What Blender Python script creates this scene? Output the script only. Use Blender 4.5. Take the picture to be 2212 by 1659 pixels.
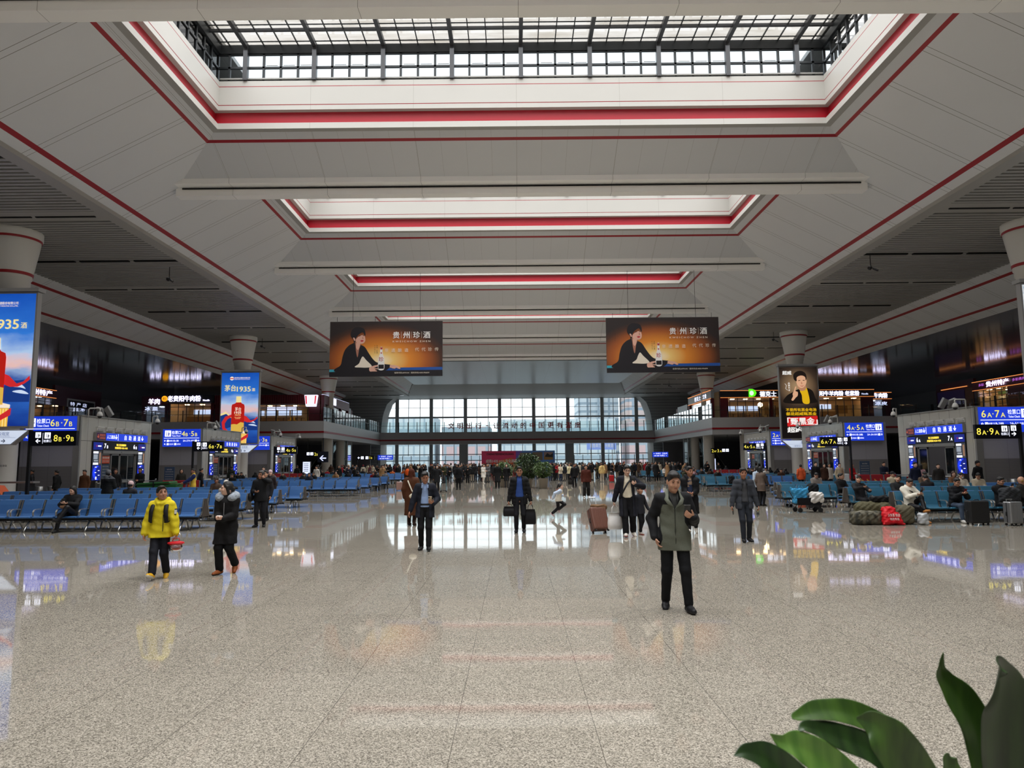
import bpy, bmesh, math, random
import numpy as np
import openvdb
from mathutils import Vector, Matrix
random.seed(7)
scn = bpy.context.scene
COL = scn.collection
for o in list(bpy.data.objects):
    bpy.data.objects.remove(o)

# ------------------------------------------------------------------ camera
F_PX, CX, CY, CAM_H = 1534.0, 1106.0, 829.5, 1.9
cd = bpy.data.cameras.new('camera'); cam = bpy.data.objects.new('camera', cd); COL.objects.link(cam)
_y = Vector((6, -167.5, -F_PX)).normalized()
_r = math.radians(0.5)
_z = Vector((-math.sin(_r), math.cos(_r), 0)); _z = (_z - _z.dot(_y) * _y).normalized()
_x = _y.cross(_z)
CAM_M = Matrix((_x, _y, _z))
cam.matrix_world = Matrix.Translation((0, 0, CAM_H)) @ CAM_M.to_4x4()
cd.sensor_fit = 'HORIZONTAL'; cd.sensor_width = 36.0; cd.lens = 36.0 * F_PX / 2212.0
cd.dof.use_dof = True; cd.dof.focus_distance = 14.0; cd.dof.aperture_fstop = 7.0
cd.clip_start = 0.05; cd.clip_end = 2000
scn.camera = cam

# ------------------------------------------------------------------ daylight and added fill lamps
SKY = 2.6
w = bpy.data.worlds.new('overcast'); scn.world = w; w.use_nodes = True
wn = w.node_tree; wn.nodes.clear()
wo = wn.nodes.new('ShaderNodeOutputWorld'); wb = wn.nodes.new('ShaderNodeBackground')
tc = wn.nodes.new('ShaderNodeTexCoord'); ns = wn.nodes.new('ShaderNodeTexNoise'); rp = wn.nodes.new('ShaderNodeValToRGB')
ns.inputs['Scale'].default_value = 2.0; ns.inputs['Detail'].default_value = 3
rp.color_ramp.elements[0].color = (0.90, 0.95, 1.0, 1); rp.color_ramp.elements[1].color = (1.0, 1.0, 1.0, 1)
wn.links.new(tc.outputs['Generated'], ns.inputs['Vector']); wn.links.new(ns.outputs['Fac'], rp.inputs['Fac'])
wn.links.new(rp.outputs['Color'], wb.inputs['Color']); wb.inputs['Strength'].default_value = SKY
wn.links.new(wb.outputs[0], wo.inputs[0])
X0 = 0.40                                   # centre line of the hall
PITCH = 13.3; BEAM0 = 31.1                  # cross beams of the roof, one every PITCH metres
COFFERS = list(range(-3, 4))                # coffer k lies between beam k and beam k+1

def portal(name, loc, rot, sx, sy):
    l = bpy.data.lights.new(name, 'AREA'); l.shape = 'RECTANGLE'; l.size = sx; l.size_y = sy
    l.cycles.is_portal = True
    o = bpy.data.objects.new(name, l); COL.objects.link(o); o.location = loc; o.rotation_euler = rot
for k in COFFERS:
    portal('skylight_daylight', (X0, BEAM0 + PITCH * (k + 0.5), 19.8), (0, 0, 0), 25.2, 7.6)
def fill_lamp(name, loc, rot, sx, sy, power, spread, col):  # area lamps added as fill, on top of what the sky gives
    l = bpy.data.lights.new(name, 'AREA'); l.shape = 'RECTANGLE'; l.size = sx; l.size_y = sy
    l.energy = power; l.spread = math.radians(spread); l.color = col
    o = bpy.data.objects.new(name, l); COL.objects.link(o); o.location = loc; o.rotation_euler = rot
for k in COFFERS:
    fill_lamp('skylight_fill', (X0, BEAM0 + PITCH * (k + 0.5), 19.2), (0, 0, 0), 24.8, 7.2, 2500, 125, (0.98, 0.99, 1.0))  # added lamp below each skylight, boosts the light that comes through the glass
for s_ in (-1, 1):                           # added fill under the louvred and low side ceilings, brightens the dark sides
    fill_lamp('louvre_fill', (X0 + s_ * 23.3, 54, 13.0), (0, 0, 0), 9.5, 126, 1500, 100, (1.0, 0.97, 0.94))
    fill_lamp('aisle_fill', (X0 + s_ * 44, 60, 11.2), (0, 0, 0), 22, 110, 1000, 110, (0.92, 0.95, 1.0))
fill_lamp('end_ceiling_fill', (X0, 97, 13.8), (0, 0, 0), 28, 22, 1100, 110, (1.0, 0.98, 0.95))  # added fill that brightens the dim far end
portal('window_daylight', (X0, 125.5, 7.5), (math.radians(-90), 0, 0), 48, 13)

scn.view_settings.view_transform = 'Standard'; scn.view_settings.look = 'None'
scn.view_settings.exposure = 0.0; scn.view_settings.gamma = 1.0
cy = scn.cycles
cy.max_bounces = 9; cy.diffuse_bounces = 5; cy.glossy_bounces = 4; cy.transmission_bounces = 4; cy.transparent_max_bounces = 12
cy.sample_clamp_indirect = 4.0; cy.caustics_reflective = False; cy.caustics_refractive = False
cy.use_denoising = True

# ------------------------------------------------------------------ helpers
def C(h, a=1.0):
    h = h.lstrip('#'); c = [int(h[i:i + 2], 16) / 255 for i in (0, 2, 4)]
    return tuple(x / 12.92 if x <= 0.04045 else ((x + 0.055) / 1.055) ** 2.4 for x in c) + (a,)

def tag(o, label=None, cat=None, group=None, kind=None):
    if label: o['label'] = label
    if cat: o['category'] = cat
    if group: o['group'] = group
    if kind: o['kind'] = kind
    return o

def empty(name, loc=(0, 0, 0), rz=0.0, label=None, cat=None, group=None):
    o = bpy.data.objects.new(name, None); COL.objects.link(o)
    o.location = loc; o.rotation_euler = (0, 0, rz); o.empty_display_size = 0.1
    return tag(o, label, cat, group)

def kids(o): return [c for c in KIDS.get(o.name, [])]
KIDS = {}
def adopt(o, parent):
    if parent is not None:
        o.parent = parent; KIDS.setdefault(parent.name, []).append(o)
    return o

def copy_tree(o, parent=None):
    c = o.copy(); COL.objects.link(c)
    if parent is not None:
        mi = o.matrix_parent_inverse.copy(); adopt(c, parent); c.matrix_parent_inverse = mi
    for ch in kids(o): copy_tree(ch, c)
    return c

FONT_CACHE = {}
def text_geo(body):
    key = body
    if key not in FONT_CACHE:
        c = bpy.data.curves.new('t', 'FONT'); c.body = body; c.size = 1.0; c.resolution_u = 3
        o = bpy.data.objects.new('t', c); COL.objects.link(o)
        bpy.context.view_layer.update()
        m = bpy.data.meshes.new_from_object(o.evaluated_get(bpy.context.evaluated_depsgraph_get()))
        vs = [tuple(v.co) for v in m.vertices]; fs = [tuple(p.vertices) for p in m.polygons]
        bpy.data.objects.remove(o); bpy.data.curves.remove(c); bpy.data.meshes.remove(m)
        FONT_CACHE[key] = (vs, fs)
    return FONT_CACHE[key]

class MB:
    """collects faces, builds ONE mesh object"""
    def __init__(s): s.v = []; s.f = []; s.m = []; s.M = None; s.mi = 0
    def P(s, p):
        s.v.append(tuple(s.M @ Vector(p)) if s.M is not None else tuple(p)); return len(s.v) - 1
    def F(s, ids, mi=None): s.f.append(tuple(ids)); s.m.append(s.mi if mi is None else mi); return s
    def poly(s, pts, mi=None): return s.F([s.P(p) for p in pts], mi)
    def box(s, x0, x1, y0, y1, z0, z1, mi=None):
        i = [s.P((x, y, z)) for z in (z0, z1) for y in (y0, y1) for x in (x0, x1)]
        for q in ((0, 2, 3, 1), (4, 5, 7, 6), (0, 1, 5, 4), (2, 6, 7, 3), (0, 4, 6, 2), (1, 3, 7, 5)):
            s.F([i[a] for a in q], mi)
        return s
    def prism(s, poly, d, mi=None):
        """poly: 3D ring, extruded by vector d"""
        d = Vector(d); a = [s.P(p) for p in poly]; b = [s.P(Vector(p) + d) for p in poly]; n = len(a)
        s.F(a[::-1], mi); s.F(b, mi)
        for k in range(n): s.F((a[k], a[(k + 1) % n], b[(k + 1) % n], b[k]), mi)
        return s
    def lathe(s, prof, c=(0, 0, 0), n=24, mi=None, sx=1.0, sy=1.0, cap=True):
        rings = []
        for r, z in prof:
            rings.append([s.P((c[0] + sx * r * math.cos(2 * math.pi * k / n), c[1] + sy * r * math.sin(2 * math.pi * k / n), c[2] + z)) for k in range(n)])
        for a, b in zip(rings, rings[1:]):
            for k in range(n): s.F((a[k], a[(k + 1) % n], b[(k + 1) % n], b[k]), mi)
        if cap: s.F(rings[0][::-1], mi); s.F(rings[-1], mi)
        return s
    def tube(s, pts, r, n=8, mi=None, cap=True, flat=None):
        pts = [Vector(p) for p in pts]; rr = r if isinstance(r, (list, tuple)) else [r] * len(pts)
        rings = []; up = None
        for i, p in enumerate(pts):
            t = (pts[min(i + 1, len(pts) - 1)] - pts[max(i - 1, 0)]).normalized()
            if up is None:
                up = Vector((0, 0, 1)) if abs(t.z) < 0.9 else Vector((1, 0, 0))
            a = t.cross(up).normalized(); up = a.cross(t).normalized()
            fx = flat or 1.0
            rings.append([s.P(p + rr[i] * (math.cos(2 * math.pi * k / n) * a * fx + math.sin(2 * math.pi * k / n) * up)) for k in range(n)])
        for a, b in zip(rings, rings[1:]):
            for k in range(n): s.F((a[k], a[(k + 1) % n], b[(k + 1) % n], b[k]), mi)
        if cap: s.F(rings[0][::-1], mi); s.F(rings[-1], mi)
        return s
    def ball(s, c, r, n=10, mi=None):
        rx, ry, rz = r if isinstance(r, (list, tuple)) else (r, r, r)
        prof = [(math.sin(math.pi * k / n) + 1e-4, -math.cos(math.pi * k / n)) for k in range(n + 1)]
        rings = [[s.P((c[0] + rx * q * math.cos(2 * math.pi * k / (n + 2)), c[1] + ry * q * math.sin(2 * math.pi * k / (n + 2)), c[2] + rz * z)) for k in range(n + 2)] for q, z in prof]
        for a, b in zip(rings, rings[1:]):
            for k in range(n + 2): s.F((a[k], a[(k + 1) % (n + 2)], b[(k + 1) % (n + 2)], b[k]), mi)
        return s
    def text(s, body, x, z, h, mi=None, y=0.0, align='c', wide=None, bold=0.0, sq=1.0):
        """lettering in the local XZ plane at depth y, facing -Y; h = height of the em box, wide = fit to width"""
        vs, fs = text_geo(body)
        if not vs: return s
        x0 = min(v[0] for v in vs); x1 = max(v[0] for v in vs); y0 = min(v[1] for v in vs); y1 = max(v[1] for v in vs)
        k = h / max(y1 - y0, 1e-6)
        kx = (wide / max(x1 - x0, 1e-6)) if wide else k * sq
        ox = {'c': -(x0 + x1) / 2, 'l': -x0, 'r': -x1}[align]
        for n_, (dx, dz) in enumerate(((-bold, 0), (bold, 0), (0, bold * .6), (0, -bold * .6)) if bold else ((0, 0),)):
            ids = [s.P((x + (v[0] + ox + dx) * kx, y - .0003 * n_, z + (v[1] + dz - (y0 + y1) / 2) * k)) for v in vs]
            for f in fs: s.F([ids[i] for i in f], mi)
        return s
    def build(s, name, mats, parent=None, smooth=False, bevel=0.0, seg=2, sub=0, weld=False):
        me = bpy.data.meshes.new(name); me.from_pydata(s.v, [], s.f)
        for m in (mats if isinstance(mats, (list, tuple)) else [mats]): me.materials.append(m)
        me.polygons.foreach_set('material_index', s.m)
        if smooth: me.polygons.foreach_set('use_smooth', [True] * len(s.f))
        me.update()
        if weld:
            b = bmesh.new(); b.from_mesh(me); bmesh.ops.remove_doubles(b, verts=b.verts, dist=1e-4); b.to_mesh(me); b.free()
        o = bpy.data.objects.new(name, me); COL.objects.link(o); adopt(o, parent)
        if bevel:
            md = o.modifiers.new('bevel', 'BEVEL'); md.width = bevel; md.segments = seg; md.limit_method = 'ANGLE'
        if sub:
            md = o.modifiers.new('sub', 'SUBSURF'); md.levels = sub; md.render_levels = sub
        return o
def struct(o, label=None, cat=None): return tag(o, label, cat, None, 'structure')

# ------------------------------------------------------------------ materials
MATS = {}
def mat(name, col, rough=0.5, metal=0.0, spec=0.5, emit=None, es=0.0, light=False, bump=None, vary=None, coat=0.0):
    if name in MATS: return MATS[name]
    m = bpy.data.materials.new(name); m.use_nodes = True; MATS[name] = m
    b = m.node_tree.nodes['Principled BSDF']; N = m.node_tree.nodes; L = m.node_tree.links
    c = C(col) if isinstance(col, str) else col
    b.inputs['Base Color'].default_value = c; b.inputs['Roughness'].default_value = rough
    b.inputs['Metallic'].default_value = metal; b.inputs['Specular IOR Level'].default_value = spec
    if coat: b.inputs['Coat Weight'].default_value = coat; b.inputs['Coat Roughness'].default_value = 0.05
    if emit:
        b.inputs['Emission Color'].default_value = C(emit); b.inputs['Emission Strength'].default_value = es
        if not light: m.cycles.emission_sampling = 'NONE'
    if vary or bump:
        t = N.new('ShaderNodeTexCoord'); n = N.new('ShaderNodeTexNoise'); L.new(t.outputs['Object'], n.inputs['Vector'])
        n.inputs['Detail'].default_value = 4
        if vary:
            sc, amt = vary; n.inputs['Scale'].default_value = sc
            h = N.new('ShaderNodeHueSaturation'); h.inputs['Color'].default_value = c
            r = N.new('ShaderNodeMapRange'); r.inputs['To Min'].default_value = 1 - amt; r.inputs['To Max'].default_value = 1 + amt
            r.inputs['From Min'].default_value = 0.3; r.inputs['From Max'].default_value = 0.7
            L.new(n.outputs['Fac'], r.inputs['Value']); L.new(r.outputs[0], h.inputs['Value']); L.new(h.outputs[0], b.inputs['Base Color'])
        if bump:
            sc, st = bump
            n2 = N.new('ShaderNodeTexNoise'); n2.inputs['Scale'].default_value = sc; n2.inputs['Detail'].default_value = 3; L.new(t.outputs['Object'], n2.inputs['Vector'])
            bp = N.new('ShaderNodeBump'); bp.inputs['Strength'].default_value = st; bp.inputs['Distance'].default_value = 0.02
            L.new(n2.outputs['Fac'], bp.inputs['Height']); L.new(bp.outputs[0], b.inputs['Normal'])
    return m

def mat_lines(name, col, line, specs, rough=0.45, vary=0.03, metal=0.0, spec=0.5):
    """panelled surface: specs = (axis, period, offset, width[, second offset])"""
    m = mat(name, col, rough, metal, spec); N = m.node_tree.nodes; L = m.node_tree.links; b = N['Principled BSDF']
    t = N.new('ShaderNodeTexCoord'); sx = N.new('ShaderNodeSeparateXYZ'); L.new(t.outputs['Object'], sx.inputs[0])
    tot = None
    for sp in specs:
        for off in (sp[2],) + tuple(sp[4:5]):
            a = N.new('ShaderNodeMath'); a.operation = 'SUBTRACT'; L.new(sx.outputs['XYZ'.index(sp[0])], a.inputs[0]); a.inputs[1].default_value = off
            q = N.new('ShaderNodeMath'); q.operation = 'PINGPONG'; L.new(a.outputs[0], q.inputs[0]); q.inputs[1].default_value = sp[1] / 2
            g = N.new('ShaderNodeMath'); g.operation = 'LESS_THAN'; L.new(q.outputs[0], g.inputs[0]); g.inputs[1].default_value = sp[3] / 2
            if tot is None: tot = g
            else:
                mx = N.new('ShaderNodeMath'); mx.operation = 'MAXIMUM'; L.new(tot.outputs[0], mx.inputs[0]); L.new(g.outputs[0], mx.inputs[1]); tot = mx
    n = N.new('ShaderNodeTexNoise'); n.inputs['Scale'].default_value = 0.35; L.new(t.outputs['Object'], n.inputs['Vector'])
    h = N.new('ShaderNodeHueSaturation'); h.inputs['Color'].default_value = C(col)
    r = N.new('ShaderNodeMapRange'); r.inputs['To Min'].default_value = 1 - vary; r.inputs['To Max'].default_value = 1 + vary
    L.new(n.outputs['Fac'], r.inputs['Value']); L.new(r.outputs[0], h.inputs['Value'])
    mixn = N.new('ShaderNodeMix'); mixn.data_type = 'RGBA'; L.new(tot.outputs[0], mixn.inputs['Factor'])
    L.new(h.outputs[0], mixn.inputs['A']); mixn.inputs['B'].default_value = C(line); L.new(mixn.outputs['Result'], b.inputs['Base Color'])
    return m

def mat_glass(name, tint, refl=0.08, streak=None):
    m = bpy.data.materials.new(name); m.use_nodes = True; MATS[name] = m; N = m.node_tree.nodes; L = m.node_tree.links; N.clear()
    o = N.new('ShaderNodeOutputMaterial'); mx = N.new('ShaderNodeMixShader'); t = N.new('ShaderNodeBsdfTransparent'); g = N.new('ShaderNodeBsdfGlossy')
    t.inputs['Color'].default_value = tint + (1,) if len(tint) == 3 else tint; g.inputs['Roughness'].default_value = 0.02
    f = N.new('ShaderNodeFresnel'); f.inputs['IOR'].default_value = 1.45; mu = N.new('ShaderNodeMath'); mu.operation = 'MULTIPLY'; mu.inputs[1].default_value = refl / 0.04
    L.new(f.outputs[0], mu.inputs[0]); L.new(mu.outputs[0], mx.inputs[0]); mu.use_clamp = True
    L.new(t.outputs[0], mx.inputs[1]); L.new(g.outputs[0], mx.inputs[2]); L.new(mx.outputs[0], o.inputs[0])
    if streak:
        tc = N.new('ShaderNodeTexCoord'); mp = N.new('ShaderNodeMapping'); mp.inputs['Scale'].default_value = streak; nz = N.new('ShaderNodeTexNoise'); nz.inputs['Scale'].default_value = 1.0; nz.inputs['Detail'].default_value = 5
        L.new(tc.outputs['Object'], mp.inputs[0]); L.new(mp.outputs[0], nz.inputs['Vector'])
        cr = N.new('ShaderNodeValToRGB'); cr.color_ramp.elements[0].position = 0.3; cr.color_ramp.elements[0].color = (tint[0] * .72, tint[1] * .69, tint[2] * .64, 1)
        cr.color_ramp.elements[1].position = 0.62; cr.color_ramp.elements[1].color = tuple(tint) + (1,); L.new(nz.outputs['Fac'], cr.inputs[0]); L.new(cr.outputs[0], t.inputs['Color'])
    return m
# ------------------------------------------------------------------ the hall
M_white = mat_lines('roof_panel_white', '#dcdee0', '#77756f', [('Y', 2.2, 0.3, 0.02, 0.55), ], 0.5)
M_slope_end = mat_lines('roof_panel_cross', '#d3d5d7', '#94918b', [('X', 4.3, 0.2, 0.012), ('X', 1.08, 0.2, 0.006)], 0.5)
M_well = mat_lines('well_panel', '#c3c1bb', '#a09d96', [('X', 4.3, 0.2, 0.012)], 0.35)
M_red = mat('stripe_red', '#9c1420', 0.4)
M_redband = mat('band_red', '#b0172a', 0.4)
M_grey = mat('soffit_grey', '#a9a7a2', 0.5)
M_slat = mat('slat_grey', '#a9a8a5', 0.45)
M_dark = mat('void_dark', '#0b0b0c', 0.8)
M_black = mat('black_metal', '#121214', 0.45)
M_frame = mat('skylight_steel', '#77777a', 0.4, 0.3)
M_skyst = mat('skylight_steel_dark', '#4c4d50', 0.4, 0.3); M_skydk = mat('skylight_bar_dark', '#2c3033', 0.45, 0.2)
M_framedk = mat('window_steel', '#a4acb0', 0.45, 0.2)
M_beam = mat_lines('beam_white_lit', '#faf9f6', '#8d8a84', [('X', 4.3, 0.2, 0.012)], 0.45)  # whiter than the slopes: the light caught by the beam front is in the colour
M_gloss = mat_lines('gloss_ceiling', '#8f9293', '#4c4f51', [('X', 4.3, 0.2, 0.02), ('Y', 2.5, 0.3, 0.02)], 0.3, spec=0.7)
M_aisle = mat_lines('aisle_ceiling', '#5c5c63', '#3a3a40', [('Y', 2.4, 0.3, 0.03)], 0.10, spec=0.9)
M_louvwall = mat_lines('end_wall_louvre', '#a3a6a8', '#4a4c4e', [('Z', 0.5, 0, 0.05)], 0.6)
M_sky = mat_glass('skylight_fabric_glass', (0.72, 0.69, 0.645), 0.02, streak=(0.5, 2.2, 1))
M_win = mat_glass('window_glass', (0.6, 0.65, 0.66), 0.04)
M_clear = mat_glass('clerestory_glass', (0.5, 0.55, 0.58), 0.04)
M_rail = mat_glass('balustrade_glass', (0.80, 0.90, 0.90), 0.04)

# floor: polished speckled granite slabs
def floor_material():
    m = mat('polished_granite', '#b5aca0', 0.035, 0, 0.4); N = m.node_tree.nodes; L = m.node_tree.links; b = N['Principled BSDF']
    t = N.new('ShaderNodeTexCoord'); sx = N.new('ShaderNodeSeparateXYZ'); L.new(t.outputs['Object'], sx.inputs[0])
    v = N.new('ShaderNodeTexVoronoi'); v.inputs['Scale'].default_value = 120; L.new(t.outputs['Object'], v.inputs['Vector'])
    cr = N.new('ShaderNodeValToRGB'); e = cr.color_ramp.elements; e[0].position = 0.0; e[0].color = C('#5a554d'); e[1].position = 1.0; e[1].color = C('#b8b0a3')
    k = e.new(0.28); k.color = C('#7a746a'); k = e.new(0.62); k.color = C('#9c9588')
    sv = N.new('ShaderNodeSeparateColor'); L.new(v.outputs['Color'], sv.inputs[0]); L.new(sv.outputs[0], cr.inputs[0])
    # slab tone, one value per slab
    def mth(op, a, bb):
        q = N.new('ShaderNodeMath'); q.operation = op
        for i, x in enumerate((a, bb)):
            if x is None: continue
            if isinstance(x, (int, float)): q.inputs[i].default_value = x
            else: L.new(x, q.inputs[i])
        return q.outputs[0]
    xs = mth('SUBTRACT', sx.outputs[0], 0.56); ys = mth('SUBTRACT', sx.outputs[1], 0.72)
    fx = mth('FLOOR', xs, None); fy = mth('FLOOR', ys, None)
    cb = N.new('ShaderNodeCombineXYZ'); L.new(fx, cb.inputs[0]); L.new(fy, cb.inputs[1])
    wnz = N.new('ShaderNodeTexWhiteNoise'); L.new(cb.outputs[0], wnz.inputs['Vector'])
    big = N.new('ShaderNodeTexNoise'); big.inputs['Scale'].default_value = 0.25; big.inputs['Detail'].default_value = 3; L.new(t.outputs['Object'], big.inputs['Vector'])
    tone = mth('ADD', mth('MULTIPLY', wnz.outputs['Value'], 0.07), mth('MULTIPLY', big.outputs['Fac'], 0.12)); tone = mth('ADD', tone, 0.90)
    h = N.new('ShaderNodeHueSaturation'); L.new(cr.outputs[0], h.inputs['Color']); L.new(tone, h.inputs['Value'])
    px = mth('PINGPONG', xs, 0.5); py = mth('PINGPONG', ys, 0.5)
    jx = mth('LESS_THAN', px, 0.0022); jy = mth('MULTIPLY', mth('LESS_THAN', py, 0.0016), 0.45); j = mth('MAXIMUM', jx, jy)
    mixn = N.new('ShaderNodeMix'); mixn.data_type = 'RGBA'; L.new(j, mixn.inputs['Factor']); L.new(h.outputs[0], mixn.inputs['A']); mixn.inputs['B'].default_value = C('#4a453f')
    L.new(mixn.outputs['Result'], b.inputs['Base Color'])
    # slight waviness of the polish
    n2 = N.new('ShaderNodeTexNoise'); n2.inputs['Scale'].default_value = 0.9; n2.inputs['Detail'].default_value = 2; L.new(t.outputs['Object'], n2.inputs['Vector'])
    bp = N.new('ShaderNodeBump'); bp.inputs['Strength'].default_value = 0.02; bp.inputs['Distance'].default_value = 0.05; L.new(n2.outputs['Fac'], bp.inputs['Height']); L.new(bp.outputs[0], b.inputs['Normal'])
    return m
b = MB(); b.box(-62, 62, -14, 126, -0.3, 0.0)
struct(b.build('floor', floor_material()))

YA, YB = -12.0, 119.0
def mx(x, s): return X0 + s * x
# side slopes with their two red stripes, one mesh per side
SL = [(0.0, 0), (0.36, 0), (0.56, 1), (4.72, 0), (4.95, 1)]
def slope_pt(d): return 18.1 - d, 13.1 + 0.515 * d
for s, nm in ((-1, 'left'), (1, 'right')):
    b = MB()
    y_first = BEAM0 + PITCH * COFFERS[0]; y_last = BEAM0 + PITCH * (COFFERS[-1] + 1)
    def sp(d, y):
        x, z = slope_pt(d); return (mx(x, s), y, z)
    for d0, d1, m in ((-0.02, 0.36, 0), (0.36, 0.56, 1), (0.56, 2.97, 0)):
        b.poly([sp(d0, YA), sp(d0, YB), sp(d1, YB), sp(d1, YA)], m)
    for k in COFFERS:
        ya, yb = BEAM0 + PITCH * k + 0.5, BEAM0 + PITCH * (k + 1) - 0.5
        def yy(d): return (d - 2.97) / (4.82 - 2.97) * 1.8
        for d0, d1, m in ((2.97, 4.68, 0), (4.68, 4.9, 1)):
            b.poly([sp(d0, ya + yy(d0)), sp(d0, yb - yy(d0)), sp(d1, yb - yy(d1)), sp(d1, ya + yy(d1))], m)
    # lip down to the louvred ceiling
    b.poly([(mx(18.1, s), YA, 13.1), (mx(18.1, s), YB, 13.1), (mx(18.1, s), YB, 12.92), (mx(18.1, s), YA, 12.92)], 2)
    b.poly([(mx(18.1, s), YA, 12.92), (mx(18.1, s), YB, 12.92), (mx(18.7, s), YB, 12.92), (mx(18.7, s), YA, 12.92)], 2)
    b.poly([(mx(18.7, s), YA, 12.92), (mx(18.7, s), YB, 12.92), (mx(18.7, s), YB, 13.3), (mx(18.7, s), YA, 13.3)], 2)
    struct(b.build('ceiling_slope_' + nm, [M_white, M_red, M_grey]))

# cross beams and cross slopes
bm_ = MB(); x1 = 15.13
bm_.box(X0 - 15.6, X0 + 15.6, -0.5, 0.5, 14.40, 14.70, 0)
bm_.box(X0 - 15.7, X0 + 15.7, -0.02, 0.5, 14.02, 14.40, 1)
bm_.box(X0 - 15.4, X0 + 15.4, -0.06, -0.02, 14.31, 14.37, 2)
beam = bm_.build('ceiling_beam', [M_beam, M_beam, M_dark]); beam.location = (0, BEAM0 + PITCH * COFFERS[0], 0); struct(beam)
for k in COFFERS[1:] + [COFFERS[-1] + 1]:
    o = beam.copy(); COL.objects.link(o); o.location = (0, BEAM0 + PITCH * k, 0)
c0 = BEAM0                                   # coffer built for k = 0, then copied along the hall
def coffer_shell():
    b = MB(); ya, yb = 0.5, PITCH - 0.5
    for y0, y1 in ((ya, ya + 1.8), (yb, yb - 1.8)):
        def q(f): return (y0 + (y1 - y0) * f, x1 + (13.28 - x1) * f, 14.63 + (15.58 - 14.63) * f)
        for f0, f1, m in ((0, 0.924, 0), (0.924, 1.04, 1)):
            (Y0, h0, z0), (Y1, h1, z1) = q(f0), q(f1)
            b.poly([(X0 - h0, Y0, z0), (X0 + h0, Y0, z0), (X0 + h1, Y1, z1), (X0 - h1, Y1, z1)], m)
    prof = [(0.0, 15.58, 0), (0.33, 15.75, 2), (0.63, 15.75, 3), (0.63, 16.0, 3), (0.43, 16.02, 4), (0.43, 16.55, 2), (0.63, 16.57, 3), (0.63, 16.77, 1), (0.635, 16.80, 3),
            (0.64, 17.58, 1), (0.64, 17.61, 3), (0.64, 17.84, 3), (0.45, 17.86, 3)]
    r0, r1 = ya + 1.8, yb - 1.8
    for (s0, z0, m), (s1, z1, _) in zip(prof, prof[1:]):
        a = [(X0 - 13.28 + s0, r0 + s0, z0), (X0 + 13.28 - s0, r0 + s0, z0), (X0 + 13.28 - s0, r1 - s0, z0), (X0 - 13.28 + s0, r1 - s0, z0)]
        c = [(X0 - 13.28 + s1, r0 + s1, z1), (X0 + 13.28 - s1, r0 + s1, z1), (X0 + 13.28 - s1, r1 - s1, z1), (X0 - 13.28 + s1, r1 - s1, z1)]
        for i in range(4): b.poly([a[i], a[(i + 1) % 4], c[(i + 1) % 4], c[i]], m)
    return b
def coffer_frame():
    b = MB(); hx = 13.28 - 0.5; r0, r1 = 2.3 + 0.5, PITCH - 2.3 - 0.5
    zb, zt = 17.86, 19.1
    for y, inn in ((r0, 1), (r1, -1)):
        for z0, z1 in ((zb, zb + 0.06), (18.45, 18.53), (zt - 0.05, zt)): b.box(X0 - hx, X0 + hx, y - 0.05, y + 0.05, z0, z1, 1)
        n = int(2 * hx / 0.7225)
        for i in range(-17, 18): b.box(X0 + i * 0.7225 - 0.045, X0 + i * 0.7225 + 0.045, y - 0.05, y + 0.05, zb, zt, 1)
        for i in range(-4, 5): b.box(X0 + i * 2.89 - 0.09, X0 + i * 2.89 + 0.09, y - 0.12 * inn if inn < 0 else y, y + 0.2 * inn if inn > 0 else y, zb, 19.42, 0) if False else b.box(X0 + i * 2.89 - 0.09, X0 + i * 2.89 + 0.09, min(y, y + 0.22 * inn), max(y, y + 0.22 * inn), zb, 19.42, 0)
        b.box(X0 - hx - .1, X0 + hx + .1, y - 0.08, y + 0.08, zt, 19.46, 1)
        for i in range(-16, 17):
            if i % 4: b.box(X0 + i * 0.7225 + 0.12, X0 + i * 0.7225 + 0.6, y + 0.06 * inn - .01, y + 0.06 * inn + .01, 18.56, 18.575, 2)
    for sx in (-1, 1):
        x = X0 + sx * hx
        for z0, z1 in ((zb, zb + 0.06), (18.45, 18.53), (zt - 0.05, zt)): b.box(x - 0.05, x + 0.05, r0, r1, z0, z1, 1)
        nn = 11
        for i in range(nn + 1):
            y = r0 + (r1 - r0) * i / nn; b.box(x - 0.05, x + 0.05, y - 0.045, y + 0.045, zb, zt, 1)
        b.box(x - 0.12, x + 0.12, r0, r1, zt, 19.46, 1)
    for i in range(-4, 5): b.box(X0 + i * 2.89 - 0.08, X0 + i * 2.89 + 0.08, r0, r1, 19.3, 19.5, 0)
    y = r1
    k = 0
    while y > r0:
        b.box(X0 - hx, X0 + hx, y - 0.06, y + 0.06, 19.40, 19.5, 0)
        b.box(X0 - hx, X0 + hx, y - 0.33, y - 0.30, 19.46, 19.5, 1)
        y -= 1.15
    for i in range(-17, 18):
        if i % 4: b.box(X0 + i * 0.7225 - 0.02, X0 + i * 0.7225 + 0.02, r0, r1, 19.44, 19.5, 1)
    return b
def coffer_glass():
    b = MB(); hx = 13.28 - 0.5; r0, r1 = 2.3 + 0.5, PITCH - 2.3 - 0.5
    b.poly([(X0 - hx, r0, 19.5), (X0 + hx, r0, 19.5), (X0 + hx, r1, 19.5), (X0 - hx, r1, 19.5)], 0)
    for y in (r0, r1): b.poly([(X0 - hx, y, 17.8), (X0 + hx, y, 17.8), (X0 + hx, y, 19.2), (X0 - hx, y, 19.2)], 1)
    for x in (X0 - hx, X0 + hx): b.poly([(x, r0, 17.8), (x, r1, 17.8), (x, r1, 19.2), (x, r0, 19.2)], 1)
    return b
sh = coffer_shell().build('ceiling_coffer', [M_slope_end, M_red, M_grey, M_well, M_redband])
fr = coffer_frame().build('skylight_frame', [M_skyst, M_skydk, M_black])
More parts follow.
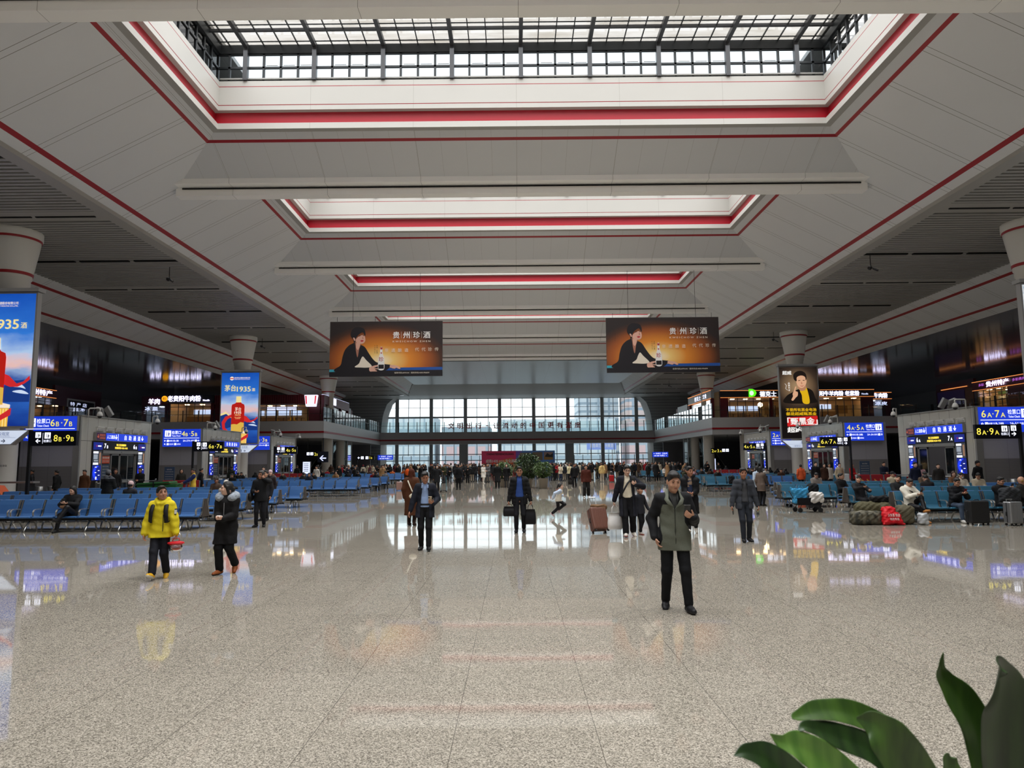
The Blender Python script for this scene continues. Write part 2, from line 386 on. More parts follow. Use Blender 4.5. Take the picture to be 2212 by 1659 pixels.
gl = coffer_glass().build('skylight_glazing', [M_sky, M_clear])
for o in (sh, fr, gl): struct(o); o.location = (0, BEAM0 + PITCH * COFFERS[0], 0)
for k in COFFERS[1:]:
    for o in (sh, fr, gl):
        c = o.copy(); COL.objects.link(c); c.location = (0, BEAM0 + PITCH * k, 0)
# outer roof: keeps the daylight out everywhere but over the wells
b = MB()
b.box(X0 - 60, X0 - 12.65, YA - 2, 126, 19.6, 19.8); b.box(X0 + 12.65, X0 + 60, YA - 2, 126, 19.6, 19.8)
for k in COFFERS + [COFFERS[-1] + 1]:
    y = BEAM0 + PITCH * k
    b.box(X0 - 12.65, X0 + 12.65, y - 2.9, y + 2.9 if k <= COFFERS[-1] else 126, 17.95, 18.0)
struct(b.build('roof_slab', M_slat))

# louvred ceilings over the seating
for s, nm in ((-1, 'left'), (1, 'right')):
    b = MB(); y = YA; i = 0
    while y < YB:
        ph = (y - BEAM0) % PITCH
        if ph < 0.6 or ph > PITCH - 0.6:
            yc = y + 0.6 if ph > PITCH - 0.6 else y
            b.box(*sorted((mx(18.65, s), mx(28.6, s))), y - 0.1, y + 1.1, 13.1, 13.2, 1)
            for xx in (19.3, 22.2, 25.2): b.box(*sorted((mx(xx, s), mx(xx + 2.7, s))), y + 0.45, y + 0.56, 13.06, 13.1, 2)
            y += 1.32; continue
        b.box(*sorted((mx(18.65, s), mx(28.6, s))), y, y + 0.18, 13.1, 13.22, 0); y += 0.33
        if abs(ph - PITCH / 2) < 0.16:
            for xx in (18.6, 21.6, 24.6): b.box(*sorted((mx(xx, s), mx(xx + 2.7, s))), y - .1, y + 0.1, 13.04, 13.1, 2)
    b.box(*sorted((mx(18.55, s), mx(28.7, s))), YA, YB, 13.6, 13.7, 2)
    struct(b.build('ceiling_louvre_' + nm, [M_slat, M_grey, M_dark]))
    # outer sloping band down to the low aisle ceiling, with two red stripes
    b = MB()
    def op(d): return (mx(28.5 + d, s), 13.1 - 0.515 * d)
    for d0, d1, m in ((-0.15, 0.55, 0), (0.55, 0.75, 1), (0.75, 2.5, 0), (2.5, 2.7, 1), (2.7, 3.3, 0)):
        (xa, za), (xb, zb_) = op(d0), op(d1)
        b.poly([(xa, YA, za), (xa, YB, za), (xb, YB, zb_), (xb, YA, zb_)], m)
    xa, za = op(-0.15); b.poly([(xa, YA, za), (xa, YB, za), (xa, YB, 13.7), (xa, YA, 13.7)], 0)
    struct(b.build('ceiling_band_' + nm, [M_white, M_red]))
    xa, za = op(3.3)
    b = MB(); b.box(*sorted((xa, mx(60, s))), YA, 126, za, za + 0.2)
    struct(b.build('ceiling_aisle_' + nm, M_aisle))

# far end of the nave: flat glossy ceiling, sloped fascia, soffit
b = MB(); yl = BEAM0 + PITCH * (COFFERS[-1] + 1)
b.poly([(X0 - 16.05, yl + 0.5, 13.95), (X0 + 16.05, yl + 0.5, 13.95), (X0 + 16.05, 110, 13.95), (X0 - 16.05, 110, 13.95)], 0)
b.poly([(X0 - 16.25, 110, 13.95), (X0 + 16.25, 110, 13.95), (X0 + 18.1, 118, 13.0), (X0 - 18.1, 118, 13.0)], 1)
b.poly([(X0 - 32, 118, 13.0), (X0 + 32, 118, 13.0), (X0 + 32, 126, 13.0), (X0 - 32, 126, 13.0)], 1)
struct(b.build('ceiling_end', [M_gloss, M_grey]))

# columns: round shaft, flared head with two red rings
M_col = mat('column_white', '#d8d6d0', 0.4)
cpro = [(0.68, 0.0), (0.68, 10.45), (0.74, 10.5), (0.74, 10.75), (0.80, 10.8), (0.80, 10.92), (1.08, 12.6), (1.10, 12.72), (1.16, 12.75), (1.16, 13.1)]
def column_mesh():
    b = MB(); b.lathe(cpro, n=40, cap=False)
    for r, z in ((0.815, 10.93), (1.105, 12.62)): b.lathe([(r, z), (r + 0.012, z + 0.01), (r + 0.03 if z < 11 else r + .02, z + 0.14)], n=40, mi=1, cap=False)
    return b
colm = column_mesh().build('column', [M_col, M_red], smooth=True)
for p in colm.data.polygons: p.use_smooth = True
struct(colm)
COLY = (33.2, 62.2, 91.2)
COLS = [(mx(24.4, s), y) for s in (-1, 1) for y in COLY]
colm.location = (*COLS[0], 0)
for x, y in COLS[1:]:
    o = colm.copy(); COL.objects.link(o); o.location = (x, y, 0)

# outer walls
M_wall = mat('wall_grey', '#7f8083', 0.6)
b = MB(); b.box(-62, -60, YA - 2, 126, -0.3, 20); struct(b.build('wall_left', M_wall))
b = MB(); b.box(60, 62, YA - 2, 126, -0.3, 20); struct(b.build('wall_right', M_wall))
b = MB(); b.box(-62, 62, YA - 2, YA - 1.8, -0.3, 20); struct(b.build('wall_near', M_white))

# ---- far wall: great glazed opening with curved white reveals
YW = 124.5
ARC = [(-23.6, 0.0), (-23.55, 5.0), (-23.5, 8.0), (-23.2, 10.2), (-22.5, 12.1), (-21.2, 13.2), (-20.6, 14.0)]
def arcx(z):
    for (xa, za), (xb, zb_) in zip(ARC, ARC[1:]):
        if za <= z <= zb_: return xa + (xb - xa) * (z - za) / (zb_ - za)
    return ARC[-1][0]
b = MB()
for s in (-1, 1):
    ring = [(X0 - s * x, YW, z) for x, z in ARC] + [(X0 + s * 62, YW, 14.0), (X0 + s * 62, YW, 0.0)]
    if s > 0: ring = ring[::-1]
    b.prism(ring, (0, 0.4, 0), 0)
b.box(-62, 62, YW, YW + 0.4, 14.0, 20, 0)
struct(b.build('wall_far', M_louvwall))
M_reveal = mat('reveal_white', '#e9ecec', 0.4)
b = MB()
fine = [0, 2, 4, 5.5, 7, 8.2, 9, 9.8, 10.6, 11.3, 12, 12.6, 13.1, 13.6]
for s in (-1, 1):
    for za, zb_ in zip(fine, fine[1:]):
        xa, xb = arcx(za), arcx(zb_)
        for (ya, yb, da, db) in ((YW - 0.9, YW + 0.2, -0.1, 0.75),):
            b.poly([(X0 - s * (xa + da), ya, za), (X0 - s * (xb + da), ya, zb_), (X0 - s * (xb + db), yb, zb_), (X0 - s * (xa + db), yb, za)])
struct(b.build('trim_arch', M_reveal))
# mullions: thick posts, thin bars, transoms; the lower storey has its own bars
b = MB(); yg = YW + 0.25
def v2z(v): return CAM_H + (997 - v) / 1525.0 * YW
posts = [-20.6 + 6.0 * i for i in range(8)]
for px in posts: b.box(px - 0.3, px + 0.3, yg - 0.3, yg + 0.1, 7.0, 13.6, 0); b.box(px - 0.3, px + 0.3, yg - 0.3, yg + 0.1, 0, 5.2, 0)
for px in (-8.9, 9.55): b.box(px - 0.75, px + 0.75, yg - 0.6, yg + 0.1, 0, 5.2, 0)
xx = -22.6
while xx < 23.3:
    b.box(xx - 0.05, xx + 0.05, yg - 0.05, yg + 0.05, 7.0, 13.6, 0); b.box(xx - 0.05, xx + 0.05, yg - 0.05, yg + 0.05, 3.0, 5.2, 0); xx += 2.0
xx = -22.6
while xx < 23.3:
    b.box(xx - 0.05, xx + 0.05, yg - 0.05, yg + 0.05, 0, 3.0, 0); xx += 1.5
for z, t in ((13.05, .12), (9.7, .14), (3.2, .07), (2.15, .07), (11.4, .03)): b.box(-23.3, 24, yg - 0.1, yg + 0.05, z - t, z + t, 0)
struct(b.build('window_1_frame', M_framedk))
b = MB(); b.poly([(-24, yg, 0), (24.6, yg, 0), (24.6, yg, 14), (-24, yg, 14)]); struct(b.build('window_1_glass', M_win))

# ---- mezzanine: U-shaped gallery, slab face with a red line
M_slabf = mat('gallery_fascia', '#bcbdc0', 0.4)
M_slabn = mat('gallery_fascia_light', '#a3a4a6', 0.25)
ZT, ZBm = 7.0, 4.95
MEZ_Y = 86.0; XM = 23.5; XS = 50.2
b = MB()
b.box(-60, X0 - XM, MEZ_Y, YW, ZBm, ZT, 0); b.box(X0 + XM, 60, MEZ_Y, YW, ZBm, ZT, 0)
b.box(X0 - XM, X0 + XM, 121.8, YW - .02, ZBm, ZT, 0)
b.box(-60, X0 - XS, 40, MEZ_Y, ZBm, ZT, 0); b.box(X0 + XS, 60, 40, MEZ_Y, ZBm, ZT, 0)
for s in (-1, 1):
    b.box(*sorted((mx(XM, s), mx(60, s))), MEZ_Y - 0.03, MEZ_Y, 5.55, 5.78, 1)
    b.box(*sorted((mx(XM - .03, s), mx(XM, s))), MEZ_Y - .03, 121.8, 5.55, 5.78, 1)
b.box(X0 - XM, X0 + XM, 121.77, 121.8, 5.55, 5.78, 1)
struct(b.build('gallery_slab', [M_slabf, M_red]))
# glass balustrades
M_post = mat('rail_post', '#2a2e30', 0.4, 0.4)
def balustrade(p0, p1, n, h=1.75):
    p0, p1 = Vector(p0), Vector(p1); b = MB(); g = MB(); d = (p1 - p0); t = d.normalized(); nn = Vector((-t.y, t.x, 0))
    for i in range(n + 1):
        p = p0 + d * i / n
        b.prism([p + t * .05 + nn * .04, p - t * .05 + nn * .04, p - t * .05 - nn * .04, p + t * .05 - nn * .04], (0, 0, h))
    for z0, z1 in ((h * 0.62, h * 0.62 + 0.05),):
        b.prism([p0 + nn * .03 + Vector((0, 0, z0)), p1 + nn * .03 + Vector((0, 0, z0)), p1 - nn * .03 + Vector((0, 0, z0)), p0 - nn * .03 + Vector((0, 0, z0))], (0, 0, z1 - z0))
    g.poly([p0, p1, p1 + Vector((0, 0, h)), p0 + Vector((0, 0, h))])
    o = struct(b.build('balustrade_frame', M_post)); struct(g.build('balustrade_glass', M_rail)); return o
balustrade((X0 - XM + .15, 121.9, ZT), (X0 + XM - .15, 121.9, ZT), 30)
for s in (-1, 1):
    balustrade((mx(XM + .12, s), MEZ_Y + .1, ZT), (mx(XM + .12, s), 121.8, ZT), 22)
    balustrade((mx(XM + .12, s), MEZ_Y + .1, ZT), (mx(XS, s), MEZ_Y + .1, ZT), 14, 1.4)
    balustrade((mx(XS + .1, s), MEZ_Y, ZT), (mx(XS + .1, s), 60, ZT), 14, 1.4)
# undercroft back wall, glass lift shaft and columns below the gallery
M_under = mat('undercroft_wall', '#8a8b90', 0.5)
b = MB()
b.box(-60, -24.5, 121, 121.3, 0, ZBm); b.box(25.2, 60, 121, 121.3, 0, ZBm)
struct(b.build('wall_undercroft', M_under))
for s in (-1, 1):
    for yy_, xx_ in ((87.6, 27.9), (99.0, 24.6), (110, 26.5)):
        b = MB(); b.lathe([(0.62, 0), (0.62, ZBm)], c=(mx(xx_, s), yy_, 0), n=28, cap=False); struct(b.build('column_undercroft', M_col, smooth=True))
# ------------------------------------------------------------------ lit signs, gates, hanging boards
E_white = mat('lit_white', '#f2f4ff', 0.4, emit='#e8ecff', es=1.6)
E_soft = mat('lit_soft_white', '#dfe6f2', 0.4, emit='#cfdcf2', es=0.75, light=True)
E_yellow = mat('lit_yellow', '#f4e43c', 0.4, emit='#f2e25a', es=1.0)
E_amber = mat('lit_amber', '#f8e060', 0.4, emit='#ffe24a', es=1.5)
E_blue = mat('lit_blue', '#1f3fd0', 0.35, emit='#1d3fd6', es=0.75, light=True)
E_blue2 = mat('lit_deep_blue', '#1a2fa8', 0.35, emit='#1b2fb8', es=0.5)
E_screen = mat('lit_screen_blue', '#10206a', 0.3, emit='#1228a0', es=0.5)
E_orange = mat('lit_orange_text', '#d06a40', 0.4, emit='#d06a48', es=0.6)
E_brown = mat('sign_brown', '#3a2440', 0.4, emit='#3c2648', es=0.3)
E_grey = mat('lit_grey_text', '#5a6a90', 0.4, emit='#5a6a98', es=0.3)
E_redm = mat('lit_red', '#d01c24', 0.4, emit='#d8202a', es=0.8)
M_signblk = mat('sign_black', '#0c0e1a', 0.3)
M_alu = mat('aluminium', '#a2a2a0', 0.35, 0.6)
M_gatewall = mat_lines('gate_panel', '#b9b7b0', '#3c3b39', [('X', 0.87, 0.6, 0.012)], 0.12, spec=0.9)
M_gatewall2 = mat_lines('gate_side_upper', '#a4a4ae', '#77777f', [('Y', 1.3, 0.2, 0.01)], 0.35)
M_gatedark = mat_lines('gate_side_lower', '#7e7c7e', '#5c5a5e', [('Z', 0.055, 0, 0.012), ('Y', 1.3, 0.2, 0.015)], 0.5)
M_doorglass = mat('door_glass_dark', '#14181a', 0.05, 0, 0.8)
M_poster_o = mat('poster_orange', '#c4553a', 0.5)
M_poster_b = mat('poster_slate', '#33465c', 0.5)
M_white_p = mat('white_plastic', '#d9d9d6', 0.4)
M_grey_p = mat('grey_plastic', '#a4a5a6', 0.45)

def arrow(b, x, z, s, ang, mi, y=0.0):
    """flat arrow in the local XZ plane, pointing along ang degrees from +x"""
    a = math.radians(ang); c, sn = math.cos(a), math.sin(a)
    for pts in ([(-.5, -.09), (.15, -.09), (.15, .09), (-.5, .09)], [(.5, 0), (.06, .42), (-.12, .42), (.2, .06), (.2, -.06), (-.12, -.42), (.06, -.42)]):
        b.poly([(x + s * (p * c - q * sn), y, z + s * (p * sn + q * c)) for p, q in pts], mi)
def icon(b, x, z, s, mi, mi2, y=0.0, kind=0):
    b.poly([(x - s / 2, y, z - s / 2), (x + s / 2, y, z - s / 2), (x + s / 2, y, z + s / 2), (x - s / 2, y, z + s / 2)], mi)
    y2 = y - 0.004; h = s
    for px, w_ in ((-0.2, .1), (0.12, .16)):
        b.poly([(x + h * (px - w_ / 2), y2, z - .38 * h), (x + h * (px + w_ / 2), y2, z - .38 * h), (x + h * (px + w_ / 2), y2, z + .16 * h), (x + h * (px - w_ / 2), y2, z + .16 * h)], mi2)
        b.poly([(x + h * (px + .075 * math.cos(t)), y2, z + h * (.27 + .075 * math.sin(t))) for t in [k * math.pi / 4 for k in range(8)]], mi2)
    b.poly([(x + .12 * h, y2, z - .1 * h), (x + .4 * h, y2, z - .1 * h), (x + .4 * h, y2, z), (x + .12 * h, y2, z)], mi2)

def light_box(name, loc, rz, w_, h, label, lines, cat='sign', depth=0.16, face=None, group=None):
    """box sign hung on a wall; lines = function(b) adds the lettering at y = -0.006"""
    root = empty(name, loc, rz, label, cat, group)
    b = MB(); b.box(-w_ / 2, w_ / 2, 0.004, depth, -h / 2, h / 2); b.build('sign_case', M_alu, root)
    b = MB(); b.box(-w_ / 2 + .02, w_ / 2 - .02, -0.004, 0.01, -h / 2 + .02, h / 2 - .02); b.build('sign_face', face or E_blue, root)
    b = MB(); lines(b); b.build('lettering', [E_white, E_yellow, E_blue2, E_grey, M_signblk], root)
    return root

def gate_letters(b, num, let, x, z, h, mi, y=-0.008):
    a, c = num
    b.text(a, x, z, h, mi, y, 'l', bold=.004); b.text(let, x + h * .80, z - h * .17, h * .66, mi, y, 'l', bold=.004)
    b.text('·', x + h * 1.55, z, h * .16, mi, y, 'l'); b.text(c, x + h * 1.92, z, h, mi, y, 'l', bold=.004); b.text(let, x + h * 2.72, z - h * .17, h * .66, mi, y, 'l', bold=.004)

def ticket_sign(loc, nums, let, label, mirror, la, ra):
    def lines(b):
        y = -0.008; w_ = 2.6
        if not mirror:
            icon(b, -0.95, .30, .42, 0, 2, y); b.text('检票口', -.37, .37, .24, 0, y, wide=.64); b.text('Ticket Check', -.37, .14, .1, 0, y, wide=.6)
            gate_letters(b, nums, let, 0.0, .28, .34, 1)
        else:
            icon(b, .98, .30, .42, 0, 2, y); b.text('检票口', .42, .37, .24, 0, y, wide=.6); b.text('Ticket Check', .42, .14, .1, 0, y, wide=.56)
            gate_letters(b, nums, let, -1.15, .28, .34, 1)
        b.poly([(-1.22, y, -.03), (1.22, y, -.03), (1.22, y, -.005), (-1.22, y, -.005)], 0)
        arrow(b, -1.14, -.2, .14, la[1], 0, y); icon(b, -.94, -.2, .14, 0, 2, y); b.text('检票口', -.72, -.2, .11, 0, y, wide=.26); b.text(la[0], -.56, -.2, .115, 0, y, 'l')
        b.text(ra[0], .62, -.2, .115, 0, y, 'r'); b.text('检票口', .78, -.2, .11, 0, y, wide=.26); icon(b, 1.0, -.2, .14, 0, 2, y); arrow(b, 1.17, -.2, .14, ra[1], 0, y)
        arrow(b, -1.14, -.43, .13, 135, 0, y); icon(b, -.94, -.43, .14, 0, 2, y); b.text('卫生间', -.7, -.43, .11, 0, y, wide=.28); icon(b, -.42, -.43, .14, 0, 2, y); b.text('饮用水', -.18, -.43, .11, 0, y, wide=.28)
    light_box('ticket_check_sign', loc, 0, 2.65, 1.25, label, lines)

def gate(loc, rz, nums, let, side, open_door, label, order, msg):
    r = empty('ticket_gate', loc, rz, label, 'gate', 'ticket gate portals along both sides of the hall')
    L = 6.9; H = 4.35; sgn = side          # side wall goes on local x=0 (left) or x=L (right)
    b = MB()
    b.box(0, 1.0, 0, .3, 0, 3.12); b.box(6.2, L, 0, .3, 0, 3.12); b.box(0, L, 0, .3, 3.14, H); b.box(0.01, L - .01, 0.02, .28, 3.12, 3.14, 1)
    b.box(-.03, L + .03, -.05, .35, H, H + .06, 2)
    b.build('front_wall', [M_gatewall, M_black, M_alu], r)
    b = MB(); xs = 0 if side < 0 else L
    b.box(xs - .02, xs + .02, .3, 2.95, 1.85, H, 0); b.box(xs - .04, xs + .04, .3, 2.95, 0, 1.85, 1); b.box(xs - .06, xs + .06, -.01, .3, 0, H, 2)
    b.build('side_wall', [M_gatewall2, M_gatedark, M_alu], r)
    xo = L if side < 0 else 0; b = MB(); b.box(xo - .03, xo + .03, .3, 2.95, 0, H, 0); b.build('far_side_wall', M_gatewall2, r)
    b = MB(); b.box(1.0, 6.2, 2.8, 2.95, 0, H); b.build('back_wall', M_gatedark, r)
    # vents
    for i in range(6):
        v = MB(); x = 1.6 + .87 * i; v.box(x - .3, x + .3, -.07, 0, 3.66, 3.86, 0); v.box(x - .25, x + .25, -.085, -.06, 3.68, 3.78, 1); v.box(x - .31, x + .31, -.1, 0, 3.84, 3.88, 0); v.build('air_vent', [M_white_p, M_grey_p], r)
    # blue channel sign
    s = MB(); s.box(1.1, 6.22, -.16, -.02, 3.16, 3.59, 0); s.box(1.12, 1.95, -.165, -.16, 3.18, 3.57, 1); s.box(1.96, 6.2, -.165, -.16, 3.18, 3.57, 2)
    so = s.build('channel_sign', [M_alu, E_brown, E_blue], r)
    t = MB(); y = -.172
    arrow(t, 1.24, 3.38, .2, -90, 1, y); t.text('商务座优先', 1.62, 3.45, .13, 1, y, wide=.52); t.text('检票通道', 1.62, 3.3, .11, 1, y, wide=.5)
    t.text('人工通道', 2.4, 3.38, .2, 0, y, wide=.72); arrow(t, 2.9, 3.38, .26, -90, 0, y); t.poly([(3.08, y, 3.2), (3.11, y, 3.2), (3.11, y, 3.55), (3.08, y, 3.55)], 0)
    t.text('自  助  通  道', 4.55, 3.38, .27, 0, y, wide=1.65); arrow(t, 5.6, 3.38, .26, -90, 0, y)
    t.build('lettering', [E_white, E_orange], so)
    # led board
    s = MB(); s.box(1.0, 6.2, -.08, 0, 2.67, 3.09, 0); s.box(1.02, 1.84, -.085, -.08, 2.69, 3.07, 1); s.box(5.36, 6.18, -.085, -.08, 2.69, 3.07, 1)
    so = s.build('led_board', [M_signblk, E_screen], r)
    t = MB(); y = -.092
    t.text(order[0] , 2.05, 2.9, .24, 0, y, bold=.015); t.text(let, 2.27, 2.85, .15, 0, y, bold=.015); t.text(order[1], 4.92, 2.9, .24, 0, y, bold=.015); t.text(let, 5.14, 2.85, .15, 0, y, bold=.015)
    t.text(msg[0], 3.6, 2.97, .12, 1, y, wide=.95, bold=.02); t.text(msg[1], 3.6, 2.81, .12, 1, y, wide=1.25, bold=.02)
    for x in (1.28, 5.62):
        t.poly([(x - .06, y, 2.95), (x, y, 2.82), (x + .06, y, 2.95), (x, y, 2.88)], 2); t.poly([(x + .12, y, 2.85), (x + .42, y, 2.85), (x + .42, y, 2.91), (x + .12, y, 2.91)], 0)
    t.build('lettering', [E_white, E_amber, E_redm], so)
    # screens on both sides of the door: bright picture over a blue one
    for x in (1.0, 5.36):
        s = MB(); s.box(x + .02, x + .82, -.06, .2, 1.1, 2.66, 0); s.box(x + .04, x + .8, -.065, -.06, 1.9, 2.64, 1); s.box(x + .04, x + .8, -.065, -.06, 1.12, 1.88, 2)
        y = -.07
        for (a, c, d, e, m) in ((.08, 2.5, .5, 2.6, 3), (.1, 2.2, .46, 2.45, 4), (.14, 2.08, .5, 2.16, 4), (.08, 1.92, .52, 2.02, 3), (.6, 1.98, .74, 2.55, 5), (.26, 1.78, .42, 1.81, 3), (.54, 1.6, .68, 1.63, 3), (.26, 1.5, .4, 1.53, 3), (.56, 1.36, .7, 1.39, 3), (.34, 1.16, .44, 1.3, 3)):
            s.poly([(x + a, y, c), (x + d, y, c), (x + d, y, e), (x + a, y, e)], m)
        s.poly([(x + .06 + .5 - .46 * math.cos(q), y + .003, 1.5 + .38 * math.sin(q)) for q in [i * math.pi / 10 - math.pi / 2 for i in range(11)]] + [(x + .06 + .5 - .25 * math.cos(q), y + .003, 1.5 + .3 * math.sin(q)) for q in [math.pi / 2 - i * math.pi / 10 for i in range(11)]], 6)
        s.build('advert_screen', [M_black, mat('screen_picture', '#3c4048', .3, emit='#3c424c', es=.5), E_screen, E_white, mat('screen_grey', '#9aa4b0', .3, emit='#9aa4b0', es=.6), mat('screen_tan', '#a07a60', .3, emit='#a07a60', es=.5), mat('screen_glow', '#1a3cff', .3, emit='#1a3cff', es=.9)], r)
    # sliding doors
    b = MB(); b.box(1.86, 5.34, -.12, .1, 2.5, 2.66, 0); b.box(3.55, 3.63, -.125, -.12, 2.57, 2.6, 1); b.box(1.86, 1.94, -.02, .1, 0, 2.5, 0); b.box(5.26, 5.34, -.02, .1, 0, 2.5, 0); b.build('door_frame', [M_alu, M_black], r)
    spans = [(1.95, 2.78), (2.78, 3.58), (3.63, 4.45), (4.45, 5.25)]
    if open_door: spans = [(1.95, 2.78), (1.99, 2.82), (4.38, 5.2), (4.45, 5.25)]
    for i, (a, c) in enumerate(spans):
        yd = .06 if i in (0, 3) else .0
        d = MB(); d.box(a, a + .06, yd - .02, yd + .02, 0, 2.48, 0); d.box(c - .06, c, yd - .02, yd + .02, 0, 2.48, 0); d.box(a, c, yd - .02, yd + .02, 2.4, 2.48, 0); d.box(a, c, yd - .02, yd + .02, 0, .12, 0)
        d.box(a + .05, c - .05, yd - .022, yd + .022, .95, 1.1, 0); d.box(a + .06, c - .06, yd - .006, yd + .006, .1, 2.42, 1)
        do = d.build('sliding_door', [M_alu, M_doorglass], r)
        if i == 0:
            p = MB(); p.box(a + .06, c - .08, yd - .05, yd - .03, 1.98, 2.38, 0); p.box(a + .06, c - .08, yd - .05, yd - .03, 1.12, 1.94, 1)
            for q in range(4): p.lathe([(.07, 0), (.07, .005)], c=(0, 0, 0), n=3) if False else p.poly([(a + .15 + .16 * q + .06 * math.cos(k * math.pi / 4), yd - .055, 2.28 + .06 * math.sin(k * math.pi / 4)) for k in range(8)], 2)
            p.text('文明出行 请勿拥挤', a + .39, 2.1, .09, 2, yd - .055, wide=.6)
            for q in range(4): p.text('请核对车次 有序检票', a + .39, 1.82 - .15 * q, .07, 2, yd - .055, wide=.55)
            p.build('door_poster', [M_poster_o, M_poster_b, mat('poster_text', '#c9c3bb', .5)], do)
    return r

def gate_world(side, k):
    y = (35.4 if side < 0 else 34.6) + 13.95 * k
    return y
CAMM = [M_white_p, M_black]
def cctv(loc, rz, label):
    r = empty('cctv_camera', loc, rz, label, 'camera', 'dome cameras on the gate roofs')
    b = MB(); b.tube([(0, 0, -.1), (0, 0, .3), (0.03, -.05, .36), (.05, -.5, .36), (.05, -.55, .33), (.05, -.55, .18)], .035, 8); b.build('bracket', M_white_p, r, True)
    b = MB(); b.lathe([(.03, .2), (.09, .16), (.14, .05), (.14, -.02), (.12, -.04)], (.05, -.55, 0), 16); b.build('housing', M_white_p, r, True)
    b = MB(); b.ball((.05, -.55, -.05), .105, 10); b.build('dome', M_black, r, True)
    return r
def flood(loc, rz, label):
    r = empty('floodlight', loc, rz, label, 'lamp', 'flat floodlight heads on the gate roofs')
    b = MB(); b.tube([(0, 0, 0), (0, 0, .35)], .04, 8); b.tube([(0, 0, .3), (.18, -.18, .32)], .03, 6); b.build('stand', M_black, r)
    for q, (dx, tilt) in enumerate(((-.38, 12), (.38, -18))):
        m = MB(); m.M = Matrix.Translation((dx, -.2, .38)) @ Matrix.Rotation(math.radians(25), 4, 'X') @ Matrix.Rotation(math.radians(tilt), 4, 'Y')
        m.box(-.24, .24, -.05, .05, -.28, .28, 0); m.box(-.22, .22, -.055, -.05, -.26, .26, 1); m.build('lamp_head', [M_grey_p, M_white_p], r)
ORD = ['nearest', 'second', 'third']
NUM = {0: ('6', '7'), 1: ('4', '5'), 2: ('2', '3')}
for side, let, sn in ((-1, 'B', 'left'), (1, 'A', 'right')):
    xg = -21.65 if side < 0 else 22.35
    for k in range(3):
        y0 = gate_world(side, k); n = NUM[k]; nm = f'{n[0]}{let} and {n[1]}{let}'
        loc = (xg, y0, 0) if side < 0 else (xg, y0 + 6.9, 0)
        order = (n[1], n[0]) if side < 0 else n
        msg = ('职工实名制候车', '开检时间:14:20-14:35') if k == 0 else ('G1324 开往 北京西', '正在检票 请走这里')
        gate(loc, math.radians(90 * -side), n, let, side, side > 0 and k == 0, f'grey ticket gate portal with glass sliding doors marked {nm}', order, msg)
        sx = xg - side * 0 + side * 1.36
        la = {0: ('1B-5B', 180), 1: ('1B-3B', 90), 2: ('1B', 135)}[k] if side < 0 else {0: ('1B-28B', 180), 1: ('1B-28B', 180), 2: ('12A-28A', 180)}[k]
        ra = ('2A-27A', 0) if side < 0 else {0: ('2A-5A', 90), 1: ('2A-3A', 90), 2: ('1A', 90)}[k]
        ticket_sign((sx, y0 - .25, 3.72), n, let, f'lit blue ticket check sign reading {nm} on the gate side wall', side > 0, la, ra)
        cctv((xg - side * .1, y0 + .4, 4.4), math.radians(-90 * side), f'white dome camera on the near roof corner of the {nm} gate')
        cctv((xg - side * .1, y0 + 6.8, 4.4), math.radians(-90 * side + 40 * side), f'white dome camera on the far roof corner of the {nm} gate')
        flood((xg + side * .5, y0 + 3.2, 4.38), math.radians(30 * side), f'twin flat floodlight standing on the roof of the {nm} gate')
        # hanging black direction signs on posts
        yb = y0 - 9.1 if side < 0 else y0 - 7.1; nn = {0: ('8', '9'), 1: ('6', '7'), 2: ('4', '5')}[k]; xb = (-17.05, -17.3, -17.4)[k] if side < 0 else 18.6
        r = empty('direction_sign', (xb, yb, 0), 0, f'black post sign with yellow {nn[0]}{let} and {nn[1]}{let} before the {nm} gate', 'sign', 'black direction signs on posts')
        b = MB(); px = side * .88; b.box(px - .05, px + .05, -.05, .05, 0, 3.2); b.build('post', M_black, r)
        b = MB(); b.box(-.86, .86, -.07, .07, 2.62, 3.17); b.build('board', M_signblk, r)
        b = MB(); y = -.078
        if side < 0:
            icon(b, -.55, 3.02, .2, 0, 1, y); arrow(b, -.55, 2.8, .18, 180, 0, y); b.poly([(-.38, y, 2.7), (-.37, y, 2.7), (-.37, y, 3.1), (-.38, y, 3.1)], 0); icon(b, -.2, 3.0, .22, 0, 1, y); b.text('检票口', -.2, 2.8, .1, 0, y, wide=.28); gate_letters(b, nn, let, .03, 2.9, .235, 2, y)
        else:
            gate_letters(b, nn, let, -.82, 2.9, .255, 2, y); icon(b, .25, 3.0, .22, 0, 1, y); b.text('检票口', .25, 2.8, .1, 0, y, wide=.28); b.poly([(.42, y, 2.7), (.43, y, 2.7), (.43, y, 3.1), (.42, y, 3.1)], 0); icon(b, .6, 3.02, .2, 0, 1, y); arrow(b, .6, 2.8, .18, 0, 0, y)
        b.build('lettering', [E_white, M_signblk, E_yellow], r)
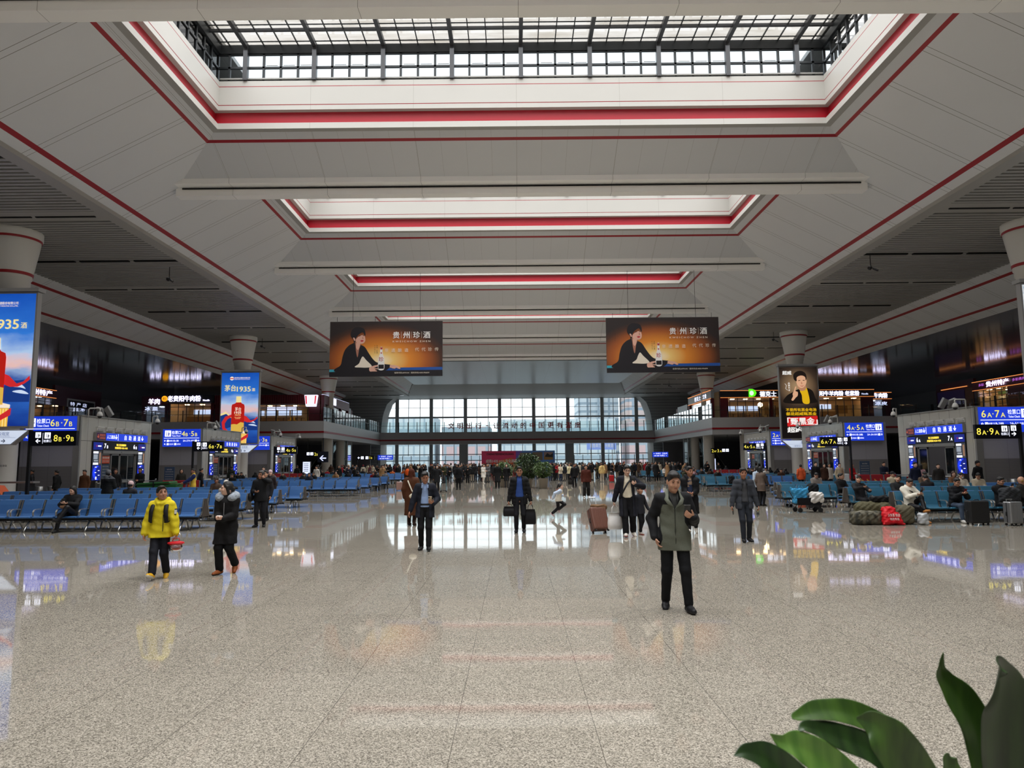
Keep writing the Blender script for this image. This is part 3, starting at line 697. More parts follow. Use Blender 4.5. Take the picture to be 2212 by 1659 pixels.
# further hanging direction signs under the gallery
def hang_sign(x, y, z, w_, h, label, fn, face, ceil=False):
    r = empty('hanging_sign', (x, y, z), 0, label, 'sign')
    b = MB(); b.box(-w_ / 2, w_ / 2, -.06, .06, -h / 2, h / 2); b.build('board', face, r)
    b = MB()
    if ceil: [b.box(q * w_ * .4 - .02, q * w_ * .4 + .02, -.02, .02, h / 2, 4.96 - z) for q in (-1, 1)]
    else: b.box(-w_ * .5 - .05, -w_ * .5 + .05, -.05, .05, -z, h / 2)
    b.build('hanger' if ceil else 'post', M_black, r)
    b = MB(); fn(b); b.build('lettering', [E_white, E_yellow, M_signblk], r)
def f23(let): 
    def f(b):
        y = -.066
        if let == 'B': icon(b, -.85, .05, .35, 0, 2, y); icon(b, -.4, .05, .35, 0, 2, y); gate_letters(b, ('2', '3'), 'B', -.1, 0, .36, 1, y)
        else: gate_letters(b, ('2', '3'), 'A', -1.05, 0, .36, 1, y); icon(b, .4, .05, .35, 0, 2, y); icon(b, .85, .05, .35, 0, 2, y)
    return f
hang_sign(-24.4, 87.2, 3.0, 2.3, .65, 'small black sign with yellow 2B and 3B under the left gallery corner', f23('B'), M_signblk, True)
hang_sign(25.1, 87.2, 3.0, 2.3, .65, 'small black sign with yellow 2A and 3A under the right gallery corner', f23('A'), M_signblk, True)
def f1(b):
    y = -.066; arrow(b, -.95, 0, .35, 180, 0, y); icon(b, -.45, 0, .38, 0, 2, y); icon(b, .2, 0, .38, 0, 2, y); b.text('1', .6, 0, .36, 1, y); b.text('B', .85, -.04, .24, 1, y)
hang_sign(-20.9, 100, 2.6, 2.4, .6, 'black sign with an arrow and yellow 1B before the far windows', f1, M_signblk)
def fb(b):
    y = -.066; b.text('← 出站口  卫生间', 0, .16, .22, 0, y, wide=2.0); b.text('12B-28B 检票口 →', 0, -.16, .2, 0, y, wide=1.9)
hang_sign(-20.3, 112, 2.7, 2.4, .75, 'lit blue sign by the left end of the far windows', fb, E_blue)
hang_sign(21.4, 105, 2.75, 2.3, .75, 'lit blue sign by the right end of the far windows', fb, E_blue)
# ------------------------------------------------------------------ printed boards
def mat_art(name, stops, axis='Z', lo=0.0, hi=1.0, es=0.8, noise=None, radial=None, rough=0.4):
    m = bpy.data.materials.new(name); m.use_nodes = True; MATS[name] = m; N = m.node_tree.nodes; L = m.node_tree.links; b = N['Principled BSDF']; b.inputs['Roughness'].default_value = rough
    t = N.new('ShaderNodeTexCoord')
    if radial:
        mp = N.new('ShaderNodeMapping'); mp.vector_type = 'POINT'; mp.inputs['Location'].default_value = (-radial[0] * radial[2], 0, -radial[1] * radial[3]); mp.inputs['Scale'].default_value = (radial[2], 0, radial[3])
        L.new(t.outputs['Object'], mp.inputs[0]); ln = N.new('ShaderNodeVectorMath'); ln.operation = 'LENGTH'; L.new(mp.outputs[0], ln.inputs[0]); val = ln.outputs['Value']
    else:
        sx = N.new('ShaderNodeSeparateXYZ'); L.new(t.outputs['Object'], sx.inputs[0]); val = sx.outputs['XYZ'.index(axis)]
    r = N.new('ShaderNodeMapRange'); r.inputs['From Min'].default_value = lo; r.inputs['From Max'].default_value = hi; L.new(val, r.inputs['Value']); fac = r.outputs[0]
    if noise:
        n = N.new('ShaderNodeTexNoise'); mp2 = N.new('ShaderNodeMapping'); mp2.inputs['Scale'].default_value = noise[1]; L.new(t.outputs['Object'], mp2.inputs[0]); L.new(mp2.outputs[0], n.inputs['Vector']); n.inputs['Scale'].default_value = 1; n.inputs['Detail'].default_value = 6
        s = N.new('ShaderNodeMath'); s.operation = 'SUBTRACT'; L.new(n.outputs['Fac'], s.inputs[0]); s.inputs[1].default_value = 0.5
        k = N.new('ShaderNodeMath'); k.operation = 'MULTIPLY_ADD'; L.new(s.outputs[0], k.inputs[0]); k.inputs[1].default_value = noise[0]; L.new(fac, k.inputs[2]); fac = k.outputs[0]
    c = N.new('ShaderNodeValToRGB'); e = c.color_ramp.elements
    e[0].position, e[0].color = stops[0][0], C(stops[0][1]); e[1].position, e[1].color = stops[-1][0], C(stops[-1][1])
    for p, col in stops[1:-1]: q = e.new(p); q.color = C(col)
    L.new(fac, c.inputs[0]); L.new(c.outputs[0], b.inputs['Base Color'])
    if es: L.new(c.outputs[0], b.inputs['Emission Color']); b.inputs['Emission Strength'].default_value = es
    return m

def smooth_poly(pts, n=4):
    """closed Catmull-Rom outline"""
    out = []; k = len(pts)
    for i in range(k):
        p0, p1, p2, p3 = [Vector((*pts[(i + d) % k], 0)) for d in (-1, 0, 1, 2)]
        for j in range(n):
            t = j / n
            q = 0.5 * ((2 * p1) + (-p0 + p2) * t + (2 * p0 - 5 * p1 + 4 * p2 - p3) * t * t + (-p0 + 3 * p1 - 3 * p2 + p3) * t ** 3)
            out.append((q.x, q.y))
    return out

class Art:
    """flat printed shapes; px frame (x0,y0,x1,y1) maps to w x h metres centred at cz"""
    def __init__(s, fr, w_, h, cz=0.0, y=-0.01): s.fr, s.w, s.h, s.cz, s.y = fr, w_, h, cz, y; s.b = MB(); s.k = 0; s.mats = []
    def mp(s, p):
        x0, y0, x1, y1 = s.fr
        return ((p[0] - x0) / (x1 - x0) - .5) * s.w, s.cz + (.5 - (p[1] - y0) / (y1 - y0)) * s.h
    def mi(s, m):
        if m not in s.mats: s.mats.append(m)
        return s.mats.index(m)
    def yk(s): s.k += 1; return s.y - 0.0015 * s.k
    def shape(s, pts, m, smooth=True):
        y = s.yk(); pts = smooth_poly(pts) if smooth else pts
        s.b.poly([(a, y, c) for a, c in map(s.mp, pts)], s.mi(m)); return s
    def strip(s, left, right, m):
        y = s.yk(); i = s.mi(m); a = [s.mp(p) for p in left]; c = [s.mp(p) for p in right]
        for j in range(len(a) - 1): s.b.poly([(a[j][0], y, a[j][1]), (a[j + 1][0], y, a[j + 1][1]), (c[j + 1][0], y, c[j + 1][1]), (c[j][0], y, c[j][1])], i)
        return s
    def text(s, body, px, py, ph, m, pw=None, bold=0.01, align='c'):
        x, z = s.mp((px, py)); kx = s.w / (s.fr[2] - s.fr[0]); kz = s.h / (s.fr[3] - s.fr[1])
        s.b.text(body, x, z, ph * kz, s.mi(m), s.yk(), align, wide=pw * kx if pw else None, bold=bold); return s
    def done(s, name, parent): return s.b.build(name, s.mats, parent)

P_ = lambda n, c, es=0.0: mat('print_' + n, c, 0.45, emit=c if es else None, es=es)
# ---- two hanging boards with a seated figure and a bottle
bg_ = mat_art('print_sunset', [(0.0, '#f7ead0'), (0.18, '#f0c878'), (0.42, '#d9862e'), (0.68, '#a05524'), (0.88, '#4a2d20'), (1.0, '#2c2424')], lo=0.0, hi=1.0, es=0.0, radial=(-0.3, -0.75, 0.235, 0.42))
K1 = P_('black', '#17141a'); SK = P_('skin', '#d9a894'); SKd = P_('skin_dark', '#a8705c'); WH = P_('white', '#e9e6e2'); BL = P_('blue_band', '#1f4f9a'); RD = P_('red', '#b23a34'); CR = P_('cream', '#e2d6c4'); DK = P_('ink', '#3a2418'); CY_ = P_('cyan', '#3aa0b4'); LIP = P_('lips', '#b8303a')
def billboard(cx, cy_, cz, label):
    r = empty('hanging_billboard', (cx, cy_, cz), 0, label, 'billboard', 'wide billboards hung from the roof beams')
    W, H = 7.15, 3.52
    b = MB(); b.box(-W / 2, W / 2, 0, .14, -H / 2, H / 2); b.build('board', M_black, r)
    b = MB(); b.poly([(-W / 2, -.006, -H / 2), (W / 2, -.006, -H / 2), (W / 2, -.006, H / 2), (-W / 2, -.006, H / 2)]); b.build('printed_face', bg_, r)
    a = Art((143, 298, 2045, 1226), W, H)
    a.shape([(143, 1105), (240, 1105), (240, 1150), (143, 1150)], CY_, False); a.shape([(240, 1105), (1250, 1082), (2045, 1076), (2045, 1128), (1200, 1132), (300, 1150)], BL, False)
    a.shape([(143, 1148), (1150, 1128), (2045, 1124), (2045, 1226), (143, 1226)], K1, False)
    a.shape([(228, 1105), (330, 1035), (360, 900), (400, 780), (470, 700), (550, 660), (600, 650), (660, 690), (735, 730), (800, 830), (870, 930), (930, 985), (1000, 1005), (1080, 1022), (1180, 1035), (1170, 1060), (1090, 1130), (900, 1150), (300, 1150)], K1)
    a.shape([(570, 1065), (640, 1010), (670, 940), (705, 890), (760, 950), (860, 1055), (780, 1078), (660, 1075)], CR)
    a.shape([(575, 640), (655, 655), (665, 690), (640, 770), (615, 905), (588, 800), (580, 720)], SKd)
    a.shape([(590, 590), (650, 540), (720, 530), (742, 590), (735, 640), (700, 672), (640, 670), (585, 640)], SK)
    a.shape([(620, 660), (655, 650), (650, 720), (620, 780), (590, 740), (590, 660)], SK)
    a.shape([(495, 540), (510, 450), (570, 398), (650, 395), (715, 420), (742, 480), (740, 545), (715, 500), (690, 480), (640, 510), (590, 570), (580, 610), (572, 650), (548, 650), (545, 610)], K1)
    a.shape([(535, 575), (560, 575), (575, 610), (560, 625)], SK)
    a.shape([(660, 622), (690, 612), (714, 622), (695, 642), (672, 638)], LIP); a.shape([(625, 545), (655, 535), (660, 543), (628, 552)], DK); a.shape([(700, 535), (725, 532), (726, 540), (702, 543)], DK); a.shape([(698, 560), (712, 585), (694, 590)], SKd)
    for q in ([(820, 1080), (900, 1045), (985, 1035), (980, 1050), (900, 1085), (975, 1095), (970, 1108), (910, 1110), (950, 1140), (880, 1143), (825, 1140)], [(1165, 1040), (1230, 1040), (1300, 1060), (1340, 1095), (1320, 1105), (1270, 1085), (1240, 1100), (1170, 1078)]): a.shape(q, SK)
    a.shape([(998, 740), (1035, 740), (1036, 830), (1058, 900), (1066, 960), (1064, 1110), (968, 1110), (966, 960), (978, 900), (994, 830)], WH)
    a.shape([(998, 738), (1036, 738), (1034, 775), (1000, 775)], RD, False); a.shape([(970, 1030), (1062, 1030), (1062, 1100), (970, 1100)], K1, False); a.text('珍', 1016, 940, 78, RD)
    a.shape([(1003, 830), (1016, 822), (1028, 832), (1016, 850)], RD)
    for i, ch in enumerate('贵州珍酒'):
        a.text(ch, 1265 + 172 * i, 534, 112, WH, bold=.02)
        if i < 3: a.shape([(1349 + 172 * i, 478), (1353 + 172 * i, 478), (1353 + 172 * i, 588), (1349 + 172 * i, 588)], CR, False)
    a.text('K W E I C H O W   Z H E N', 1525, 643, 28, CR, 635)
    for i, ch in enumerate('非遗酿造'): a.text(ch, 1105 + 112 * i, 790, 62, CR, bold=0)
    for i, ch in enumerate('代代珍传'): a.text(ch, 1618 + 110 * i, 780, 62, CR, bold=0)
    for i, ch in enumerate('大师·珍酒'): a.text(ch, 945, 712 + 30 * i, 24 if ch != '·' else 6, DK, bold=0)
    for i, ch in enumerate('非遗酿造酒'): a.text(ch, 908, 712 + 30 * i, 17, DK, bold=0)
    for i, ch in enumerate('品牌代言人'): a.text(ch, 288, 540 + 36 * i, 20, DK, bold=0)
    a.text('股票代码:6979.HK · 服务热线:4000-996899', 1535, 1172, 26, CR, 585, bold=0)
    a.done('printed_figure', r)
    b = MB()
    for dx in (-W * .3, W * .3): b.tube([(dx, .05, H / 2 + .02), (dx, .05, 14.0 - cz)], .012, 6)
    for dx in (-W * .44, -W * .1, W * .1, W * .44): b.tube([(dx, .05, H / 2 + .02), (dx, .05, H / 2 + .3)], .012, 6)
    b.build('wire', M_black, r)
billboard(-8.1, 44.5, 9.08, 'wide hanging billboard, the one over the left seating')
billboard(9.45, 44.5, 9.18, 'wide hanging billboard, the one over the right seating')

# ---- tall light boxes strapped to the columns
ART_E = 0.85
sky_ = mat_art('print_sky', [(0.0, '#0f2f86'), (0.2, '#2a5fb4'), (0.34, '#1d4c9e'), (0.42, '#8ea6cf'), (0.47, '#e2b9b4'), (0.55, '#a9c4e6'), (0.7, '#2f74cf'), (1.0, '#0f4bb0')], lo=-3.0, hi=3.0, es=ART_E, noise=(0.25, (0.5, 1, 1.4)))
man_ = mat_art('print_brown_glow', [(0.0, '#a58a68'), (0.35, '#7c644a'), (0.7, '#3a2d24'), (1.0, '#120e0d')], lo=0, hi=1, es=ART_E, radial=(-0.1, 1.35, 0.42, 0.42))
pal_ = mat_art('print_pale_pattern', [(0.0, '#8ea6c0'), (0.45, '#b4c8da'), (0.55, '#d9e2ea'), (1.0, '#e8eef2')], lo=-6, hi=6, es=0.6, noise=(3.0, (6, 1, 6)))
G_ = lambda n, c: P_('glow_' + n, c, ART_E)
def column_box(cx, cy_, label, face, art, info):
    r = empty('column_light_box', (cx, cy_, 6.65), 0, label, 'light box', 'tall light boxes on the columns')
    W, H = 3.35, 6.1
    b = MB(); b.box(-W / 2, W / 2, 0.0, .28, -H / 2 - .05, H / 2 + .05); b.box(-W / 2 - .05, W / 2 + .05, -.06, .45, H / 2 + .08, H / 2 + .24); b.build('case', M_grey_p, r)
    b = MB(); b.box(-W / 2 + .08, W / 2 - .08, -.01, .01, -H / 2 + .06, H / 2 - .02); b.build('printed_face', face, r)
    a = art(W - .16, H - .08); a.done('printed_picture', r)
    # slanted information panel beneath
    s = info; pts = [(-W / 2 * s - 0, 0, -H / 2 - .1), (W / 2 * s, 0, -H / 2 - .1), (W / 2 * s - .75 * s, 0, -H / 2 - .78), (-W / 2 * s, 0, -H / 2 - .78)]
    b = MB(); b.prism(pts, (0, .3, 0), 0); fp = [(p[0] * .97 - .02 * s, -.008, -H / 2 - .14 if i < 2 else -H / 2 - .74) for i, p in enumerate(pts)]; b.poly(fp, 1); ip = b.build('information_panel', [M_grey_p, E_soft], r)
    t = MB(); y = -.014; z = -H / 2
    t.text('饮用水', -.45 * s - .3, z - .28, .16, 0, y, wide=.5); t.text('Drinking Water', -.45 * s - .3, z - .4, .06, 0, y, wide=.55); icon(t, .1, z - .3, .22, 0, 1, y); t.text('吸烟室', .55, z - .28, .16, 0, y, wide=.5); t.text('Smoking Room', .55, z - .4, .06, 0, y, wide=.55)
    t.poly([(-1.3, y, z - .455), (1.1, y, z - .455), (1.1, y, z - .445), (-1.3, y, z - .445)], 0)
    t.text('一座候车区', -.4, z - .6, .15, 0, y, wide=.75); icon(t, .2, z - .6, .2, 2, 1, y); arrow(t, .55, z - .6, .2, 0, 2, y)
    t.build('lettering', [E_grey, E_soft, mat('sign_navy', '#23245a', .4)], ip)
    return r
def bottle_art(W, H):
    a = Art((1400, 30, 1932, 1045), W, H, 0, -.014)
    gold, gold2, red, red2, navy, cream, snow = G_('gold', '#d9b04a'), G_('gold_light', '#f0dc96'), G_('bottle_red', '#b01c14'), G_('ribbon', '#c8282c'), G_('navy', '#16357c'), G_('cream', '#f2e4cf'), G_('snow', '#c8d8f0')
    a.shape([(1400, 620), (1470, 590), (1530, 640), (1600, 690), (1400, 800)], gold2, False); a.shape([(1400, 650), (1480, 620), (1560, 690), (1640, 780), (1400, 860)], navy, False); a.shape([(1700, 760), (1800, 700), (1932, 690), (1932, 860), (1700, 860)], navy, False)
    for q in ([(1780, 740), (1850, 720), (1900, 760), (1860, 750)], [(1800, 780), (1870, 770), (1925, 800), (1860, 795)], [(1400, 900), (1470, 905), (1500, 930), (1400, 940)]): a.shape(q, snow)
    a.strip([(1560, 630), (1470, 660), (1420, 740), (1430, 830), (1480, 905), (1560, 930)], [(1560, 665), (1500, 700), (1465, 760), (1470, 820), (1520, 870), (1590, 890)], red2)
    a.strip([(1720, 640), (1770, 660), (1830, 720), (1880, 705), (1925, 660)], [(1720, 720), (1780, 745), (1840, 745), (1890, 720), (1928, 690)], red2)
    a.shape([(1500, 900), (1500, 880), (1560, 868), (1740, 868), (1792, 880), (1792, 905)], cream, False); a.shape([(1510, 905), (1785, 905), (1780, 1045), (1515, 1045)], gold, False)
    for i in range(12): a.shape([(1522 + 22 * i, 912), (1528 + 22 * i, 912), (1528 + 22 * i, 1045), (1522 + 22 * i, 1045)], gold2, False)
    a.strip([(1500, 975), (1600, 990), (1700, 975), (1805, 905)], [(1500, 1010), (1600, 1030), (1700, 1015), (1800, 960)], red2)
    a.shape([(1620, 370), (1690, 370), (1692, 458), (1618, 458)], gold2, False)
    a.shape([(1618, 458), (1692, 458), (1700, 472), (1735, 488), (1742, 520), (1738, 880), (1556, 880), (1556, 520), (1562, 488), (1606, 472)], red, False)
    a.shape([(1556, 775), (1600, 768), (1640, 775), (1690, 742), (1738, 752), (1738, 880), (1556, 880)], gold, False)
    a.text('茅台', 1650, 555, 55, cream, 88); a.text('1935', 1648, 605, 32, cream, 96, .03); a.text('MOUTAI', 1648, 640, 18, gold2, 80, .02); a.text('53% vol 500ml', 1648, 672, 12, gold2, 90); a.text('GUIZHOU', 1648, 690, 10, gold2, 70)
    a.text('茅台', 1530, 250, 90, gold2, 160, .02); a.text('1935', 1722, 265, 72, gold2, 195, .02); a.text('酒', 1860, 275, 46, gold2)
    a.shape([(1548 + 28 * math.cos(k * .52), 110 + 28 * math.sin(k * .52)) for k in range(12)], cream, False); a.shape([(1522, 104), (1574, 104), (1574, 117), (1522, 117)], G_('logo_red', '#c03040'), False)
    a.text('贵州茅台酒股份有限公司', 1695, 102, 22, cream, 225); a.text('KWEICHOW MOUTAI CO.,LTD.', 1695, 125, 12, cream, 225)
    return a
def man_art(W, H):
    a = Art((140, 50, 445, 635), W, H, 0, -.014)
    hair, skin, coat, yel, red, wh, skd = G_('hair', '#1d1511'), G_('face', '#d8a684'), G_('coat', '#17120f'), G_('sweater', '#dcae18'), G_('sign_red', '#cc2222'), G_('white', '#f0efec'), G_('face_shade', '#b07e60')
    a.shape([(175, 345), (185, 290), (240, 255), (290, 230), (350, 220), (400, 245), (418, 300), (420, 345)], coat)
    a.shape([(300, 240), (345, 215), (362, 250), (372, 345), (320, 345), (312, 280)], yel)
    a.shape([(285, 200), (345, 195), (345, 235), (310, 245), (290, 230)], skd)
    a.shape([(272, 140), (300, 120), (340, 122), (356, 150), (352, 185), (335, 212), (310, 222), (285, 205), (274, 175)], skin)
    a.shape([(255, 150), (252, 110), (280, 84), (320, 80), (350, 100), (358, 135), (350, 160), (345, 130), (315, 118), (280, 132), (276, 165)], hair)
    for q in ([(288, 158), (305, 155), (306, 160), (289, 163)], [(325, 155), (342, 155), (341, 160), (326, 160)]): a.shape(q, hair, False)
    a.shape([(300, 200), (318, 204), (334, 198), (318, 210)], G_('mouth', '#a85a50')); a.shape([(314, 168), (322, 186), (310, 187)], skd)
    a.shape([(238, 270), (250, 245), (262, 212), (270, 212), (262, 245), (280, 255), (278, 285), (262, 300), (240, 325), (226, 318), (240, 290)], skin)
    a.text('超威', 200, 95, 32, wh, 72, .03)
    for i, ch in enumerate('品牌代言'): a.text(ch, 212, 182 + 19 * i, 15, wh)
    a.strip([(178, 185), (190, 200), (182, 225), (198, 240)], [(181, 184), (193, 200), (185, 225), (201, 239)], wh)
    a.text('不是所有黑金电池', 300, 401, 27, yel, 245, .03); a.text('都是超威甄黑金', 300, 434, 27, yel, 245, .03)
    a.shape([(182, 462), (428, 452), (430, 528), (184, 538)], red, False); a.text('「甄黑金」', 306, 495, 58, wh, 240, .04); a.text('超跑电池', 305, 565, 44, wh, 245, .04)
    return a
def pale_art(W, H):
    a = Art((0, 0, 100, 200), W, H, 0, -.014)
    a.text('董', 34, 18, 22, G_('ink', '#15151a'), None, .05); a.shape([(8, 8), (15, 8), (15, 14), (8, 14)], G_('seal', '#c0303a'), False); a.text('酒', 34, 48, 22, G_('ink', '#15151a'), None, .05); a.shape([(10, 92), (90, 92), (90, 188), (10, 188)], G_('panel_white', '#eef4f6'), False)
    return a
column_box(-23.3, 31.6, 'tall lit blue bottle poster on the nearest left column', sky_, bottle_art, 1)
column_box(-23.5, 60.5, 'tall lit blue bottle poster on the second left column', sky_, bottle_art, 1)
column_box(24.15, 60.0, 'tall lit dark poster of a man in a yellow sweater, on a right column', man_, man_art, -1)
column_box(24.65, 31.6, 'tall lit pale poster with black writing on the nearest right column', pal_, pale_art, -1)

# ---- red and blue exhibition wall before the far windows
r = empty('exhibition_wall', (.55, 112.0, 0), 0, 'long red and blue printed display wall before the far windows', 'display wall')
b = MB(); b.box(-5.75, 5.75, 0, .3, 0, 3.58, 0); b.build('board', mat('board_back', '#2b4a86', .5), r)
a = Art((1042, 974, 1196, 1026), 11.5, 3.85, 1.63, -.02)
pr, pb, pv, po, pt = P_('magenta', '#e04474'), P_('mid_blue', '#5584c8'), P_('violet', '#8060bc'), P_('orange', '#e0733c'), P_('tan', '#8a7a66')
a.shape([(1042, 974), (1114, 974), (1114, 1000), (1042, 1012)], pr, False); a.shape([(1042, 1000), (1114, 994), (1114, 1026), (1042, 1026)], P_('crimson', '#e0483e'), False); a.shape([(1078, 994), (1107, 988), (1107, 1010), (1072, 1012)], po, False)
a.shape([(1114, 974), (1196, 974), (1196, 1026), (1114, 1026)], pb, False); a.shape([(1114, 974), (1128, 974), (1114, 990)], pv, False)
a.shape([(1122, 978), (1146, 978), (1146, 996), (1122, 996)], pt, False); a.shape([(1149, 977), (1170, 977), (1170, 994), (1149, 994)], P_('photo_brown', '#7a6a58'), False); a.shape([(1173, 977), (1192, 977), (1192, 993), (1173, 993)], P_('photo_dusk', '#9a7f78'), False); a.shape([(1173, 986), (1192, 988), (1192, 993), (1173, 993)], P_('photo_gold', '#9c7a44'), False)
a.shape([(1176, 984), (1180, 979), (1186, 983), (1192, 979), (1192, 988), (1175, 987)], P_('photo_dark', '#20222a'), False)
a.text('CHENGTIEWENCHUANG', 1081, 980.5, 4.2, K1, 57, .03); a.text('成铁1435 >>> 文化展区', 1084, 995, 7, WH, 66, .03)
a.done('printed_face', r)
b = MB(); b.box(-.75, .75, -.25, -.05, 0, 3.0); o = b.build('display_screen', M_signblk); o.location = (2.05, 111.9, 0); tag(o, 'black standing screen in front of the red and blue display wall', 'screen')

# ---- red slogan on the far balustrade
for i, ch in enumerate('文明出行-让流动的中国更有温度'):
    u = 974.5 + 19.45 * i; x = (u - 1112) / 1525 * 121.6 + .1
    b = MB(); b.text(ch, 0, 0, 1.0 if ch != '-' else .12, 0, 0, wide=None if ch != '-' else .4, bold=.02); o = b.build('slogan_character', mat('slogan_red', '#ea3a42', .5)); o.location = (x, 121.87, 8.05)
    md = o.modifiers.new('solid', 'SOLIDIFY'); md.thickness = .05
    tag(o, f'red character {ch} of the slogan on the far glass balustrade', 'lettering', 'red slogan on the far balustrade')
# ------------------------------------------------------------------ shops on the gallery
M_maroon = mat('maroon_panel', '#5a1420', 0.45)
M_maroon2 = mat('dark_maroon', '#3c0f22', 0.45)
M_char = mat('charcoal_fascia', '#26262b', 0.4)
M_shopframe = mat('shop_frame', '#2c2c30', 0.4)
M_int = mat('shop_wall_warm', '#b39672', 0.6)
M_int2 = mat('shop_wall_grey', '#8a8c90', 0.6)
M_wood = mat('wood_brown', '#6b4a30', 0.5)
E_warm = mat('lamp_warm', '#ffe6c0', 0.4, emit='#ffd9a0', es=16.0, light=True)
E_cool = mat('lamp_cool', '#eaf0ff', 0.4, emit='#dfe8ff', es=12.0, light=True)
E_trim = mat('trim_light', '#e09050', 0.4, emit='#e08a4a', es=1.2)
E_sign = mat('shop_letters', '#f4f2ff', 0.4, emit='#dcd8ff', es=3.2)
E_green = mat('lit_green', '#58e01c', 0.4, emit='#54dd1a', es=1.3)
E_pink = mat('lit_pink', '#b060c0', 0.4, emit='#b05cc8', es=0.9)
E_gold = mat('lit_gold', '#f2a41c', 0.4, emit='#f2a41c', es=1.3)
E_menu = mat('lit_menu', '#c8cfe8', 0.4, emit='#c2cbec', es=1.4)
M_shopglass = mat_glass('shop_glass', (0.85, 0.87, 0.88), 0.05)
M_food = mat('food_print', '#7a5a34', 0.5)
FLOOR_M = 7.0

def shop(label, loc, rz, W, texts, fascia_m, wins, piers, depth=6.0, warm=True, fz=(9.6, 10.4), trim=True, inner=None, slats=0):
    """front in the local XZ plane, facing -Y; wins/piers are x spans measured from the left end"""
    r = empty('shop', loc, rz, label, 'shop', 'shop fronts along the gallery'); z0 = 0.0; a, c = fz[0] - FLOOR_M, fz[1] - FLOOR_M
    b = MB(); b.box(0, W, -.25, .3, a, c, 0)
    if slats:
        n = int(W / .28)
        for i in range(n): b.box(i * .28 + .04, i * .28 + .2, -.33, -.24, a, c, 0)
    fo = b.build('fascia', fascia_m, r)
    if trim:
        b = MB(); b.box(0, W, -.3, -.22, c, c + .06); b.box(0, W, -.3, -.22, a - .05, a); b.build('trim_light', E_trim, r)
    mats = []; t = MB()
    for body, x, z, h, m, wd in texts:
        if m not in mats: mats.append(m)
        t.text(body, x, z - FLOOR_M, h, mats.index(m), -.345, wide=wd, bold=.03)
    if texts: t.build('lettering', mats, fo)
    for x0, x1, m in piers:
        b = MB(); b.box(x0, x1, -.1, .25, 0, a); b.build('pier', m, r)
    for x0, x1, n in wins:
        f = MB(); top = a - .02
        f.box(x0, x1, -.04, .04, 0, .1); f.box(x0, x1, -.04, .04, top - .08, top); f.box(x0, x1, -.03, .03, top - .5, top - .44)
        for i in range(n + 1):
            x = x0 + (x1 - x0) * i / n; f.box(x - .035, x + .035, -.04, .04, 0, top)
        fr = f.build('window_frame', M_shopframe, r)
        g = MB(); g.poly([(x0, 0, 0), (x1, 0, 0), (x1, 0, top), (x0, 0, top)]); g.build('window_pane', M_shopglass, fr)
    wall = M_int if warm else M_int2
    b = MB(); b.box(0, W, depth, depth + .1, 0, c); b.box(-.05, 0.02, .25, depth, 0, c); b.box(W - .02, W + .05, .25, depth, 0, c); b.box(0, W, .25, depth, a + .1, a + .2); b.build('interior_wall', wall, r)
    for i in range(max(2, int(W / 1.6))):
        for j in range(2):
            x = (i + .5) * W / max(2, int(W / 1.6)); b = MB(); b.box(x - .22, x + .22, .9 + 2.2 * j, 1.3 + 2.2 * j, a + .02, a + .09); b.build('ceiling_lamp', E_warm if warm else E_cool, r)
    if inner: inner(r, W, a, depth)
    return r
def counter(r, W, a, depth):
    b = MB(); b.box(W * .1, W * .6, depth - 1.8, depth - 1.1, 0, 1.05); b.build('counter', M_wood, r)
    for i in range(4):
        b = MB(); x = W * .12 + i * W * .13; b.box(x, x + W * .11, depth - .12, depth - .02, 1.45, 2.1); b.build('menu_board', E_menu, r)
    b = MB(); b.box(W * .7, W * .92, depth - .15, depth - .02, .9, 1.9); b.build('wall_picture', M_food, r)
def shelves(r, W, a, depth):
    cols = [mat('goods_red', '#a02a24', .5), mat('goods_tan', '#b08a5c', .5), mat('goods_white', '#c9c4bb', .5), mat('goods_green', '#4a6a3a', .5)]
    b = MB()
    for lv in range(4): b.box(W * .08, W * .75, 1.6, 2.1, .35 + .5 * lv, .39 + .5 * lv)
    so = b.build('display_shelf', M_wood, r)
    for lv in range(4):
        for q in range(6):
            b = MB(); x = W * .1 + q * W * .105; b.box(x, x + W * .09, 1.62, 2.0, .39 + .5 * lv, .39 + .5 * lv + random.uniform(.2, .4)); b.build('goods', cols[(q * 3 + lv) % 4], so)
def table_set(x, y, label, seat):
    r = empty('cafe_table', (x, y, FLOOR_M), 0, label, 'table', 'small tables inside the gallery shops')
    b = MB(); b.box(-.35, .35, -.35, .35, .7, .74); b.build('tabletop', M_wood, r); b = MB(); b.lathe([(.22, 0), (.05, .04), (.05, .7)], n=12); b.build('pedestal', M_black, r)
    for s in (-1, 1):
        c = empty('cafe_chair', (x + s * .75, y, FLOOR_M), 0, label.replace('table', 'chair', 1) + (' on its left' if s < 0 else ' on its right'), 'chair', 'chairs inside the gallery shops')
        b = MB(); b.box(-.2, .2, -.2, .2, .42, .47); b.build('seat', seat, c); b = MB(); b.box(.17 * s - .02, .17 * s + .02, -.2, .2, .47, .85); b.build('backrest', seat, c)
        for lx in (-.17, .17):
            for ly in (-.17, .17):
                b = MB(); b.box(lx - .015, lx + .015, ly - .015, ly + .015, 0, .42); b.build('leg', M_black, c)

YF = 88.2
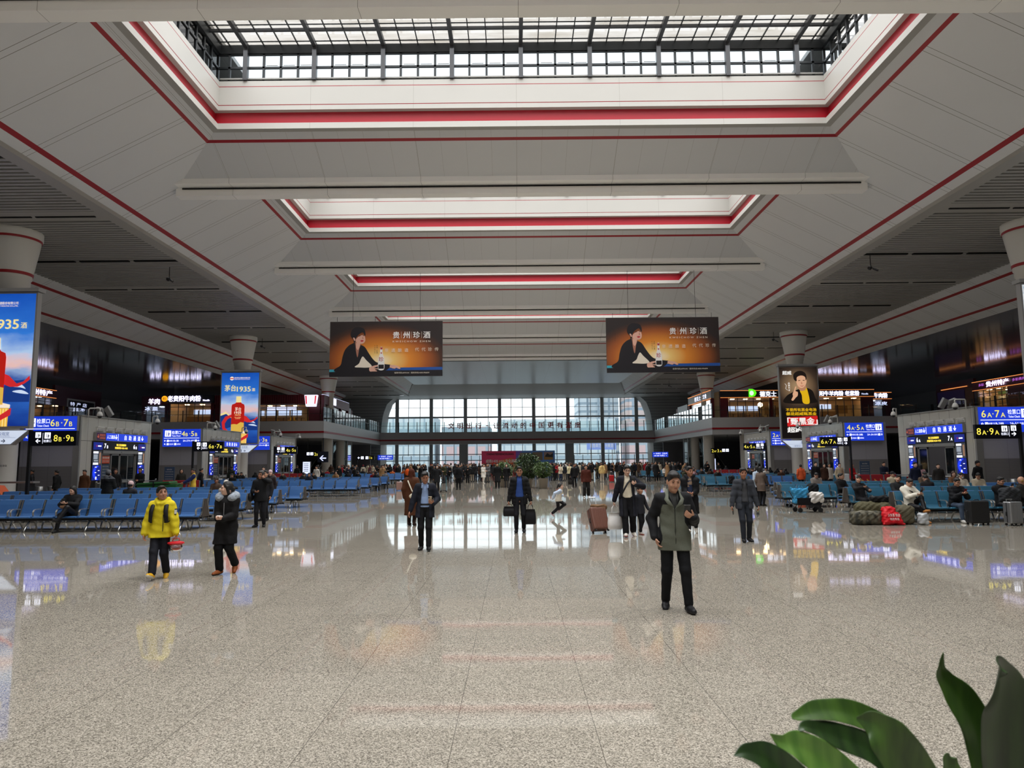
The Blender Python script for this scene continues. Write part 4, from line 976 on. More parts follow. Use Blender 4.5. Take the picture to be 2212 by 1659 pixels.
# left side
shop('noodle shop front with white lettering and a round gold emblem', (-43.3, YF, 7.0), 0, 5.9, [('老贵阳牛肉粉', 2.25, 10.03, .72, E_sign, 4.1), ('Noodle', 5.0, 9.8, .2, E_sign, .8)], M_char, [(.4, 5.5, 5)], [(0, .35, M_maroon2), (5.5, 5.9, M_maroon)], inner=counter, fz=(9.5, 10.45), trim=False)
o = MB(); o.M = Matrix.Translation((-43.5, YF - .32, 10.03)) @ Matrix.Rotation(math.radians(90), 4, 'X'); o.lathe([(.02, 0), (.36, 0), (.36, .05), (.02, .05)], n=24); o.M = None; o.text('粉', -43.5, 10.03, .4, 1, YF - .385); tag(o.build('shop_emblem', [E_gold, mat('emblem_brown', '#7a3a10', .5)]), 'round lit gold emblem beside the left noodle shop lettering', 'emblem')
shop('dark shop front with white lettering left of the gold emblem', (-46.7, YF + .6, 7.0), 0, 3.3, [('羊肉', 1.6, 9.75, .72, E_sign, 1.4), ('冰 皿', 1.3, 8.85, .5, E_menu, 1.6)], M_maroon2, [(.5, 2.9, 2)], [(0, .45, M_maroon2), (2.9, 3.3, M_maroon2)], fz=(9.3, 10.4), trim=False, warm=False, inner=counter)
kfc = shop('red fluted restaurant front at the left gallery corner', (-37.3, YF, 7.0), 0, 13.1, [], M_maroon, [(5.3, 7.6, 2), (7.6, 11.6, 3)], [(0, 1.2, M_maroon), (11.7, 13.1, M_maroon)], inner=counter, trim=False, fz=(9.25, 10.4), slats=1, depth=9)
for i, x in enumerate((1.4, 3.4)):
    b = MB(); b.box(x, x + 1.7, -.12, 0, .1, 2.0, 0); b.box(x + .1, x + 1.6, -.13, -.12, .2, 1.4, 1); b.lathe([(.02, 0), (.55, .1), (.5, .4), (.02, .5)], (x + .85, -.14, .5), 14, 2, sy=.03); b.build('menu_poster', [M_char, mat('poster_plate', '#a8a29a', .5), M_food], kfc)
b = MB(); b.box(5.4, 9.2, 3, 3.1, 1.75, 2.15); b.build('menu_board', E_menu, kfc)
# side of the red restaurant along the gallery edge
r = empty('restaurant_side', (X0 - 24.3, 88.2, 7.0), 0, 'red side fascia with a white lit name, along the left gallery edge', 'shop')
b = MB(); b.box(-.2, .2, 0, 13.5, 2.25, 3.4); b.build('fascia', M_maroon, r)
b = MB(); b.box(-.15, .15, 0, 13.5, 3.4, 3.45); b.build('trim_light', E_menu, r)
b = MB(); b.box(.2, .3, 3.2, 5.6, 2.45, 3.3, 0); b.build('lit_name_panel', E_white, r)
for y in (0.3, 4.5, 9, 13.2):
    b = MB(); b.box(-.2, .2, y - .25, y + .25, 0, 2.25); b.build('pier', M_maroon, r)
b = MB(); b.poly([(0, .5, 0), (0, 13, 0), (0, 13, 2.25), (0, .5, 2.25)]); b.build('window_pane', M_shopglass, r)
# bucket shaped lit sign on the corner (plain, with red stripes)
r = empty('bucket_sign', (-25.0, YF - 1.36, 9.55), 0, 'white lit bucket-shaped sign with red stripes on the red restaurant corner', 'sign')
b = MB(); b.prism([(-.62, 0, -.72), (.62, 0, -.72), (.82, 0, .72), (-.82, 0, .72)], (0, .5, 0)); b.build('sign_body', mat('sign_bucket', '#eceaf4', .4, emit='#e4e2f6', es=1.1, light=True), r, bevel=.06)
for s in (-1, 1):
    b = MB(); b.poly([(s * .45, -.02, -.4), (s * .58, -.02, -.4), (s * .68, -.02, .6), (s * .52, -.02, .6)]); b.build('red_stripe', E_redm, r)
b = MB(); b.box(-.2, .2, .45, 1.12, -.1, .1); b.build('bracket', M_black, r)
# second red kiosk behind, with a white board
r = empty('kiosk', (-27.2, 104, 7.0), 0, 'red kiosk with a white board, behind the red restaurant', 'kiosk')
b = MB(); b.box(-2, 1.6, 0, 8, 0, 3.1); b.build('body', M_maroon, r); b = MB(); b.box(1.6, 1.7, .3, 6.5, 1.3, 3.3); b.box(1.0, 1.7, -.1, 0, 1.3, 3.3); b.build('white_board', mat('white_board', '#b9c4c8', .4), r)
# far left speciality shop, facing the hall
shop('speciality shop with a lit white name on the far left gallery', (-51.6, 66.5, 7.0), math.radians(90), 12.6, [('贵州特产', 9.6, 9.8, .62, E_sign, 4.3)], M_maroon2, [(6.4, 12.3, 5)], [(12.3, 12.6, M_shopframe)], warm=False, inner=shelves, fz=(9.4, 10.2))
r = empty('maroon_wall', (-51.6, 79.2, 7.0), math.radians(90), 'dark maroon shop wall with a black screen, far left gallery', 'shop')
b = MB(); b.box(0, 9, 0, .3, 0, 3.9); b.build('panel', M_maroon2, r); b = MB(); b.box(2.2, 7.6, -.1, 0, .1, 2.6, 0); b.box(2.4, 7.4, -.12, -.1, 1.5, 2.4, 1); b.build('shop_window', [M_grey_p, M_signblk], r)
b = MB(); b.text('特 产 店', 4.3, 2.0, .45, 0, -.13, wide=3.2); b.build('lettering', E_menu, r)
# right side
sd = shop('restaurant front with a green D emblem on the right gallery', (25.6, YF, 7.0), 0, 11.9, [('德克士', 5.9, 9.98, .68, E_white, 2.05)], M_char, [(1.2, 6.1, 5), (6.6, 11.7, 5)], [(0, 1.0, M_maroon), (6.15, 6.5, M_maroon)], inner=counter, depth=8)
b = MB(); y = -.36
b.poly([(3.5 + p, y, 3.12 + q) for p, q in [(0, -.5), (.45, -.5), (.8, -.36), (.98, 0), (.8, .36), (.45, .5), (0, .5)]], 0); b.poly([(3.86 + .26 * math.cos(k * .4) , y - .01, 3.1 + .3 * math.sin(k * .4)) for k in range(16)], 1)
b.build('emblem', [E_green, mat('emblem_white', '#e2f4e2', .4, emit='#e2f4e2', es=1.0)], sd)
b = MB(); b.ball((5.4, 1.2, 1.75), .3, 10); b.build('globe_lamp', E_warm, sd)
shop('noodle shop front with long white lettering on the right gallery', (37.6, YF, 7.0), 0, 7.1, [('阳牛羊肉粉 老素粉', 2.75, 9.98, .6, E_sign, 4.9), ('Noodle', 5.9, 9.9, .2, E_menu, .8)], M_char, [(.3, 5.5, 5)], [(5.55, 7.0, M_maroon2)], inner=counter)
shop('narrow shop front at the right end of the white lettering', (44.9, YF + .9, 7.0), 0, 2.4, [('牛肉粉', 1.0, 9.75, .6, E_sign, 1.7), ('凉皮', 1.0, 8.75, .45, E_menu, 1.5)], M_char, [(.1, 1.3, 1)], [(1.35, 2.3, M_maroon2)], fz=(9.35, 10.1), warm=False, inner=counter)
r = empty('corner_sign', (24.4, 88.6, 7.0), 0, 'grey corner fascia with white lettering, along the right gallery edge', 'shop')
b = MB(); b.box(-.2, .2, -1.5, 10, 2.45, 3.4); b.build('fascia', mat('fascia_pale', '#8f9396', .4), r); b = MB(); b.box(-.26, -.2, -1.5, 10, 3.4, 3.46); b.box(-.26, -.2, -1.5, 10, 2.4, 2.45); b.build('trim_light', E_trim, r)
b = MB(); b.M = Matrix.Translation((-.22, 0, 0)) @ Matrix.Rotation(math.radians(-90), 4, 'Z'); b.text('德克士  饮食', -3.5, 2.92, .6, 0, 0, wide=6.0); b.build('lettering', E_white, r)
for y in (-1.2, 3, 9.7):
    b = MB(); b.box(-.2, .2, y - .2, y + .2, 0, 2.45); b.build('pier', M_maroon, r)
b = MB(); b.poly([(0, -1, 0), (0, 9.5, 0), (0, 9.5, 2.45), (0, -1, 2.45)]); b.build('window_pane', M_shopglass, r)
r = empty('kiosk', (27.6, 106, 7.0), 0, 'red kiosk with a white board on the right gallery', 'kiosk')
b = MB(); b.box(-1.6, 2, 0, 8, 0, 3.0); b.build('body', M_maroon, r); b = MB(); b.box(-1.7, -1.6, .3, 6.5, 1.2, 3.2); b.build('white_board', mat('white_board', '#b9c4c8', .4), r)
shop('speciality shop with pink lit panels on the far right gallery', (52.4, 80.6, 7.0), math.radians(-90), 14.5, [('贵州特产', 4.3, 9.92, .6, E_sign, 3.6), ('多彩', 1.7, 9.95, .3, E_pink, .9), ('多彩贵州', 7.6, 9.95, .3, E_pink, 1.9)], M_maroon, [(.5, 5.4, 5)], [(0, .4, M_shopframe), (5.5, 10, M_maroon2)], inner=shelves, fz=(9.45, 10.35))
r = empty('purple_wall', (52.4, 88.0, 7.0), math.radians(-90), 'purple shop wall with an orange light strip, far right gallery', 'shop')
b = MB(); b.box(0, 7.3, 0, .3, 0, 3.9, 1); b.box(.3, 5.6, -.05, 0, 1.2, 2.9, 0); b.box(5.7, 7.2, -.05, 0, 0, 2.9, 2); b.build('panel', [mat('purple_panel', '#4c3c78', .5), M_maroon2, M_wood], r); b = MB(); b.box(1.2, 6.2, -.12, -.05, 3.1, 3.18); b.build('trim_light', E_trim, r)
for i, (x, y, l) in enumerate([(28.2, 91.5, 'small brown table nearest the red pier, green-D restaurant'), (30.2, 91.2, 'small brown table in the middle, green-D restaurant'), (32.8, 92, 'small brown table right of the second red pier, green-D restaurant')]): table_set(x, y, l, mat('chair_seat', '#4a3a30', .5))
for i, (x, y, l) in enumerate([(-29.8, 91.5, 'small table with yellow seats, left in the red restaurant'), (-27.6, 91.8, 'small table with yellow seats, right in the red restaurant')]): table_set(x, y, l, mat('chair_yellow', '#c99a1c', .5))

# ------------------------------------------------------------------ under the gallery: escalators, lifts, kiosk screens
def escalator(x, s, label):
    r = empty('escalator', (x, 96, 0), 0, label, 'escalator')
    L, H = 11.5, 5.0
    for dx in (-.6, .6):
        b = MB(); b.prism([(dx - .06, 0, 0), (dx - .06, L, H), (dx - .06, L, H + 1.0), (dx - .06, 0, 1.0)], (.12, 0, 0)); b.build('side_panel', M_doorglass, r)
        b = MB(); b.tube([(dx, -.6, .9), (dx, 0, 1.05), (dx, L, H + 1.05)], .05, 6); b.build('handrail', M_alu, r)
    b = MB()
    for i in range(24): b.box(-.54, .54, i * L / 24, (i + 1) * L / 24, i * H / 24 - .1, (i + 1) * H / 24)
    b.build('steps', mat('step_grey', '#4a4c50', .4, .4), r)
for x, s, l in ((-27.0, -1, 'dark escalator under the left gallery corner'), (27.6, 1, 'dark escalator under the right gallery corner')): escalator(x, s, l)
for x, l in ((-21.9, 'glass lift shaft under the left gallery edge'), (22.7, 'glass lift shaft under the right gallery edge')):
    r = empty('glass_lift', (x + (-2.6 if x < 0 else 2.6), 100, 0), 0, l, 'lift')
    b = MB(); [b.box(p - .06, p + .06, q - .06, q + .06, 0, 4.95) for p in (-1.3, 0, 1.3) for q in (-1.2, 1.2)]; [b.box(-1.3, 1.3, q - .05, q + .05, z, z + .1) for q in (-1.2, 1.2) for z in (0, 2.4, 4.85)]; b.build('frame', M_framedk, r)
    b = MB(); b.poly([(-1.3, -1.2, 0), (1.3, -1.2, 0), (1.3, -1.2, 4.9), (-1.3, -1.2, 4.9)]); b.poly([(-1.3, 1.2, 0), (-1.3, -1.2, 0), (-1.3, -1.2, 4.9), (-1.3, 1.2, 4.9)]); b.poly([(1.3, 1.2, 0), (1.3, -1.2, 0), (1.3, -1.2, 4.9), (1.3, 1.2, 4.9)]); b.build('glass', M_rail, r)
    b = MB(); b.box(-1.1, 1.1, .2, 1.1, .1, 2.3); b.build('car', M_int2, r)
for x, y, l in ((-23.9, 82, 'white lit information kiosk by the left gallery column'), (25.4, 92, 'white lit door board under the right gallery')):
    r = empty('information_kiosk', (x, y, 0), 0, l, 'kiosk'); b = MB(); b.box(-.45, .45, -.1, .1, 0, 2.1); b.build('stand', M_grey_p, r); b = MB(); b.box(-.4, .4, -.12, -.1, .5, 2.05); b.build('screen', E_menu, r)
    b = MB(); [b.poly([(-.3, -.125, 1.8 - .2 * i), (.25, -.125, 1.8 - .2 * i), (.25, -.125, 1.86 - .2 * i), (-.3, -.125, 1.86 - .2 * i)]) for i in range(5)]; b.build('print', M_signblk, r)
r = empty('wall_sign', (-23.3, 86.6, 3.1), 0, 'dark blue wall sign with a white left arrow under the gallery', 'sign'); b = MB(); b.box(-.65, .65, 0, .12, -1.1, .2); b.box(-.05, .05, .05, .1, .2, 1.86); b.build('board', mat('sign_navy_board', '#1c2438', .5), r); b = MB(); arrow(b, 0, -.6, .8, 180, 0, -.01); b.build('lettering', E_menu, r)

# ------------------------------------------------------------------ outside: towers, road, lower buildings
M_tower = mat_lines('tower_facade', '#c2ccd2', '#8fa0ac', [('Z', 3.0, 0, 0.9), ('X', 4.0, 0, 0.8)], 0.7)
M_tower2 = mat_lines('tower_facade_rose', '#cdbcb8', '#93a2b0', [('Z', 3.0, 0, 1.0), ('X', 5.0, 1, 1.4)], 0.7)
def tower(x, y, w_, d, h, m, label):
    b = MB(); b.box(-w_ / 2, w_ / 2, 0, d, 0, h, 0); b.box(-w_ * .2, w_ * .2, d * .3, d * .6, h, h + 4, 0)
    for i in range(int(w_ / 6)): b.box(-w_ / 2 + 6 * i + 1, -w_ / 2 + 6 * i + 3.2, -1.0, 0, 3, h - 2, 0)
    o = b.build('street_tower', m); o.location = (x, y, -1.0); tag(o, label, 'building', 'buildings beyond the far windows')
tower(31, 262, 15, 16, 95, M_tower, 'pale tower block beyond the windows, left of the tower pair')
tower(46, 250, 13, 16, 100, M_tower2, 'rose and grey tower block beyond the windows, right of the tower pair')
tower(59, 270, 12, 16, 95, M_tower, 'pale tower block at the right end of the far windows')
M_low = mat_lines('low_building', '#c6d0d4', '#9fb0ba', [('Z', 4, 0, 1.0), ('X', 3, 0, .5)], 0.7)
M_pink = mat_lines('pink_building', '#cdb0b0', '#a2aeb8', [('Z', 4, 0, 1.4), ('X', 3, 0, .8)], 0.7)
for x, w_, h, m, l in ((-38, 30, 16, M_low, 'low pale building beyond the far left windows'), (-14, 14, 13, M_pink, 'low pink building beyond the window left of the display wall'), (12, 34, 15, M_low, 'long low pale building beyond the middle windows'), (53, 40, 14, M_pink, 'low pink building beyond the far right windows')):
    b = MB(); b.box(-w_ / 2, w_ / 2, 0, 15, 0, h); o = b.build('street_building', m); o.location = (x, 205, -1); tag(o, l, 'building', 'buildings beyond the far windows')
r = empty('street_billboard', (19.5, 160, -1), 0, 'blue billboard with white writing outside the far windows', 'billboard'); b = MB(); b.box(-3.3, 3.3, 0, .3, 5.4, 7.2); b.build('board', mat('outdoor_blue', '#8aa0e0', .5), r); b = MB(); b.text('酱香典范 贵州美酒', 0, 6.3, .9, 0, -.02, wide=5.2); b.build('lettering', WH, r); b = MB(); b.box(-2.5, -2.3, .1, .3, 0, 5.4); b.box(2.3, 2.5, .1, .3, 0, 5.4); b.build('post', M_alu, r)
b = MB(); b.box(-300, 300, 126, 600, -1.3, -1.0); struct(b.build('ground_outside', mat('paving_outside', '#b9bfc2', .7)))
b = MB(); b.box(-60, 60, 150, 150.4, -1, 1.2); struct(b.build('fence_outside', mat('white_fence', '#d5dbdf', .6)))
# ------------------------------------------------------------------ waiting benches
SP = .665                                    # seat pitch
M_seatblue = mat('seat_blue', '#3a659c', 0.38, vary=(1.2, .06)); M_seatteal = mat('seat_teal', '#2e627c', 0.38, vary=(1.2, .06)); M_seatred = mat('seat_red', '#8c1c26', 0.4)
M_chrome = mat('polished_aluminium', '#b9bab8', 0.22, 0.85); M_benchdk = mat('bench_beam', '#26272a', 0.4, 0.5); M_panel = mat('bench_end_panel', '#3a322c', 0.5)
def rail(pts, w_, x, t=.03):
    """band of width w_ swept along YZ points"""
    b = MB(); n = len(pts); L = []
    for i, (y, z) in enumerate(pts):
        a = Vector(pts[max(i - 1, 0)]); c = Vector(pts[min(i + 1, n - 1)]); d = (c - a).normalized(); nn = Vector((-d.y, d.x)) * t / 2
        L.append(((y + nn.x, z + nn.y), (y - nn.x, z - nn.y)))
    ring = [p[0] for p in L] + [p[1] for p in L[::-1]]
    b.prism([(x - w_ / 2, y, z) for y, z in ring], (w_, 0, 0)); return b
def seat_shell(x, back_h, w_=.585):
    up = [(-.47, .39), (-.485, .42), (-.46, .445), (-.30, .435), (-.12, .42), (-.03, .43), (.01, .50), (.045, .62), (.09, .76), (.135, back_h - .03), (.145, back_h)]
    dn = [(.185, back_h - .01), (.17, back_h - .06), (.125, .74), (.085, .60), (.05, .46), (.0, .375), (-.12, .36), (-.30, .375)]
    b = MB(); b.prism([(x - w_ / 2, y, z) for y, z in up + dn], (w_, 0, 0)); return b
def make_bench(seat_mat, n=4, back_h=.90, deer=False, panel=False):
    r = empty('waiting_bench', (0, 0, 0), 0)
    for i in range(n):
        s = seat_shell((i + .5) * SP, back_h).build('seat', seat_mat, r, smooth=False, bevel=.012)
        if deer:
            for dx in (-.14, .14):
                b = MB(); b.M = Matrix.Translation(((i + .5) * SP + dx, .02, .78)) @ Matrix.Rotation(math.radians(-18), 4, 'X')
                b.poly([(p, 0, q) for p, q in [(-.05, -.08), (-.03, -.08), (-.02, 0), (.03, 0), (.035, -.08), (.055, -.08), (.05, .04), (0, .04), (-.02, .1), (-.06, .1), (-.05, .06)]]); b.build('printed_emblem', mat('emblem_gold', '#b8862c', .5), s)
    for i in range(n + 1):
        x = i * SP + (-.012 if i == n else .012 if i == 0 else 0)
        rail([(-.1, .385), (.0, .40), (.055, .5), (.1, .68), (.155, back_h - .02)], .035, x, .045).build('back_rail', M_chrome, r)
        rail([(.07, .62), (-.08, .635), (-.26, .63), (-.34, .61), (-.375, .56), (-.37, .47), (-.36, .43)], .045, x, .026).build('armrest', M_chrome, r)
    b = MB(); b.box(0, n * SP, -.22, -.14, .30, .36); b.box(0, n * SP, .0, .05, .31, .36); b.build('beam', M_benchdk, r)
    for x in (.45, n * SP - .45):
        b = MB(); b.tube([(x, -.42, .0), (x, -.40, .04), (x, -.3, .17), (x, -.17, .30), (x, -.05, .33), (x, .06, .25), (x, .12, .12), (x, .16, .0)], [.02, .026, .024, .03, .04, .028, .022, .02], 8); b.build('leg', M_chrome, r, smooth=True)
    if panel:
        b = MB(); b.prism([(n * SP + .02, .13, back_h - .03), (n * SP + .02, .24, back_h - .03), (n * SP + .02, .42, .36), (n * SP + .02, -.05, .36)], (.02, 0, 0)); b.build('end_panel', M_panel, r)
    return r
def far_bench(seat_mat, n=4):
    b = MB()
    for i in range(n):
        s = seat_shell((i + .5) * SP, .9); k = len(b.v); b.v += s.v; b.f += [tuple(q + k for q in f) for f in s.f]; b.m += [0] * len(s.f)
    for i in range(n + 1):
        b.box(i * SP - .02, i * SP + .02, .06, .2, .5, .9, 1); b.box(i * SP - .02, i * SP + .02, -.36, .05, .6, .63, 1); b.box(i * SP - .02, i * SP + .02, -.37, -.34, .42, .62, 1)
    b.box(0, n * SP, -.2, .05, .3, .36, 2)
    for x in (.45, n * SP - .45): b.box(x - .02, x + .02, -.35, -.3, 0, .33, 1); b.box(x - .02, x + .02, .1, .15, 0, .33, 1)
    return b.build('waiting_bench', [seat_mat, M_chrome, M_benchdk])
PROTO = {}
def bench(kind, x, y, rz, label, group, far=False, panel=False, n=4):
    key = (kind, far, panel, n)
    m = {'b': M_seatblue, 't': M_seatteal, 'r': M_seatred}[kind]
    if key not in PROTO:
        PROTO[key] = far_bench(m, n) if far else make_bench(m, n, 1.1 if kind == 'r' else .9, kind == 'r', panel); o = PROTO[key]
    else: o = copy_tree(PROTO[key])
    o.location = (x, y, 0); o.rotation_euler = (0, 0, rz); tag(o, label, 'bench', group); return o
BW = 4 * SP + .06
ORDN = ['first', 'second', 'third', 'fourth', 'fifth', 'sixth']
CN = {'b': 'blue', 't': 'teal'}
BENCHES = []
def rows(side, block, Ys, xend, counts, cols, far):
    sn = 'left' if side < 0 else 'right'
    for j, Y in enumerate(Ys):
        for back in (0, 1):
            for i in range(counts[j]):
                c = cols[(j * 7 + i * 3 + back * 2) % len(cols)]
                xe = xend[j] if isinstance(xend, (list, tuple)) else xend
                x0 = xe - BW * (i + 1) + .06 if side < 0 else xe + BW * i
                yb = Y - .145
                face = 'facing the camera' if not back else 'facing away'
                lab = f'{CN[c]} four-seat bench {face}, {ORDN[i]} from the aisle, {ORDN[j]} {sn} row, {block} block'
                pan = (not far) and not back and ((side < 0 and i == 0) or (side > 0 and i == 0))
                if not back: o = bench(c, x0, yb, 0, lab, f'benches in the {block} block on the {sn}', far, pan and side < 0)
                else: o = bench(c, x0 + 4 * SP, Y + .145 + .22, math.pi, lab, f'benches in the {block} block on the {sn}', far)
                BENCHES.append((x0, yb, o))
                if pan and side > 0:
                    q = MB(); q.prism([(-.04, .13, .87), (-.04, .24, .87), (-.04, .42, .36), (-.04, -.05, .36)], (.02, 0, 0)); q.build('end_panel', M_panel, o)
rows(-1, 'near', (21.25, 24.7, 28.0, 31.3), -9.2, (3, 4, 4, 4), 'bbbbbtb', False)
rows(1, 'near', (22.0, 25.5, 28.9, 32.2), (11.55, 11.75, 10.65, 11.7), (2, 3, 4, 3), 'ttbttbt', False)
rows(-1, 'middle', (41.8, 45.1, 48.4, 51.7), -9.15, (4, 4, 4, 4), 'btbbtbb', True)
rows(1, 'middle', (43.9, 47.2, 50.5, 53.8), 11.6, (3, 3, 3, 3), 'tttbttt', True)
rows(-1, 'far', (64.5, 67.9, 71.3), -9.5, (4, 4, 4), 'bbtb', True)
rows(1, 'far', (68.5, 71.9), 12.6, (3, 3), 'tbtt', True)
bench('r', -18.0, 36.2, 0, 'red priority bench with gold emblems, beside the green bin', 'red priority benches', n=3)
bench('r', 17.4, 36.3, 0, 'red priority bench with gold emblems, in front of the nearest right gate', 'red priority benches', n=3)
bench('r', 16.2, 58.5, 0, 'red priority bench with gold emblems, far right beyond the middle block', 'red priority benches', n=4)
bench('r', -19.5, 57.5, 0, 'red priority bench with gold emblems, far left beyond the middle block', 'red priority benches', n=4)
# ------------------------------------------------------------------ people: distance-field bodies and clothes
V3 = lambda *a: np.array(a, dtype=np.float64)
def nrm(v):
    v = np.asarray(v, float); return v / (np.linalg.norm(v) + 1e-12)
def rotx(a): c, s = math.cos(a), math.sin(a); return np.array([[1, 0, 0], [0, c, -s], [0, s, c]])
def roty(a): c, s = math.cos(a), math.sin(a); return np.array([[c, 0, s], [0, 1, 0], [-s, 0, c]])
def rotz(a): c, s = math.cos(a), math.sin(a); return np.array([[c, -s, 0], [s, c, 0], [0, 0, 1]])

class Sdf:
    def __init__(s, h): s.h = h; s.p = []; s.post = []
    def cone(s, a, b, ra, rb, k=0.02, flat=None, op='add'):
        a, b = np.asarray(a, float), np.asarray(b, float); R = max(ra, rb)
        def fn(P):
            d = b - a; L = d @ d + 1e-9
            Q = P - a
            if flat is not None:
                n, f = flat; Q = Q + ((Q @ n) - 0) [..., None] * n * (1 / f - 1)
                dd = d + (d @ n) * n * (1 / f - 1); LL = dd @ dd + 1e-9
            else: dd, LL = d, L
            t = np.clip((Q @ dd) / LL, 0, 1)
            return np.linalg.norm(Q - t[..., None] * dd, axis=-1) - (ra + (rb - ra) * t)
        s.p.append((fn, np.minimum(a, b) - R, np.maximum(a, b) + R, k, op)); return s
    def ell(s, c, r, R=None, k=0.02, op='add'):
        c = np.asarray(c, float); r = np.asarray(r, float); M = np.eye(3) if R is None else R
        def fn(P):
            q = (P - c) @ M / r; l = np.linalg.norm(q, axis=-1); l2 = np.linalg.norm(q / r, axis=-1) + 1e-9
            return l * (l - 1) / l2
        e = np.abs(M) @ r; s.p.append((fn, c - e, c + e, k, op)); return s
    def box(s, c, half, R=None, rnd=.04, k=0.02, op='add'):
        c = np.asarray(c, float); hf = np.asarray(half, float); M = np.eye(3) if R is None else R
        def fn(P):
            q = np.abs((P - c) @ M) - hf + rnd; return np.linalg.norm(np.maximum(q, 0), axis=-1) + np.minimum(q.max(-1), 0) - rnd
        e = np.abs(M) @ hf; s.p.append((fn, c - e, c + e, k, op)); return s
    def mesh(s, adapt=0.0):
        adds = [q for q in s.p if q[4] == 'add']; pad = 0.05
        lo = np.min([q[1] for q in adds], 0) - pad; hi = np.max([q[2] for q in adds], 0) + pad
        n = np.ceil((hi - lo) / s.h).astype(int) + 1
        D = np.full(n, 0.2, np.float32); ax = [lo[i] + s.h * np.arange(n[i]) for i in range(3)]
        for fn, a, b, k, op in s.p:
            m = max(k, s.h) * 1.3 + 2 * s.h
            i0 = np.maximum(0, np.floor((a - m - lo) / s.h).astype(int)); i1 = np.minimum(n, np.ceil((b + m - lo) / s.h).astype(int) + 1)
            if np.any(i1 <= i0): continue
            G = np.stack(np.meshgrid(*[ax[i][i0[i]:i1[i]] for i in range(3)], indexing='ij'), -1)
            d = fn(G); sl = tuple(slice(i0[i], i1[i]) for i in range(3)); o = D[sl]
            if op == 'add':
                e = np.maximum(k - np.abs(o - d), 0) / k; D[sl] = np.minimum(o, d) - e * e * k / 4
            else:
                e = np.maximum(k - np.abs(o + d), 0) / k; D[sl] = np.maximum(o, -d) + e * e * k / 4
        X, Y, Z = np.meshgrid(*ax, indexing='ij', sparse=True)
        for f in s.post: D = f(D, X, Y, Z)
        D = np.ascontiguousarray(np.clip(D, -3 * s.h, 3 * s.h), dtype=np.float32)
        g = openvdb.FloatGrid(3 * s.h); g.copyFromArray(D)
        pts, tris, quads = g.convertToPolygons(isovalue=0.0, adaptivity=adapt)
        v = pts.astype(np.float64) * s.h + lo
        f = [tuple(int(i) for i in q[::-1]) for q in tris] + [tuple(int(i) for i in q[::-1]) for q in quads]
        return v, f

def make_mesh(name, v, f, mats, parent=None, zone=None):
    me = bpy.data.meshes.new(name); me.from_pydata(v.tolist(), [], f)
    for m in mats: me.materials.append(m)
    if zone is not None and len(f):
        cen = np.array([v[list(q)].mean(0) for q in f]); me.polygons.foreach_set('material_index', np.asarray(zone(cen), dtype=np.int32))
    me.polygons.foreach_set('use_smooth', [True] * len(f)); me.update()
    o = bpy.data.objects.new(name, me); COL.objects.link(o); adopt(o, parent); return o

SKIN = {'a': mat('skin', '#b98a70', 0.5, vary=(6, .05)), 'b': mat('skin_tan', '#a06f56', 0.5, vary=(6, .05)), 'c': mat('skin_pale', '#d0a690', 0.5, vary=(6, .04))}
M_eye = mat('eye_dark', '#1c1412', 0.2); M_lip = mat('lips', '#8f4a42', 0.5); M_glasses = mat('glasses_frame', '#17171a', 0.3)
HAIR = {'k': mat('hair_black', '#120f0d', 0.65), 'g': mat('hair_greying', '#3a3634', 0.5), 'r': mat('hair_brown', '#3a2016', 0.5)}
def cloth(col, rough=0.8, b=0.25): return mat('cloth_' + col.strip('#'), col, rough, 0, 0.25, bump=(26, b), vary=(9, .06))

def ik(a, t, l1, l2, pole):
    a, t = np.asarray(a, float), np.asarray(t, float); d = t - a; L = np.linalg.norm(d); L = min(max(L, 1e-4), (l1 + l2) * .999)
    u = nrm(d); t = a + u * L; x = (l1 * l1 - l2 * l2 + L * L) / (2 * L); hgt = math.sqrt(max(l1 * l1 - x * x, 0))
    p = np.asarray(pole, float); p = nrm(p - (p @ u) * u); return a + u * x + p * hgt, t

